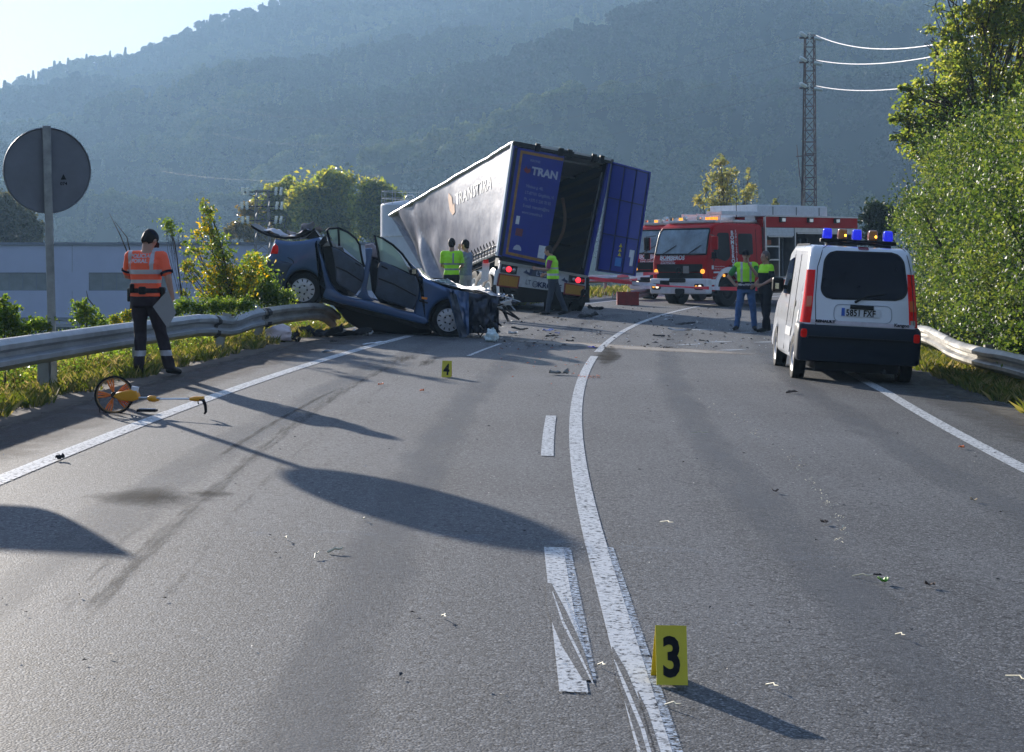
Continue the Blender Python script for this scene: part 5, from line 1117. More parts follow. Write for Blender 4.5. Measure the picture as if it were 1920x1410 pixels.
def fire(label,loc,rz,full=True,group='fire engines'):
    t=thing('fire_engine',label,'fire engine',loc,(R(-.5),R(.0),rz),group)
    # local: x = distance back from the nose, y = across from the visible (driver's) side, z up
    Wd=2.4
    prof=[(.10,.50),(.0,.95),(.0,1.45),(.06,1.75),(.22,2.35),(.38,2.62),(.62,2.74),(2.6,2.74),(2.86,2.70),(2.95,2.6),(2.95,.72),(1.62,.72)]+[(1.05+.60*math.cos(R(a)),.56+.60*math.sin(R(a))) for a in range(15,170,15)]+[(.42,.50)]
    mb=MB(); mb.prism(prof,0,Wd,lambda u,v,w_:Vector((u,w_+(max(0,v-1.5)*.06 if w_<Wd/2 else -max(0,v-1.5)*.06),v)),.09,4); cab=part('cab',mb,M['red'],t,smooth=40)
    fx=lambda v:pl([(1.45,-.0),(1.75,.06),(2.35,.22),(2.62,.38)],v)
    def front(poly,d0,d1,nm,m,par=cab,r=.0): # poly in (across,z)
        mb=MB(); mb.prism(poly,d0,d1,lambda u,v,w_:Vector((fx(v)-w_,u,v)),r); return part(nm,mb,m,par,smooth=40)
    def side(poly,d0,d1,nm,m,par=cab,r=.0,lean=True):
        mb=MB(); mb.prism(poly,d0,d1,lambda u,v,w_:Vector((u,-w_+(max(0,v-1.5)*.06 if lean else 0),v)),r); return part(nm,mb,m,par,smooth=40)
    # windscreen in rows so that it follows the curve
    mb=MB(); rows=[1.72,1.9,2.1,2.3,2.45,2.56]
    def ws(a,b): z=rows[0]+(rows[-1]-rows[0])*b; ins=.10+.05*b+ (.06*max(0,(b-.9)*10) ) ; return Vector((fx(z)-.012-.03*math.sin(PI*a),ins+(Wd-2*ins)*a,z))
    mb.sheet(14,10,ws,(.01,0,0)); part('windscreen',mb,WSG,cab,smooth=60)
    mb=MB()
    for q in([ws(k/10,0) for k in range(11)],[ws(k/10,1) for k in range(11)],[ws(0,k/10) for k in range(11)],[ws(1,k/10) for k in range(11)]): mb.tube(q,.028,6)
    part('windscreen_seal',mb,M['black'],cab)
    for y0,y1 in((.9,.35),(2.0,1.4)): 
        mb=MB(); mb.tube([Vector((.0,y0,1.70)),ws((y1-.1)/2.2,.35)+Vector((-.03,0,0))],.012,5); part('wiper',mb,M['black'],cab)
    front(rpoly(.22,1.14,Wd-.22,1.40,.05),-.02,.02,'grille',M['black']); front(rpoly(.22,.92,Wd-.22,1.12,.04),-.02,.018,'grille',M['black'])
    mb=MB(); mb.tube([Vector((-.035,Wd/2+.13*math.cos(a),1.17+.13*math.sin(a))) for a in [2*PI*k/24 for k in range(25)]],.016,6)
    for a in(90,210,330): mb.tube([Vector((-.035,Wd/2,1.17)),Vector((-.035,Wd/2+.12*math.cos(R(a)),1.17+.12*math.sin(R(a))))],.012,5)
    part('emblem',mb,M['dark'],cab)
    front(rpoly(.78,1.10,1.03,1.34,.03),.02,.03,'grille_plate',M['alu'])
    for y in(.20,Wd-.20):
        mb=MB(); cylx(mb,(-.02,y,1.16),.075,.06,(-1,0,0),18); part('indicator',mb,IND,cab,smooth=40)
    # white bumper with lamps
    bp=MB(); bp.prism(rpoly(-.02,.42,Wd+.02,.93,.06),-.22,.12,lambda u,v,w_:Vector((-w_*.9,u,v)),.05); bo=part('bumper',bp,M['white'],t,smooth=40)
    for y in(.28,Wd-.28):
        mb=MB(); mb.prism(rpoly(y-.20,.56,y+.20,.76,.08),0,.02,lambda u,v,w_:Vector((-.112-w_,u,v)),.008); part('headlamp_housing',mb,M['dark'],bo)
        mb=MB(); cylx(mb,(-.14,y-.06,.66),.06,.04,(-1,0,0),16); part('headlamp',mb,WLAM,bo,smooth=40)
        mb=MB(); cylx(mb,(-.14,y+.10,.66),.045,.04,(-1,0,0),16); part('fog_lamp',mb,IND,bo,smooth=40)
    front2=lambda poly,nm,m:part(nm,MB().prism(poly,0,.015,lambda u,v,w_:Vector((-.115-w_,u,v))),m,bo)
    front2(rpoly(.95,.60,1.45,.80,.03) if False else rpoly(.90,.42,1.30,.60,.06),'bumper_opening',M['black']); front2(rpoly(1.55,.68,1.95,.86,.03),'bumper_opening',M['black']); front2(rpoly(1.45,.44,1.95,.58,.01),'number_plate',M['whitemat'])
    front2(rpoly(.85,.80,1.55,.93,.05),'bumper_opening',M['black'])
    fl=lambda x0,z0:(lambda x,y:Vector((fx(z0+y)-.024,x0-x,z0+y)))
    # text on the front reads left to right as seen: local y decreases
    text('lettering','BOMBEROS',.21,M['inkwhite'],cab,lambda x,y:Vector((fx(1.58+y)-.012,2.08-x,1.545+y)),bold=.010)
    text('lettering','NAFARROAKO',.075,M['inkwhite'],cab,lambda x,y:Vector((fx(1.49+y)-.012,2.02-x,1.49+y)),bold=.002,sx=1.15)
    text('lettering','SUHILTZAILEAK',.095,M['inkwhite'],cab,lambda x,y:Vector((fx(1.42+y)-.012,2.02-x,1.395+y)),bold=.003,sx=.95)
    # side: doors, windows, arch, text
    side(roundpoly([(.34,1.62),(.92,1.48),(1.16,1.62),(1.14,2.42),(.56,2.42)],[.05,.1,.1,.08,.1]),-.012,.006,'side_window',CABG)
    side(rpoly(1.62,1.70,2.36,2.40,.09),-.012,.006,'side_window',CABG)
    for x in(.30,1.27,1.40,2.55): 
        mb=MB(); mb.tube([Vector((x,.001+max(0,z-1.5)*.06-.002,z)) for z in((.95,1.5,2.55) if x!=1.27 else (1.0,1.5,2.55))],.007,4); part('door_gap',mb,M['black'],cab)
    for x in(1.17,2.44): 
        mb=MB(); mb.box((x-.03,-.03,1.33),(.14,.03,.04)); part('door_handle',mb,M['black'],cab)
    for i,ch in enumerate('BOMBEROS'): text('lettering',ch,.185,M['inkwhite'],cab,lambda x,y,i=i:Vector((1.30+x*1.25,max(0,2.36-i*.155+y-1.5)*.06-.008,2.36-i*.155+y)),bold=.008,align='CENTER')
    for i,ch in enumerate('SUHILTZAILEAK'): text('lettering',ch,.115,M['inkwhite'],cab,lambda x,y,i=i:Vector((1.49+x,max(0,2.44-i*.097+y-1.5)*.06-.008,2.44-i*.097+y)),bold=.003,align='CENTER')
    side(rpoly(.28,1.10,2.9,1.155,.01),.002,.006,'white_stripe',M['white']); 
    text('lettering','Gobierno de Navarra',.06,M['inkwhite'],cab,lambda x,y:Vector((.33+x,-.008,1.30+y))); text('lettering','Nafarroako Gobernua',.06,M['inkwhite'],cab,lambda x,y:Vector((.33+x,-.008,1.22+y)))
    mb=MB(); mb.box((.24,-.008,1.29),(.10,.008,.13)); part('coat_of_arms',mb,M['inkwhite'],cab)
    text('lettering','9-4721',.08,M['inkwhite'],cab,lambda x,y:Vector((.25+x,-.008,.93+y)))
    side(rpoly(-.0,.72,.5,.90,.04),.0,.02,'lower_trim',M['white'])
    arch=[(1.05+r_*math.cos(R(a)),.56+r_*math.sin(R(a))) for r_,A in((.74,range(5,176,10)),(.60,range(175,4,-10))) for a in A]
    mb=MB(); mb.prism(arch,-.30,.05,lambda u,v,w_:Vector((u,-w_,v))); part('wheel_arch',mb,M['white'],cab,smooth=40)
    mb=MB(); cylx(mb,(.75,-.06,1.02),.045,.04,(0,-1,0),12); part('side_indicator',mb,IND,cab,smooth=40)
    mb=MB(); mb.b2((.3,.12,.40),(2.9,Wd-.12,.74)); part('chassis',mb,M['dark'],t)
    # mirrors
    for sy,yy in((1,-.26),(-1,Wd+.26)):
        mb=MB(); mb.tube([(.18,sy*.02+(0 if sy>0 else Wd),2.35),(.02,yy,2.32),(.02,yy,1.5),(.15,(0 if sy>0 else Wd),1.6)],.016,6); mo=part('mirror_arm',mb,M['black'],cab)
        mb=MB(); mb.box((.04,yy,2.08),(.10,.24,.44)); part('mirror',mb,M['red'] if sy>0 else M['black'],mo,bev=.03)
        mb=MB(); mb.box((.04,yy,1.68),(.10,.22,.22)); part('mirror',mb,M['black'],mo,bev=.03)
        mb=MB(); mb.box((.096,yy,2.08),(.006,.20,.38)); part('mirror_glass',mb,M['chrome'],mo)
    # roof lamps, ladder, aerial
    mb=MB(); mb.box((.75,1.2,2.80),(.30,2.0,.10)); rb=part('roof_lamp_bar',mb,M['alu'],t,bev=.02)
    for y,m_ in((.25,OLAM),(.42,OLAM),(.60,OLAM),(1.75,IND),(2.15,M['chrome']),(1.0,M['chrome'])):
        mb=MB(); cylx(mb,(.72,y,2.89),.065,.10,(0,0,1),14,.07); part('beacon',mb,m_,rb,smooth=40)
    for y in(.85,1.45,2.3):
        mb=MB(); cylx(mb,(.60,y,2.92),.07,.10,(-1,0,0),14); part('spotlight',mb,M['chrome'],rb,smooth=40)
    ld_=MB()
    for y in(.15,.75): ld_.b2((.9,y,3.02),(2.95,y+.05,3.14))
    ld_.b2((1.0,.3,2.75),(1.05,.7,3.02)); ld_.b2((2.8,.3,2.75),(2.85,.7,3.02))
    lo=part('ladder',ld_,M['whitemat'],t)
    for k in range(9):
        mb=MB(); mb.b2((1.0+k*.22,.20,3.05),(1.06+k*.22,.75,3.11)); part('rung',mb,M['whitemat'],lo)
    mb=MB(); mb.b2((1.2,1.2,2.76),(2.9,2.1,2.98)); part('roof_locker',mb,M['whitemat'],t,bev=.02)
    mb=MB(); mb.b2((1.6,.25,2.76),(2.9,1.0,2.86)); part('roof_locker',mb,M['alu'],t,bev=.02)
    mb=MB(); mb.tube([(2.1,.5,2.75),(2.1,.5,3.6)],.012,5); part('aerial',mb,M['black'],t)
    # body with open lockers
    x0,x1=3.02,8.3; zb,zt=.62,2.98
    mb=MB(); mb.b2((x0,.85,zb),(x1,Wd,zt-.4)); mb.b2((x0,0,2.62),(x1,Wd,zt)); mb.b2((x0,0,zb),(x1,.84,.92)); 
    body=part('body',mb,M['red'],t,bev=.015)
    xs=[3.02,4.62,6.30,8.24]
    for x in xs: part('locker_post',MB().b2((x,-.012,.93),(x+.06,.84,2.61)),M['alu'],body)
    part('locker_back',MB().b2((x0+.07,.80,.93),(x1-.01,.845,2.61)),M['dark'],body)
    part('locker_floor',MB().b2((x0+.07,.01,.925),(x1-.01,.79,.95)),M['alu'],body)
    part('white_stripe',MB().b2((x0,-.014,.86),(x1,-.002,.915)),M['white'],body)
    part('top_edge',MB().b2((x0,-.015,2.985),(x1,.03,3.03)),M['alu'],body); part('front_edge',MB().b2((x0-.05,-.02,.7),(x0-.005,.05,2.98)),M['alu'],body)
    for a,b in((3.09,4.61),(4.69,6.29),(6.37,8.23)):
        zz=2.34 if a<4 else 2.46; so_=part('roller_shutter',MB().b2((a,.02,zz),(b,.10,2.61)),M['whitemat'] if a<4 else M['alu'],body)
        part('shutter_handle',MB().b2((a+.1,-.0,zz-.05),(b-.1,.03,zz-.01)),M['alu'],so_)
        for k in range(4): part('slat',MB().b2((a,.012,zz+.05+k*.055),(b,.019,zz+.055+k*.055)),M['alu'],so_)
    for x,z in((3.9,.0),(5.45,0),(7.0,0)):
        fl_=part('floodlight',MB().b2((x-.14,-.09,2.80),(x+.14,.03,2.97)),M['dark'],body,bev=.01); part('floodlight_glass',MB().b2((x-.10,-.10,2.82),(x+.10,-.092,2.93)),M['chrome'],fl_)
    for z in(1.95,1.5): part('shelf',MB().b2((3.09,.05,z),(3.80,.79,z+.05)),M['alu'],body)
    part('shelf_post',MB().b2((3.80,.05,.95),(3.85,.79,2.3)),M['alu'],body)
    for x in(4.1,4.3,4.95,5.3,5.7): 
        mb=MB(); mb.tube([(x,.3,.95),(x,.3,2.25)],.05,8); part('equipment_tube',mb,mat('equipment %d'%int(x*10),(.08,.09,.10),.5,.3,.4) if full and not bpy.data.materials.get('equipment %d'%int(x*10)) else bpy.data.materials['equipment %d'%int(x*10)],body,smooth=50)
    if full:
        mb=MB(); mb.lathe([(.001,-.16),(.12,-.14),(.17,0),(.12,.14),(.001,.16)],18,Matrix.Translation((3.35,.35,1.72))); part('blue_drum',mb,mat('blue plastic drum',(.03,.16,.42),.35),body,smooth=50)
        part('orange_case',MB().b2((3.25,.2,2.03),(3.6,.6,2.2)),mat('orange case',(.4,.12,.04),.5),body,bev=.02)
        mb=MB(); mb.lathe([(.001,-.1),(.22,-.1),(.22,.1),(.001,.1)],22,Matrix.Translation((3.6,.4,1.22))); part('hose_reel',mb,mat('ochre hose',(.30,.13,.04),.7,var=.4,scale=20),body,smooth=40)
    # raised roof box
    if full: part('roof_box',MB().b2((x0-.25,.15,2.99),(x1-1.6,2.2,3.38)),M['whitemat'],t,bev=.02)
    for x in((3.6,4.9,6.2) if full else ()): part('box_rib',MB().b2((x,.138,3.05),(x+.03,.148,3.33)),M['dark'],t)
    mb=MB(); mb.b2((x0,.2,.4),(x1,Wd-.2,.63)); part('chassis',mb,M['dark'],t)
    for x in(1.05,5.6):
        for y,ax in((.17,(0,1,0)),(Wd-.17,(0,-1,0))): wheel(t,Vector((x,y,.50)),ax,.50,.32,.29,M['dark'],'truck')
    return t
fe=W(1328,575,57); fl0=Vector((6.35,57,pz(6.35)-.02))
fire('large red fire engine with open equipment lockers, parked across the road',fl0,R(43.8))
px_=Vector((5.15,66.0,-.2)); 
fire('second red fire engine, mostly hidden between the trailer door and the nearer engine',Vector((6.35,62.9,-.2)),R(56),full=False)
# ---------------------------------------------------------------- white van
VY=23.25; vb=Vector(((1606-960)*VY/F,VY,0)); vb.z=pz(vb.x)-.03
TILT=R(3.0)
van=thing('van','white police van with blue and orange roof lights parked on the right shoulder','van',vb,(0,TILT,R(-3.5)))
VM=topinv(van).inverted()
VPX=VY/F
def vl_(px,py): # photo pixel on the tail plane -> (across, height) in the van's own frame
    p=W(px,py,VY)-vb; c,s=math.cos(TILT),math.sin(TILT); return (p.x*c-p.z*s,p.x*s+p.z*c)
VW=.80
VWH=mat('white van paint',(.70,.72,.75),.28,0,.03,2,coat=.7,rvar=.03)
lean=lambda z:.092*max(0,z-.45)
ry=lambda z:pl([(0,.0),(.35,-.06),(.72,-.06),(.78,.0),(1.05,.015),(1.75,.20),(1.83,.3)],z)
prof=[(.02,.30),(-.03,.42),(-.03,.70),(.0,.80),(.02,1.05),(.10,1.40),(.19,1.68),(.26,1.79),(.40,1.835),(2.3,1.85),(2.75,1.76),(3.25,1.22),(3.85,1.02),(3.98,.80),(4.0,.35),(3.92,.26),(3.68,.25)]
prof+=[(3.34+.34*math.cos(R(a)),.27+.36*math.sin(R(a))) for a in range(5,180,15)]+[(2.98,.24),(1.08,.24)]+[(.74+.34*math.cos(R(a)),.27+.36*math.sin(R(a))) for a in range(5,180,15)]+[(.38,.30)]
def vf(u,v,w_): # u back-to-front, v height, w across
    k=VW-lean(v); return Vector((w_/VW*k,u,v))
mb=MB(); mb.prism(prof,-VW,VW,vf,.10,6); vbody=part('body',mb,VWH,van,smooth=40)
def vrear(poly,d0,d1,nm,m,par=vbody,r=0): mb=MB(); mb.prism(poly,d0,d1,lambda u,v,w_:Vector((u,ry_(v)-w_,v)),r); return part(nm,mb,m,par,smooth=40)
def ry_(z): return pl([(.0,.02),(.42,-.03),(.70,-.03),(.80,0),(1.05,.02),(1.40,.10),(1.68,.19),(1.79,.26),(1.83,.36)],z)
pv_=lambda L_:[vl_(*p) for p in L_]
# tail gate outline gap, window, mouldings
def densify(poly,st=.06):
    out=[]
    for i in range(len(poly)):
        a=Vector(poly[i]);b=Vector(poly[(i+1)%len(poly)]); k=max(1,int((b-a).length/st)); out+= [tuple(a.lerp(b,j/k)) for j in range(k)]
    return out
def rear_grid(quad,nu,nv,d,th,nm,m,par=vbody,rc=.0): # curved panel following the tail
    (a,b,c,e)=[Vector(q) for q in quad]; mb=MB()
    def f(s,t):
        # rounded corners by squeezing the rows near top and bottom
        tt=t; e0=min(t,1-t); sq=0
        wdt=(b-a).length; hgt=(e-a).length
        if rc>0 and e0*hgt<rc: y=rc-e0*hgt; sq=(rc-math.sqrt(max(0,rc*rc-y*y)))/wdt
        s2=sq+(1-2*sq)*s; p=a.lerp(b,s2).lerp(e.lerp(c,s2),t); return Vector((p.x,ry_(p.y)-d,p.y))
    mb.sheet(nu,nv,f,(0,th,0)); return part(nm,mb,m,par,smooth=40)
RGL=mat('dark tinted rear window',(.006,.008,.014),.05,0,.4,2,coat=0,rvar=.02,spec=.75)
rear_grid(pv_([(1537,561),(1704,565),(1698,474),(1551,469)]),14,28,.006,.006,'rear_window',M['black'],rc=.175)
rear_grid(pv_([(1540,558),(1701,562),(1695,477),(1554,472)]),14,28,.010,.008,'rear_glass',RGL,rc=.16)
mb=MB()
gp=[(1530,612),(1530,560),(1536,500),(1548,465),(1560,458),(1690,461),(1703,470),(1710,510),(1712,565),(1712,618)]
mb.tube([Vector((x,ry_(z)-.002,z)) for x,z in densify(pv_(gp))[:-14]],.005,4); part('tailgate_gap',mb,M['dark'],vbody)
rear_grid(pv_([(1521,606),(1713,617),(1713,610),(1521,598)]),10,2,.012,.012,'tailgate_strip',mat('pinkish white strip',(.62,.56,.60),.4),)
rear_grid(pv_([(1561,601),(1668,605),(1670,577),(1563,573)]),12,8,-.012,.004,'plate_recess_shade',mat('recess paint',(.56,.58,.62),.4),rc=.10) if False else None
mb=MB(); rp_=densify(roundpoly(pv_([(1563,602),(1671,607),(1672,575),(1565,570)]),.09,6),.03); mb.tube([Vector((x,ry_(z)-.003,z)) for x,z in rp_+[rp_[0]]],.006,5); part('plate_recess_shade',mb,mat('recess shadow line',(.35,.38,.42),.5),vbody)  # recess edge shade painted as a grey line, no hollow behind it
vrear(pv_([(1594,579),(1638,582),(1638,574),(1595,571)]),.0,.03,'tailgate_handle',M['black'],r=.006)
npl=vrear(pv_([(1577,592),(1650,596),(1651,581),(1578,577)]),.006,.014,'number_plate',M['whitemat'])
q0=Vector(vl_(1578,592)); q1=Vector(vl_(1650,596)); qx=(q1-q0).normalized()
vrear(pv_([(1577.5,592),(1584,592.3),(1584.5,577.5),(1578.5,577.2)]),.0145,.016,'country_band',mat('blue country band',(.03,.12,.5),.4),par=npl)
ftx=lambda ox,oy,d:(lambda x,y:Vector((ox+x*qx.x-y*qx.y,ry_(oy)-d,oy+y+x*qx.y)))
o=vl_(1586,591.5); text('lettering','5851 FXF',.118,M['ink'],npl,ftx(o[0],o[1],.017),bold=.003,sx=.80,space=1.05)
o=vl_(1529,603.5); text('lettering','RENAULT',.046,M['ink'],vbody,ftx(o[0],o[1],.028),bold=.003,sx=1.3)
o=vl_(1675,612); text('lettering','Kangoo',.058,M['ink'],vbody,ftx(o[0],o[1],.028),bold=.002,sx=1.1)
mb=MB(); a=vl_(1603,567); b=vl_(1625,556); c_=vl_(1660,552)
mb.tube([Vector((a[0],ry_(a[1])-.035,a[1])),Vector((b[0],ry_(b[1])-.03,b[1])),Vector((c_[0],ry_(c_[1])-.025,c_[1]))],[.017,.011,.006],6); part('rear_wiper',mb,M['black'],vbody)
c=vl_(1625,466); mb=MB(); mb.prism(roundpoly([(c[0]-.07,c[1]-.022),(c[0]+.07,c[1]-.022),(c[0]+.07,c[1]+.022),(c[0]-.07,c[1]+.022)],.02,5),0,.03,lambda u,v,w_:Vector((u,ry_(v)-.012+w_,v))); part('brake_light',mb,mat('dark red lens',(.16,.005,.02),.2),vbody,smooth=40)
# tail lamps wrapping the corner
def lamp(sg):
    mb=MB(); zs=[.86+ (1.50-.86)*k/14 for k in range(15)]
    def f(a,b):
        z=.80+.70*b; wd=.135*(1-.55*b**1.6); k=VW-lean(z)
        s=a; # a: 0 on the tail face, 1 round the side
        if a<.55: x=k-.085-wd*.25+ (a/.55)*(.085+wd*.25-.03); y=ry_(z)-.008+.02*(a/.55)**2
        else: t=(a-.55)/.45; x=k-.03+.035*math.sin(t*PI/2); y=ry_(z)+.012+.10*t*(1-.35*b)
        return Vector((sg*x,y,z))
    mb.sheet(12,20,f,(0,.02,0)); l_=part('tail_lamp',mb,M['redglass'],vbody,smooth=50)
    mb=MB()
    def f2(a,b): p=f(.1+.45*a,.30+.2*b); return p+Vector((0,-.005,0))
    mb.sheet(5,5,f2,(0,.004,0)); part('amber_lens',mb,mat('orange red lens',(.75,.12,.02),.15,coat=.5) if sg<0 else bpy.data.materials['orange red lens'],l_,smooth=50)
    if sg>0:
        mb=MB(); mb.sheet(5,4,lambda a,b:f(.1+.4*a,.02+.11*b)+Vector((0,-.005,0)),(0,.004,0)); part('clear_lens',mb,M['alu'],l_,smooth=50)
lamp(-1); lamp(1)
# bumper
BMP=mat('dark blue-grey bumper',(.020,.030,.048),.5,0,.15,3)
mb=MB(); mb.prism([( .20,.28),(-.04,.30),(-.09,.45),(-.10,.66),(-.055,.775),(.03,.80),(.35,.80),(.42,.74),(.40,.62),(.34,.50),(.30,.30)],-VW-.012,VW+.012,lambda u,v,w_:Vector((w_*(1-.01*0),u+ (abs(w_)/VW)**6*.05,v)),.06,4); bmp=part('rear_bumper',mb,BMP,van,smooth=40)
for sg in(-1,1):
    mb=MB(); mb.prism(roundpoly([(-.04,-.06),(.04,-.06),(.04,.055),(-.04,.055)],.03,4),0,.02,lambda u,v,w_:Vector((sg*.735+u,-.085-w_,.665+v)),.004); part('reflector',mb,M['redglass'],bmp,smooth=40)
mb=MB(); mb.b2((-.68,-.08,.60),(.68,-.112,.63)); part('bumper_groove',mb,M['black'],bmp)
mb=MB(); mb.b2((-.55,.1,.17),(.55,3.6,.34)); part('underbody',mb,M['black'],van)
mb=MB(); mb.tube([(.35,.6,.22),(.35,-.02,.20)],.03,8); part('exhaust_pipe',mb,M['dark'],van)
mb=MB(); mb.tube([(-.62,.74,.30),(.62,.74,.30)],.05,8); part('axle',mb,M['black'],van)
# side details on the visible left flank
def vside(poly,d,nm,m,par=vbody,r=0,sg=-1): mb=MB(); mb.prism(densify(poly,.1),0,.006,lambda u,v,w_:Vector((sg*(VW-lean(v)+d+w_),u,v)),r); return part(nm,mb,m,par,smooth=40)
for sg in(-1,1):
    vside(roundpoly([(2.0,1.12),(3.02,1.12),(2.72,1.60),(2.02,1.66)],.06),.002,'door_glass',CABG,sg=sg)
    for x in(1.10,1.92): 
        mb=MB(); mb.tube([Vector((sg*(VW-lean(z)+.001),x+(.03 if z>1 else 0),z)) for z in(.34,.8,1.2,1.7)],.006,4); part('door_gap',mb,M['dark'],vbody)
    vside(roundpoly([(1.15,.56),(1.85,.56),(1.85,.68),(1.15,.68)],.02),.004,'side_moulding',mat('grey side moulding',(.22,.23,.25),.5) if sg<0 else bpy.data.materials['grey side moulding'],sg=sg)
    vside(roundpoly([(.98,.98),(1.14,.98),(1.14,1.06),(.98,1.06)],.03),.008,'door_handle',M['black'],sg=sg)
    vside(roundpoly([(.42,.78),(.52,.78),(.52,.95),(.42,.95)],.04),.004,'fuel_flap',M['alu'],sg=sg)
    mb=MB(); mb.tube([Vector((sg*(VW-lean(1.78)-.03),x,1.84)) for x in(.5,1.2,2.2)],.012,5); part('roof_gutter',mb,M['dark'],vbody)
    mo=part('door_mirror',MB().box((sg*.85,2.78,1.24),(.17,.10,.22)),M['black'],van,bev=.035)
    part('mirror_glass',MB().box((sg*.865,2.725,1.22),(.06,.012,.09)),mat('mirror reflecting the sky',(.45,.47,.38),.1,.9,.1) if sg<0 else bpy.data.materials['mirror reflecting the sky'],mo,bev=.004)
    part('mirror_arm',MB().b2((sg*.68,2.76,1.18),(sg*.82,2.80,1.24)),M['black'],mo)
for y in(.74,3.34):
    for sg in(-1,1): wheel(van,Vector((sg*.712,y,.30)),(-sg,0,0),.302,.17,.20,M['silver'],'steel')
mb=MB(); mb.tube([(.2,1.0,1.84),(.2,1.08,2.3)],.004,4); part('aerial',mb,M['black'],van)
# roof light bar
mb=MB(); mb.box((.02,.78,1.905),(1.02,.16,.05)); mb.box((-.38,.78,1.86),(.06,.10,.07)); mb.box((.42,.78,1.86),(.06,.10,.07)); lbv=part('light_bar',mb,M['black'],van,bev=.01)
mb=MB(); mb.tube([(-.40,.66,1.85),(-.2,.64,1.885),(.2,.64,1.885),(.45,.66,1.85)],.02,6); part('cable',mb,M['black'],lbv)
BLB=mat('blue beacon plastic',(.015,.03,.55),.12,0,.2,25,coat=1,emit=(.02,.03,.9),es=.25); AMB=mat('amber beacon plastic',(.55,.20,.06),.12,0,.2,25,coat=1)
for i,x in enumerate((-.40,-.195,-.0,.215,.42)):
    mb=MB(); m_=BLB if i%2==0 else AMB; mb.prism(rpoly(x-.065,1.932,x+.065,2.075,.03,4,.008,.008),.70,.86,lambda u,v,w_:Vector((u,w_,v)),.02,3); part('beacon',mb,m_,lbv,smooth=40)
    if i%2: 
        mb=MB(); mb.box((x+.035,.72,1.985),(.03,.05,.035)); part('lit_bulb',mb,mat('lit amber bulb',(.9,.4,.05),.3,emit=(1,.45,.03),es=3) if i==1 else bpy.data.materials['lit amber bulb'],lbv,bev=.01)
# ---------------------------------------------------------------- people
def ell(mb,c,r,n=14,M4=None):
    vs=[];fs=[]; c=Vector(c)
    for i in range(n+1):
        th=PI*i/n
        for k in range(n*2):
            ph=PI*k/n; v=Vector((r[0]*math.sin(th)*math.cos(ph),r[1]*math.sin(th)*math.sin(ph),r[2]*math.cos(th))); vs.append((M4@v if M4 else v)+c)
    for i in range(n):
        for k in range(n*2): a=i*2*n+k;b=i*2*n+(k+1)%(2*n); fs.append((a,b,b+2*n,a+2*n))
    mb.add(vs,fs)
def caps(mb,a,b,ra,rb,n=12,flat=1.0):
    a=Vector(a);b=Vector(b); t=(b-a); L_=t.length; q=t.to_track_quat('Z','Y').to_matrix().to_4x4(); vs=[];fs=[];rows=[]
    for i in range(5): th=PI/2*i/4; rows.append((-ra*math.cos(th),ra*math.sin(th)))
    for i in range(1,4): k=i/4; rows.append((L_*k,ra+(rb-ra)*k))
    for i in range(5): th=PI/2*(4-i)/4; rows.append((L_+rb*math.cos(th),rb*math.sin(th)))
    for z,r_ in rows:
        for k in range(n): p=Vector((max(r_,1e-4)*math.cos(2*PI*k/n),max(r_,1e-4)*math.sin(2*PI*k/n)*flat,z)); vs.append(q@p+a)
    for i in range(len(rows)-1):
        for k in range(n): A=i*n+k;B=i*n+(k+1)%n; fs.append((A,B,B+n,A+n))
    fs+= [tuple(range(n))[::-1],tuple(range((len(rows)-1)*n,len(rows)*n))]
    mb.add(vs,fs)
def stack(mb,secs,n=20,shear=None): # (z,cx,cy,rx,ry) superelliptic sections
    vs=[];fs=[]
    for (z,cx_,cy_,rx,ry__) in secs:
        for k in range(n):
            a=2*PI*k/n; c_=math.cos(a);s_=math.sin(a); e=.8; vs.append((cx_+rx*math.copysign(abs(c_)**e,c_),cy_+ry__*math.copysign(abs(s_)**e,s_),z))
    for i in range(len(secs)-1):
        for k in range(n): A=i*n+k;B=i*n+(k+1)%n; fs.append((A,B,B+n,A+n))
    fs+= [tuple(range(n))[::-1],tuple(range((len(secs)-1)*n,len(secs)*n))]; mb.add(vs,fs)
def remesh(mb,vox,sm=6,wr=0,ws=9,seed=0):
    me=bpy.data.meshes.new('r'); me.from_pydata(mb.v,[],mb.f)
    import bmesh
    bm=bmesh.new(); bm.from_mesh(me); bmesh.ops.remove_doubles(bm,verts=bm.verts,dist=1e-5); bmesh.ops.recalc_face_normals(bm,faces=bm.faces); bm.to_mesh(me); bm.free()
    o=bpy.data.objects.new('r',me); COL.objects.link(o); md=o.modifiers.new('r','REMESH'); md.mode='VOXEL'; md.voxel_size=vox
    s_=o.modifiers.new('s','SMOOTH'); s_.factor=.6; s_.iterations=sm
    dg=bpy.context.evaluated_depsgraph_get(); me2=bpy.data.meshes.new_from_object(o.evaluated_get(dg)); bpy.data.objects.remove(o)
    if wr:
        N_=[v.normal.copy() for v in me2.vertices]
        for v,nn in zip(me2.vertices,N_):
            c=v.co; a=noise.noise(Vector((c.x*ws,c.y*ws,c.z*ws*.7+seed)))+.6*noise.noise(Vector((c.x*ws*1.7+c.z*6,c.y*ws*2,c.z*ws*1.9+seed+4)))
            v.co=c+nn*a*wr
    me2.polygons.foreach_set('use_smooth',[True]*len(me2.polygons)); return me2
HVR=mat('fluorescent orange-red fabric',(1,.13,.05),.75,var=.06,scale=10); HVL=mat('fluorescent lime fabric',(.42,.90,.02),.75,var=.06,scale=10); REFL=mat('silver reflective tape',(.45,.44,.46),.4,.2,.08)
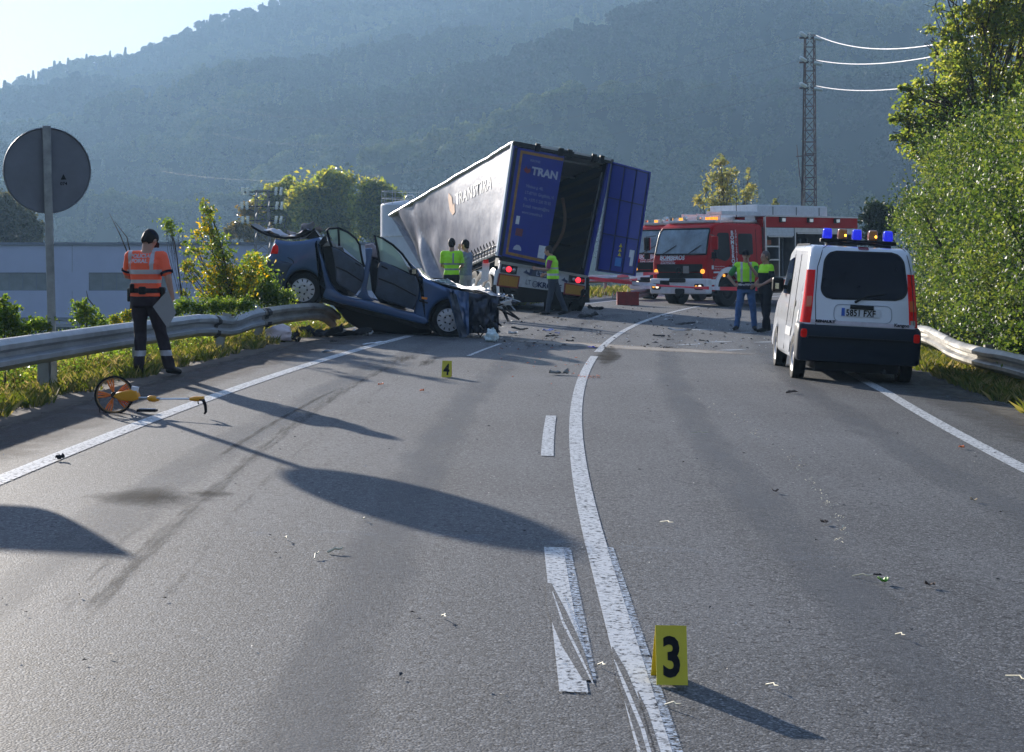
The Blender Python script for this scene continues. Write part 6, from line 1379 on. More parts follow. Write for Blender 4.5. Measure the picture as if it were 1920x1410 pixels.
def person(label,pos,heading,J,vox=.011,H=1.75,shirt=None,trous=None,vest=None,shoes=None,cap=None,hair=M['hair'],belt=None,hands='relaxed',seed=0,sleeve='short',hairlen=1,tband=None,scale=1.0,headrot=(0,0,0)):
    """J: joints in metres, x right, y ahead, z up"""
    t=thing('person',label,'person',pos,(0,0,heading)); t.scale=(1,1,1)
    V3=Vector; j={k:V3(v)*scale for k,v in J.items()}
    for k in('head','neck','chest','waist','pelvis'): j.setdefault(k,V3((0,0,0)))
    hm=Matrix.Translation(j['head'])@Matrix.Rotation(headrot[2],4,'Z')@Matrix.Rotation(headrot[0],4,'X')@Matrix.Rotation(headrot[1],4,'Y')
    # ---- one continuous body
    b=MB(); R3=hm.to_3x3().to_4x4()
    ell(b,j['head']+R3@V3((0,-.005,.02)),(.078,.098,.112),M4=R3); ell(b,j['head']+R3@V3((0,.030,-.055)),(.056,.062,.062),M4=R3)
    ell(b,j['head']+R3@V3((0,.100,-.012)),(.013,.020,.026),8,M4=R3)
    ell(b,j['head']+R3@V3((0,.092,-.060)),(.026,.012,.009),8,M4=R3)
    for s in(-1,1): ell(b,j['head']+R3@V3((s*.080,-.005,-.005)),(.010,.022,.032),8,M4=R3)
    caps(b,j['neck'],j['head']+R3@V3((0,-.015,-.05)),.062,.058)
    def sect(f): 
        P=[('pelvis',-.08,.155,.115),('pelvis',.02,.170,.125),('waist',0,.150,.110),('chest',-.05,.170,.122),('chest',.06,.180,.125)]
        return [(j[k].z+dz,j[k].x,j[k].y,rx+f,ry__+f) for k,dz,rx,ry__ in P]
    stack(b,sect(0)+[(j['neck'].z-.02,j['neck'].x,j['neck'].y,.09,.075)])
    for s in('l','r'):
        caps(b,j['sh'+s],j['el'+s],.054,.042); caps(b,j['el'+s],j['wr'+s],.042,.027); caps(b,V3((j['chest'].x,j['chest'].y,j['sh'+s].z-.02)),j['sh'+s],.075,.056)
        caps(b,j['hip'+s],j['kn'+s],.088,.058); caps(b,j['kn'+s],j['an'+s],.055,.038)
        fd=(j['to'+s]-j['an'+s]); caps(b,j['an'+s]+V3((0,0,-.03)),j['to'+s],.038,.030)
        # hand: palm, four unequal bent fingers, thumb from the side of the palm
        fw=(j['wr'+s]-j['el'+s]).normalized(); hd_=j.get('hd'+s)
        hd_=(hd_.normalized() if hd_ is not None and hd_.length>0 else fw)
        side=(hd_.cross(V3((1 if s=='r' else -1,.25,0)))).normalized(); 
        pal=side.cross(hd_).normalized()   # palm normal
        palm_e=j['wr'+s]+hd_*.085
        for q in(-1.2,0,1.2): caps(b,j['wr'+s]+hd_*.005+side*q*.012,palm_e+side*q*.018,.017,.015,8)
        for fi,(q,L_) in enumerate(((-1.5,.062),(-.5,.074),(.5,.070),(1.5,.055))):
            a=palm_e+side*q*.021; c_=a+hd_*L_*.5+pal*.004; e=c_+(hd_*.8+pal*.6).normalized()*L_*.5
            caps(b,a,c_,.0098,.009,8); caps(b,c_,e,.009,.0078,8)
        tb=j['wr'+s]+hd_*.03-side*.028; tm=tb+(hd_*.75-side*.6+pal*.2).normalized()*.04; caps(b,tb,tm,.013,.011,8); caps(b,tm,tm+(hd_*.95-side*.1+pal*.3).normalized()*.032,.011,.009,8)
    me=remesh(b,min(vox,.0095),3); me.name='body'; me.materials.append(M['skin']); link('body',me,t)
    # face details
    mb=MB()
    for s in(-1,1): ell(mb,j['head']+R3@V3((s*.031,.082,.012)),(.014,.008,.007),6,M4=R3)
    mb.box(j['head']+R3@V3((0,.1,-.060)),(.04,.006,.004)); part('eyes',mb,M['ink'],t)
    # hair
    if hair:
        mb=MB(); ell(mb,j['head']+R3@V3((0,-.016,.032)),(.086,.102,.112),M4=R3); ell(mb,j['head']+R3@V3((0,-.055,-.02)),(.074,.058,.075),M4=R3); hme=remesh(mb,.011,2,.004,30)
        # keep the face free
        import bmesh
        bm=bmesh.new(); bm.from_mesh(hme); inv=hm.inverted(); dl=[v for v in bm.verts if (lambda p:p.y>.045 and p.z<.062)(inv@v.co) or (inv@v.co).z<-.085]; bmesh.ops.delete(bm,geom=dl,context='VERTS'); bm.to_mesh(hme); bm.free(); hme.materials.append(hair); link('hair',hme,t)
    def garment(nm,prims,matl,vx=vox,wr=.006,ws=9,bands=None,bm_=None,sm=5):
        mb=MB(); prims(mb); me=remesh(mb,vx,sm,wr,ws,seed); me.name=nm; me.materials.append(matl)
        if bands:
            me.materials.append(bm_); 
            for p in me.polygons:
                c=p.center
                if bands(c,p.normal): p.material_index=1
        return link(nm,me,t)
    # trousers
    def tp(mb):
        stack(mb,[(j['pelvis'].z-.10,j['pelvis'].x,j['pelvis'].y,.165,.128),(j['pelvis'].z,j['pelvis'].x,j['pelvis'].y,.180,.138),(j['waist'].z-.02,j['waist'].x,j['waist'].y,.162,.122)])
        for s in('l','r'): caps(mb,j['hip'+s],j['kn'+s],.104,.076); caps(mb,j['kn'+s],j['an'+s]+V3((0,0,.01)),.076,.064)
    tm_=garment('trousers',tp,trous,wr=.012,ws=8,bands=tband,bm_=REFL)
    if shoes:
        mb=MB()
        for s in('l','r'):
            a=j['an'+s]; e=j['to'+s]; caps(mb,a+V3((0,0,-.02)),e,.052,.042); caps(mb,a+(a-e).normalized()*.03+V3((0,0,-.045)),e+V3((0,0,-.004)),.034,.036)
        me=remesh(mb,.011,3); me.materials.append(shoes); me.name='shoes'; link('shoes',me,t)
    # shirt
    def sp_(f,slv):
        def q(mb):
            S_=sect(.018+f); S_=S_[1:]; S_[0]=(j['pelvis'].z+ (.02 if slv!='vest' else -.02),)+S_[0][1:]
            stack(mb,S_+[(j['neck'].z-.015,j['neck'].x,j['neck'].y,.10+f*.5,.085+f*.5)])
            for s in('l','r'):
                caps(mb,V3((j['chest'].x,j['chest'].y,j['sh'+s].z-.02)),j['sh'+s],.085+f,.068+f)
                if slv=='short': caps(mb,j['sh'+s],j['sh'+s].lerp(j['el'+s],.72),.072+f,.066+f)
                if slv=='long': caps(mb,j['sh'+s],j['el'+s],.068+f,.054+f); caps(mb,j['el'+s],j['wr'+s].lerp(j['el'+s],.08),.052+f,.038+f)
        return q
    main=garment('shirt',sp_(0,sleeve),shirt[0],wr=.010,ws=8,bands=shirt[1] if len(shirt)>1 else None,bm_=shirt[2] if len(shirt)>2 else REFL)
    vo=None
    if vest: vo=garment('vest',sp_(.016,'vest'),vest[0],wr=.009,ws=8,bands=vest[1],bm_=vest[2] if len(vest)>2 else REFL)
    if cap:
        mb=MB(); ell(mb,j['head']+R3@V3((0,-.008,.052)),(.092,.108,.082),M4=R3); cme=remesh(mb,.01,2)
        import bmesh
        bm=bmesh.new(); bm.from_mesh(cme); inv=hm.inverted(); bmesh.ops.delete(bm,geom=[v for v in bm.verts if (inv@v.co).z<.030],context='VERTS'); bm.to_mesh(cme); bm.free(); cme.materials.append(cap); link('cap',cme,t)
        mb=MB(); mb.sheet(8,5,lambda a,b:j['head']+R3@V3(((a-.5)*.16*(1-.25*b),.075+.085*b*math.cos((a-.5)*1.6),.045-.02*b-.02*abs(a-.5)*2)),(0,0,.006)); part('cap_peak',mb,cap,t,smooth=50)
    if belt:
        mb=MB(); w_=j['waist']; secs=[]
        stack(mb,[(w_.z-.075,w_.x*.6+j['pelvis'].x*.4,w_.y*.6+j['pelvis'].y*.4,.190,.148),(w_.z-.02,w_.x,w_.y,.182,.144)],24); part('belt',mb,M['black'],t,smooth=50)
        for (x,y,z,sx,sy,sz) in belt:
            mb=MB(); mb.box((w_.x+x,w_.y+y,w_.z+z),(sx,sy,sz)); part('belt_pouch',mb,M['black'],t,bev=.015)
    return t,j,main,vo
def std(H=1.75,**k):
    s=H/1.75
    d=dict(head=(0,.02,1.635),neck=(0,-.01,1.475),chest=(0,0,1.28),waist=(0,0,1.06),pelvis=(0,0,.92),shl=(-.185,-.01,1.42),shr=(.185,-.01,1.42),ell=(-.23,-.03,1.14),elr=(.23,-.03,1.14),wrl=(-.23,.06,.90),wrr=(.23,.06,.90),
           hipl=(-.09,0,.90),hipr=(.09,0,.90),knl=(-.10,.02,.49),knr=(.10,.02,.49),anl=(-.11,-.02,.09),anr=(.11,-.02,.09),tol=(-.13,.15,.035),tor=(.13,.15,.035))
    d.update(k); return {q:tuple(x*s for x in v) for q,v in d.items()}
NAVY=mat('dark navy trousers',(.020,.022,.040),.85,var=.2,scale=10); MAR2=mat('dark maroon-navy uniform trousers',(.040,.028,.036),.85,var=.25,scale=8)
# policeman on the left verge, back to the camera
pp=Vector((-4.285,20.6,0)); pp.z=pz(pp.x)
zr=lambda c,a,b:a<c.z<b
def offb(c,n):
    if zr(c,1.085,1.125) and abs(c.x)<.30: return True
    if zr(c,1.195,1.245) and abs(c.x)<.215: return True
    return (abs(c.x+.175)<.02 or abs(c.x-.10)<.024) and c.z>=1.24 and c.z<1.47 and abs(n.x)<.8
t,j,sh,_=person('policeman in orange-red reflective shirt, cap and dark trousers, seen from behind holding a grey folder',pp,R(-4),
 std(1.73,head=(.03,.055,1.60),neck=(.01,.0,1.47),shl=(-.185,.0,1.42),shr=(.195,-.01,1.41),elr=(.285,-.06,1.16),wrr=(.33,-.04,.92),hdr=(-.03,-.02,-.20),ell=(-.245,.06,1.19),wrl=(-.14,.27,1.13),hdl=(.3,.2,0),hipl=(-.09,0,.90),hipr=(.085,0,.90),knl=(-.075,.06,.50),anl=(-.06,-.08,.12),tol=(-.065,.06,.035),knr=(.16,.08,.49),anr=(.27,.06,.10),tor=(.335,.22,.04)),
 vox=.0105,shirt=(HVR,offb),trous=MAR2,shoes=M['black'],cap=mat('navy cap',(.02,.022,.04),.8),seed=3,headrot=(R(-38),0,R(-18)),
 belt=[(.0,-.155,-.045,.085,.04,.09),(-.13,-.13,-.02,.05,.05,.11),(-.19,.02,-.10,.06,.10,.16),(.19,.0,-.09,.07,.10,.17)],tband=lambda c,n:.235<c.z<.30)
bvh=BVHTree.FromPolygons([v.co.copy() for v in sh.data.vertices],[tuple(p.vertices) for p in sh.data.polygons])
def back(x0,z0):
    def f(x,y):
        h=bvh.ray_cast(Vector((x0+x,-1,z0+y)),Vector((0,1,0))); return Vector((x0+x,(h[0].y if h[0] else -.14)-.005,z0+y))
    return f
LET=mat('silver reflective lettering',(.55,.42,.42),.5)
text('lettering','POLICÍA',.062,LET,t,back(-.045,1.385),bold=.003,sx=1.05,align='CENTER'); text('lettering','FORAL',.062,LET,t,back(-.045,1.325),bold=.003,sx=1.05,align='CENTER')
for sg in(-1,1):
    mb=MB(); s0=j['sh'+('r' if sg>0 else 'l')]; e0=j['el'+('r' if sg>0 else 'l')]; a=s0.lerp(e0,.70); b=s0.lerp(e0,.80); mb.tube([a,b],[.077,.075],16); part('sleeve_cuff',mb,NAVY,t,smooth=50)
# folder in his hand: a thing of its own
FX=mat('grey card folder',(.30,.29,.28),.7,var=.05)
fo_=thing('folder','grey card folder held at the policeman\'s right side','folder',W(308,578,20.4))
mb=MB(); mb.prism([((p[0]-960)*20.5/F,CH-(p[1]-470)*20.5/F) for p in [(319,543),(333,586),(318,614),(292,574)]],20.32,20.335,lambda u,v,w_:Vector((u,w_+ (u+4.2)*.25,v))); part('cover',mb,FX,fo_,world=True)
mb=MB(); mb.prism([((p[0]-960)*20.5/F,CH-(p[1]-470)*20.5/F) for p in [(318,546),(331,585),(318,611),(294,574)]],20.336,20.342,lambda u,v,w_:Vector((u,w_+ (u+4.2)*.25,v))); part('paper',mb,M['whitemat'],fo_,world=True)
# man in lime shirt, back turned, by the trailer
GRN=mat('dark green-grey trousers',(.03,.035,.035),.85)
def limb(c,n): return zr(c,1.10,1.135) or zr(c,1.23,1.265) or (c.z>1.26 and c.z<1.5 and abs(c.x-.06)<.02 and n.y<0)
def gp_(px,Y,dz=0): x=(px-960)*Y/F; return Vector((x,Y,ground_h(x,Y)+.0 if abs(lat(x,Y))>5 else pz(x)))
person('broad man in lime shirt with grey reflective bands, back turned, beside the trailer curtain',gp_(847,41.5),R(-8),
 std(1.84,ell=(-.235,.06,1.15),wrl=(-.12,.24,1.08),elr=(.235,.06,1.15),wrr=(.12,.24,1.06)),vox=.014,shirt=(HVL,limb,mat('grey reflective band',(.25,.27,.27),.5)),trous=GRN,shoes=M['black'],seed=9)
GSH=mat('grey-blue checked shirt',(.19,.22,.27),.85,var=.2,scale=25); BEI=mat('beige trousers',(.38,.36,.33),.85)
person('man in grey-blue shirt and beige trousers holding a phone to his ear beside the trailer',gp_(873,42),R(62),
 std(1.82,ell=(-.25,.10,1.30),wrl=(-.11,.10,1.52),hdl=(.05,.0,.2),elr=(.25,.02,1.14),wrr=(.20,.22,1.05)),vox=.014,shirt=(GSH,),sleeve='long',trous=BEI,shoes=M['black'],seed=12)
# man in lime vest and magenta shirt in front of the trailer bumper
MAG=mat('magenta shirt',(.30,.03,.16),.8); DKT=mat('dark blue trousers',(.025,.035,.055),.85)
def vb_(c,n): return zr(c,1.00,1.06) or zr(c,1.17,1.215)
person('balding man in lime vest over a magenta shirt standing behind the trailer bumper',gp_(1037,44.9),R(78),
 std(1.78,head=(0,.12,1.60),neck=(0,.05,1.46),chest=(0,.03,1.28),shl=(-.19,.03,1.41),shr=(.19,.03,1.41),ell=(-.22,.10,1.14),wrl=(-.18,.36,1.16),hdl=(0,.2,.06),elr=(.23,0,1.13),wrr=(.17,.22,1.02),knl=(-.1,.05,.5),anl=(-.11,.12,.09),tol=(-.12,.28,.035),knr=(.1,-.14,.49),anr=(.11,-.30,.10),tor=(.12,-.14,.035)),
 vox=.014,shirt=(MAG,),vest=(HVL,vb_),trous=DKT,shoes=M['black'],hair=mat('short brown hair',(.05,.035,.03),.7),seed=15,headrot=(R(-10),0,0))
# two policemen in front of the fire engine
JEAN=mat('blue jeans',(.05,.12,.28),.85,var=.25,scale=9); GSL=mat('green T-shirt',(.03,.22,.05),.8); WST=mat('navy waist panel',(.015,.018,.04),.8)
def vj(c,n): return zr(c,1.0,1.04) or (abs(abs(c.x)-.10)<.022 and c.z>1.08 and n.y>.2)
t,j,_,vo=person('policeman in cap, lime vest and blue jeans, one hand on his hip',gp_(1399,39.2),R(172),
 std(1.78,elr=(.38,-.04,1.18),wrr=(.24,.02,.99),hdr=(-.15,.08,-.03),ell=(-.24,.10,1.20),wrl=(-.06,.17,1.46),hdl=(.05,.0,.2),anl=(-.18,0,.09),tol=(-.20,.17,.035),anr=(.20,.0,.09),tor=(.26,.16,.035),knl=(-.15,.03,.49),knr=(.16,.03,.49)),
 vox=.0135,shirt=(GSL,),vest=(HVL,vj),trous=JEAN,shoes=M['dark'],cap=mat('black cap',(.012,.012,.016),.8),seed=19)
vo.data.materials.append(WST)
for p in vo.data.polygons:
    if p.center.z<1.09 and p.material_index==0: p.material_index=2
BLK=mat('black uniform cloth',(.012,.014,.022),.85,var=.2)
def vk(c,n): return False
t,j,_,vo=person('bald policeman in black uniform with lime yoke, facing the man in jeans',gp_(1436,38.6),R(112),
 std(1.76,ell=(-.26,-.02,1.16),wrl=(-.16,.20,1.03),hdl=(.1,.15,0),elr=(.25,.0,1.15),wrr=(.12,.22,1.02),anl=(-.12,.10,.09),tol=(-.13,.27,.035),anr=(.13,-.14,.09),tor=(.18,.03,.035),knr=(.12,-.04,.49)),
 vox=.0135,shirt=(BLK,lambda c,n:c.z>1.30 and abs(c.x)<.30 and not(abs(c.x)>.20 and c.z<1.34),HVL),trous=BLK,shoes=M['black'],hair=mat('cropped grey hair',(.12,.09,.08),.7),seed=23)
# ---------------------------------------------------------------- evidence markers
YM=mat('yellow marker plastic',(.62,.50,.012),.4,0,.05,8)
def marker(label,n,base,h,wd,rz,sc=1):
    t=thing('evidence_marker',label,'evidence marker',base,(0,math.atan(BANK),rz),group='numbered evidence markers on the road')
    mb=MB(); dp=.075
    mb.add([(-wd/2,-dp,0),(wd/2,-dp,0),(wd/2,0,h),(-wd/2,0,h),(-wd/2,-dp+.003,0),(wd/2,-dp+.003,0),(wd/2,.003,h-.003),(-wd/2,.003,h-.003)],[(0,1,2,3),(4,7,6,5),(0,4,5,1),(1,5,6,2),(3,2,6,7),(0,3,7,4)])
    part('front_panel',mb,YM,t)
    mb=MB(); mb.add([(-wd/2,dp,0),(wd/2,dp,0),(wd/2,.002,h),(-wd/2,.002,h),(-wd/2,dp-.003,0),(wd/2,dp-.003,0),(wd/2,.001,h-.003),(-wd/2,.001,h-.003)],[(0,3,2,1),(4,5,6,7),(0,1,5,4),(1,2,6,5),(3,7,6,2),(0,4,7,3)])
    part('back_panel',mb,YM,t)
    if n: text('number',n,h*.92,M['ink'],t,lambda x,y:Vector((x,-dp+(y+h*.16)/h*dp-.0015,y+h*.16)),bold=.006*h/.2,sx=.80,align='CENTER')
    return t
b3=G(1258,1287,.005); marker('yellow marker with a black 3 beside the centre line, nearest the camera','3',b3+Vector((0,.075,0)),.206,.118,R(4))
b4=G(837,708,.005); marker('yellow marker with a black 4 in the left lane, level with the policeman','4',b4+Vector((0,.075,0)),.20,.118,R(-3))
b5=G(1075,580,.005); marker('small yellow marker standing behind the trailer by the man in the lime vest','',b5,.22,.12,R(20))
# ---------------------------------------------------------------- measuring wheel
ORG=mat('orange plastic',(.80,.20,.02),.4,0,.06); YOR=mat('yellow-orange housing',(.78,.33,.01),.35,0,.06)
c0=G(213,775); Yw=c0.y+.05; wc=W(214,741,Yw)
mw=thing('measuring_wheel','orange and yellow measuring wheel lying on the left shoulder line','measuring wheel',(wc.x,wc.y,c0.z))
Rw=.178; ax=Vector((.18,-1,.12)).normalized(); q=ax.to_track_quat('Y','Z').to_matrix().to_4x4(); MW=Matrix.Translation(wc)@q
mb=MB(); mb.lathe([(Rw-.018,-.012),(Rw-.006,-.014),(Rw,-.008),(Rw,.008),(Rw-.006,.014),(Rw-.018,.012)],48,MW,closed=True); tw_=part('tyre',mb,M['rubber'],mw,smooth=40,world=True)
mb=MB(); mb.lathe([(Rw-.030,-.008),(Rw-.017,-.008),(Rw-.017,.008),(Rw-.030,.008)],48,MW,closed=True); part('rim',mb,mat('brown-orange rim',(.30,.16,.05),.4),mw,smooth=40,world=True)
for k in range(5):
    a0=R(75+72*k); mb=MB()
    for s in(-1,1): mb.tube([MW@Vector((.03*math.cos(a0),.0,.03*math.sin(a0))),MW@Vector((.10*math.cos(a0+s*.20),0,.10*math.sin(a0+s*.20))),MW@Vector(((Rw-.028)*math.cos(a0+s*.17),0,(Rw-.028)*math.sin(a0+s*.17)))],.0085,6)
    mb.tube([MW@Vector((.05*math.cos(a0),0,.05*math.sin(a0))),MW@Vector(((Rw-.028)*math.cos(a0),0,(Rw-.028)*math.sin(a0)))],.006,5)
    part('spoke',mb,ORG,mw,smooth=50,world=True)
mb=MB(); mb.lathe([(.001,-.03),(.028,-.03),(.03,.0),(.028,.03),(.001,.03)],18,MW); part('hub',mb,M['black'],mw,smooth=40,world=True)
def wp(px,py,d=0): return W(px,py,Yw-.04+d)
mb=MB(); mb.prism([((p[0])*Yw/F,-p[1]*Yw/F) for p in [(214,743),(222,735),(248,730),(258,732),(262,742),(262,748),(250,752),(228,750)]],-.06,.04,lambda u,v,w_:Vector((u-960*Yw/F,Yw+w_,CH+HOR*Yw/F+v)),.012,3); part('counter_housing',mb,YOR,mw,smooth=40,world=True)
mb=MB(); cylx(mb,wp(253,730,.02),.035,.05,(.2,0,1),16); part('counter_window',mb,M['whitemat'],mw,smooth=40,world=True)
e_=wp(372,748,-.15)
mb=MB(); mb.tube([wp(258,746),wp(300,747,-.05)],.011,8); part('lower_tube',mb,M['alu'],mw,smooth=50,world=True)
mb=MB(); mb.tube([wp(276,747,-.02),wp(280,747,-.02),wp(290,748,-.03),wp(298,749,-.04)],[.012,.028,.030,.014],10); part('clamp',mb,YOR,mw,smooth=50,world=True)
mb=MB(); mb.tube([wp(298,748,-.04),wp(358,748,-.13)],.009,8); part('upper_tube',mb,M['white'],mw,smooth=50,world=True)
mb=MB(); mb.tube([wp(356,748,-.13),wp(366,748,-.14),wp(382,747,-.16)],[.014,.024,.020],8); part('handle',mb,YOR,mw,smooth=50,world=True)
mb=MB(); mb.tube([wp(374,748,-.15),wp(381,750,-.16),wp(385,760,-.16),wp(386,772,-.17),wp(383,776,-.17)],[.02,.022,.020,.017,.012],8,flat=.7); mb.tube([wp(371,752,-.15),wp(372,758,-.15)],.006,5); part('pistol_grip',mb,M['black'],mw,smooth=50,world=True)
mb=MB(); mb.tube([wp(186,752,.05),wp(187,775,.02)],.006,5); part('stand',mb,M['black'],mw,world=True)
mp_=G(276,776,.02); mb=MB(); mb.box((0,0,.012),(.18,.07,.024),M=Matrix.Translation(mp_)@Matrix.Rotation(R(-6),4,'Z')); mb.mi=1; mb.box((0,.0,.027),(.15,.045,.006),M=Matrix.Translation(mp_)@Matrix.Rotation(R(-6),4,'Z'))
o=part('pen_case',mb,[M['dark'],M['chrome']],None,bev=.006); tag(o,'small dark case with shiny lid lying beside the measuring wheel','case')
# ---------------------------------------------------------------- tape, crate, rail, bag, debris
TR_=mat('red barrier tape',(.85,.03,.05),.4,emit=None); TW=mat('white barrier tape',(.75,.72,.75),.4)
def tape(label,P,wd,segs,seed=0):
    t=thing('barrier_tape',label,'barrier tape',P[0],group='red and white tape strung across the road'); N_=60
    for k,(a,b,m_) in enumerate(segs):
        mb=MB()
        def f(s,q):
            u=a+(b-a)*s; i=min(int(u*(len(P)-1)),len(P)-2); p=P[i].lerp(P[i+1],u*(len(P)-1)-i); tw=1.0+.5*math.sin(u*9+seed); return p+Vector((0,(q-.5)*wd*math.cos(tw),(q-.5)*wd*math.sin(tw)))
        mb.sheet(max(3,int(N_*(b-a))),2,f,(0,.001,0)); part('tape_strip',mb,m_,t,smooth=60,world=True)
tp_=[W(1105,521,47.6),W(1170,529,47.5),W(1230,535,47),W(1300,539,46),W(1350,541,44),W(1420,542,40.5)]
tape('lower red and white barrier tape in front of the nearer fire engine',tp_,.09,[(0,.25,TR_),(.25,.40,TW),(.40,.72,TR_),(.72,.80,TW),(.80,1,TR_)])
tape('upper white and red barrier tape running from the trailer bumper to the swung door',[W(1102,523,47.8),W(1150,519,48.5),W(1200,514,50),W(1235,512,52)],.10,[(0,.38,TW),(.38,.52,TR_),(.52,.72,TW),(.72,1,TR_)],2)
tape('red lower strand of tape behind the trailer lamp',[W(1103,527,47.9),W(1150,526,48.6),W(1195,524,49.5)],.07,[(0,.3,TR_),(.3,1,TR_)],4)
cb=G(1177,572); Yc=cb.y; RC=mat('dull red crate plastic',(.32,.02,.018),.4,0,.25,5)
ct=thing('red_crate','dull red plastic crate standing on the road between trailer and fire engines','crate',cb)
wd=.69;hh=.42
part('side',MB().b2((-wd/2,-.18,0),(wd/2,-.155,hh)),RC,ct,bev=.01); part('side',MB().b2((-wd/2,.155,0),(wd/2,.18,hh)),RC,ct,bev=.01); part('end',MB().b2((-wd/2,-.153,0),(-wd/2+.025,.153,hh)),RC,ct); part('end',MB().b2((wd/2-.025,-.153,0),(wd/2,.153,hh)),RC,ct); part('floor',MB().b2((-wd/2+.026,-.153,.0),(wd/2-.026,.153,.02)),RC,ct)
part('rim',MB().b2((-wd/2-.015,-.20,hh-.04),(wd/2+.015,-.182,hh)),RC,ct)
gx=[W(1195,556,59),W(1215,555,58.5),W(1224,553,58)]; 
o=part('torn_rail',wbeam([G(1180,563)+Vector((0,0,.2)),G(1203,561.5)+Vector((0,0,.22)),G(1222,560)+Vector((0,0,.28)),G(1226,561)+Vector((0,0,.2))],1),M['steel'],None,smooth=30); tag(o,'torn length of crash barrier lying in front of the fire engines','rail')
# bottle cluster and glitter by the crate
for i,(px,py) in enumerate([(1150,548),(1156,551),(1163,547)]):
    b=G(px,575-14+i); mb=MB(); mb.lathe([(.001,0),(.06,0),(.06,.16),(.02,.24),(.02,.28),(.001,.28)],12,Matrix.Translation(b)@Matrix.Rotation(PI/2,4,'X')); o=part('bottle',mb,M['glass'],None,smooth=50); tag(o,'clear bottle standing behind the red crate','bottle','bottles behind the red crate')
def blob(name,label,cat,c,sz,m,seed,n=22,rough=.35,flat=.6,group=None):
    mb=MB(); vs=[];fs=[]; c=Vector(c)
    for i in range(n+1):
        for k in range(n):
            th=PI*i/n; ph=2*PI*k/n; v=Vector((math.sin(th)*math.cos(ph),math.sin(th)*math.sin(ph),math.cos(th))); r_=1+rough*noise.fractal(v*1.7+Vector((seed,0,0)),1,2,3); vs.append(c+Vector((v.x*r_*sz[0],v.y*r_*sz[1],max(-.6,v.z)*r_*sz[2]))) 
    for i in range(n):
        for k in range(n): fs.append((i*n+k,i*n+(k+1)%n,(i+1)*n+(k+1)%n,(i+1)*n+k))
    mb.add(vs,fs); o=part(name,mb,m,None,smooth=60); return tag(o,label,cat,group)
blob('plastic_bag','crumpled pinkish-white airbag bundle on the grass below the dented barrier','bag',G(521,641,.12),(.24,.15,.15),mat('pinkish white plastic',(.62,.52,.52),.4,var=.1,bump=.01,bscale=12),3,rough=.3)
blob('glass_clump','pale crumpled sheet under the crushed nose of the blue car','debris',G(922,641,.09),(.11,.10,.13),WG,8,rough=.5)
def shard(name,label,px,py,w_,d,h,m,rot,bend=0,par=None,cat='debris',group=None,lift=0):
    c=G(px,py,.012+lift); mb=MB(); M4=Matrix.Translation(c)@Matrix.Rotation(rot,4,'Z')@Matrix.Rotation(random.uniform(-.15,.15),4,'Y')
    sd=random.random()*50
    def f(a,b):
        x=(a-.5)*w_;y=(b-.5)*d; n=noise.noise(Vector((a*3,b*3,sd))); e=noise.noise(Vector((a*2,sd,b*2)))*.25
        return M4@Vector((x*(1+e),y*(1-e)*(1-.5*abs(a-.5)),h*abs(n)*1.6+bend*(a-.5)**2))
    mb.sheet(10,6,f,(0,0,max(.004,h*.25))); o=part(name,mb,m,None,smooth=40); return tag(o,label,cat,group)
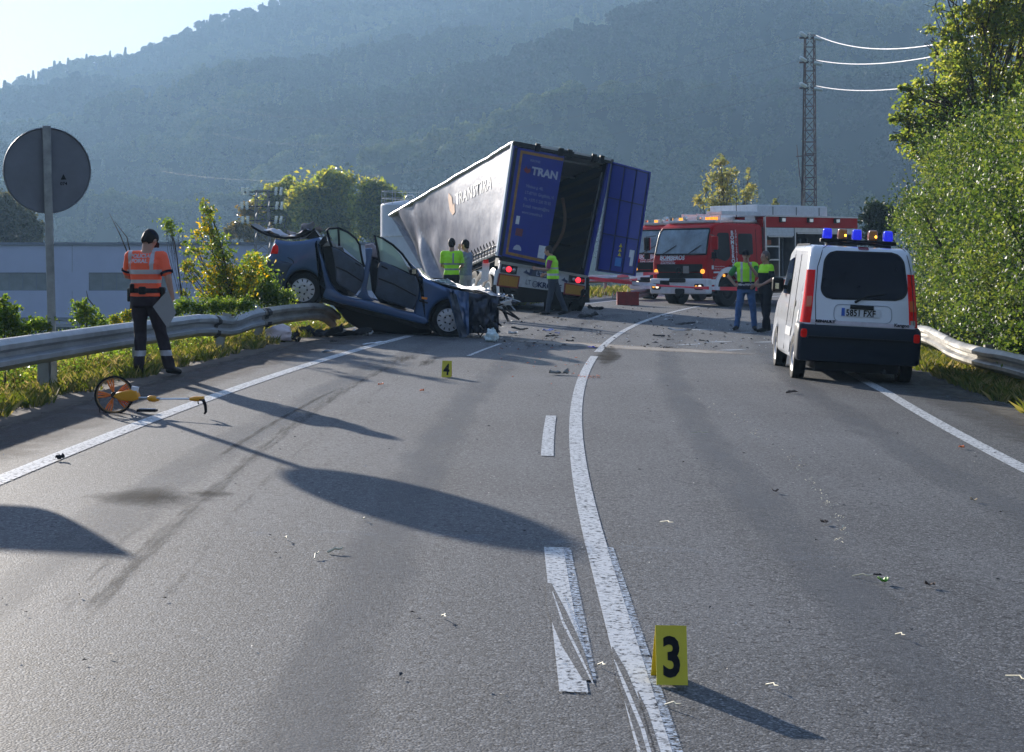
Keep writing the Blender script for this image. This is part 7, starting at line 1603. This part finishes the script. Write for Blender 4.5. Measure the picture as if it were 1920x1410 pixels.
D=[('bumper_fragment','long black bumper strip lying under the barrier end below the blue car',640,633,1.1,.16,.10,M['black'],.05,.1),
('wheel_arch_liner','dark curved liner lying on the shoulder left of the blue car',600,632,.7,.25,.14,M['dark'],.1,.3),
('engine_cover','black engine cover piece beside the white bundle',545,640,.28,.18,.12,M['black'],.4,.2),
('black_fragment','black hose-like piece in front of the white bundle',558,643,.16,.05,.06,M['black'],1.2,.1),
('grey_fragment','grey-blue broken trim piece on the shoulder near the edge line',616,661,.20,.10,.03,mat('grey blue trim',(.12,.16,.2),.4),.5,0),
('white_fragment','long pale strip lying across the edge line near the blue car',700,646,.55,.10,.02,M['whitemat'],.05,0),
('silver_fragment','crumpled silver foil piece under the barrier end',655,628,.25,.18,.08,M['alu'],.3,.1),
('silver_fragment','grey lamp shell under the tail of the blue car',690,630,.22,.14,.07,M['alu'],1.0,.1),
('black_fragment','small black chip on the shoulder between bundle and edge line',625,642,.12,.05,.02,M['black'],.2,0),
('grey_fragment','crumpled grey leaf-like scrap in the left lane ahead of marker 4',1048,703,.24,.10,.05,mat('grey scrap',(.25,.24,.22),.6),.2,.03),
('blue_fragment','bright blue plastic chip on the sand line left of the centre line',1109,653,.14,.06,.02,mat('bright blue plastic',(.03,.04,.55),.3),.3,0),
('black_fragment','flat black part lying on the road behind the trailer',1116,582,.45,.16,.08,M['black'],.1,.1),
('black_fragment','ragged black part in the shade behind the trailer',1103,596,.5,.2,.08,M['dark'],.3,.1),
('black_fragment','dark bumper piece at the feet of the man behind the trailer',1035,590,.9,.25,.06,M['black'],.05,.2),
('black_fragment','low dark part in the shade right of the centre line',1285,609,.45,.15,.04,M['black'],.1,0),
('silver_fragment','pale metal strip below the dark part right of the centre line',1275,621,.5,.06,.03,M['alu'],.05,.05),
('white_fragment','white scrap near the centre line by the shade',1250,600,.14,.08,.02,M['whitemat'],.4,0),
('white_fragment','white flat scrap beside the centre line',1253,593,.25,.1,.01,M['whitemat'],.1,0),
('dark_fragment','dark bent piece on the road right of the blue car nose',975,620,.35,.06,.04,M['dark'],-.5,.1),
('white_fragment','crumpled white scrap right of the blue car nose',963,628,.2,.1,.05,M['whitemat'],-.3,.05),
('blue_fragment','lilac lamp fragment between car nose and centre line',1028,622,.22,.1,.04,mat('lilac plastic',(.35,.36,.6),.3),.1,.05),
('blue_fragment','small lilac chip right of the lilac lamp fragment',1045,626,.1,.05,.02,mat('lilac plastic chip',(.3,.3,.6),.3),.5,0),
('dark_fragment','dark strip on the road below the lilac fragments',1035,632,.24,.06,.03,M['dark'],-.2,0),
('dark_fragment','dark chip just above the sand line',1069,641,.14,.05,.03,M['dark'],0,0),
('dark_fragment','dark piece right of the centre line above the sand line',1235,632,.24,.07,.03,M['dark'],0,0),
('dark_fragment','dark piece in the right lane left of the van',1320,641,.2,.06,.02,M['dark'],.1,0),
('dark_fragment','black chip on the sand line in the right lane',1250,654,.12,.05,.03,M['black'],.4,0),
('dark_leaf','dry brown leaf on the road in front of the van',1485,738,.14,.05,.02,mat('dry leaf',(.09,.06,.045),.8),.2,0),
('dark_fragment','small black stone on the left edge line in the foreground',113,864,.06,.05,.03,M['black'],.2,0),
('dry_leaf','curled brown leaf in the right lane above the straw trail',1453,925,.045,.03,.010,bpy.data.materials['dry leaf'],.2,.05),
('dry_leaf','curled dark leaf in the right lane beside the straw trail',1545,984,.05,.03,.014,bpy.data.materials['dry leaf'],.5,.02),
('dry_leaf','dark folded leaf at the right of the green leaf',1743,1102,.05,.026,.014,bpy.data.materials['dry leaf'],-.2,.02),
('dry_leaf','tan leaf in the right lane near the right frame edge',1826,942,.045,.03,.01,mat('tan leaf',(.25,.19,.12),.8),.1,.05),
('green_leaf','bright green leaf lying in the right lane foreground',1655,1095,.05,.045,.014,mat('fresh leaf',(.10,.32,.02),.5),.3,.05),
('twig_piece','dark stem end beside the green leaf',1645,1083,.04,.012,.008,M['dark'],-.3,0),
]
for d in D: shard(d[0],d[1],*d[2:10])
def straw(label,px,py,L_,rot,th=.0034,curl=.15):
    L_*=1.9; rot=max(-1.35,min(1.45,rot*1.35)); c=G(px,py,.010); mb=MB(); dx=Vector((math.cos(rot),math.sin(rot),0)); mb.tube([c-dx*L_/2,c+Vector((-dx.y,dx.x,0))*L_*curl*.5+Vector((0,0,.016)),c+dx*L_*.2+Vector((0,0,.012)),c+dx*L_/2+Vector((0,0,.018))],[th,th,th,th*.5],5)
    o=part('straw',mb,mat('straw',(.70,.62,.42),.6) if not bpy.data.materials.get('straw') else bpy.data.materials['straw'],None); tag(o,label,'straw')
for s in [('long pale straw right of the centre line in mid foreground',1250,985,.075,-.8,.004),('pale straw near the left lane middle',536,1014,.06,-1.0),('bent straw left of the straw knot',594,1047,.05,1.3),('straw knot in the left lane',629,1038,.045,.3,.006),('straw piece right of marker 3 in the right lane',1448,1294,.05,-.9),('straw piece at the bottom right frame edge',1908,1280,.08,-.9),('straw piece in the lower left lane',832,1163,.055,-1.0),('pale straw by the centre line above marker 3',1128,1255,.04,-.9),('straw beside the green leaf',1617,1086,.06,-.5,.004),('straw in the right lane above marker 3',1688,1198,.05,-1.0),('short straw below marker 3',1262,1330,.04,-.6),('thin straw in the left lane near the worn dash',682,978,.045,-1.0),('short straw at the upper right of the centre line',1312,815,.09,-.4)]: straw(*s)
# fine litter nobody could count: glass crumbs, chaff and orange lamp chips
def litter(name,label,n,f,sz,m,seed,asp=.6):
    P=scatter(n,f,seed); V,Fq,r_=leaves(P,sz,asp,2.5,.6,seed); o=link(name,npmesh(name,V,Fq,m,r_)); return tag(o,label,'litter',kind='stuff')
CRUMB=mat('glass crumbs',(.72,.74,.74),.15,0,.2,50,coat=.5)
def lg(g):
    px=900+g.random()*560; py=575+g.random()**1.1*80; p=G(px,py,.02); 
    if abs(lat(p.x,p.y))>4.8: return None
    return tuple(p)
litter('glass_crumbs','glittering glass crumbs strewn between the wreck, trailer and fire engine',700,lg,.032,CRUMB,51)
litter('dark_litter','dark fragments strewn between wreck and trailer',330,lg,.07,M['black'],52)
def lg2(g):
    y=6.3+g.random()**1.6*24; x=-3.8+g.random()*8.5; return (x,y,pz(x)+.014)
litter('chaff','fine pale chaff and grit scattered over the near road',240,lg2,.018,mat('pale grit',(.55,.52,.45),.6),53,.35)
litter('dark_grit','fine dark grit scattered over the near road',260,lg2,.022,M['dark'],54,.5)
TRL=[(1300,745),(1390,790),(1440,830),(1500,870),(1515,905),(1540,935),(1560,955),(1575,975),(1585,1000),(1580,1020)]
def lg3(g):
    i=int(g.integers(0,len(TRL)-1)); t=g.random(); px=TRL[i][0]*(1-t)+TRL[i+1][0]*t+g.normal()*7; py=TRL[i][1]*(1-t)+TRL[i+1][1]*t+g.normal()*3; return tuple(G(px,py,.014))
litter('chaff_trail','curving trail of pale chaff in the right lane',110,lg3,.03,bpy.data.materials['straw'],55,.22)
def lg4(g):
    px=930+g.random()*180; py=680+g.normal()*18; 
    if g.random()<.35: px=1085+g.random()*40; py=708+g.normal()*2
    return tuple(G(px,py,.014))
litter('orange_chips','orange lamp chips strewn near the centre line',70,lg4,.035,mat('orange lamp chip',(.85,.20,.05),.3),56)
for lb_,px,py,s_ in [('orange lamp chip in the left lane right of the tyre marks',714,723,.06),('orange lamp chip in the left lane below marker 4',791,735,.05),('small orange chip on the right shoulder',1803,842,.05)]:
    shard('lamp_chip',lb_,px,py,s_,s_*.7,.02,bpy.data.materials['orange lamp chip'],.4,0)
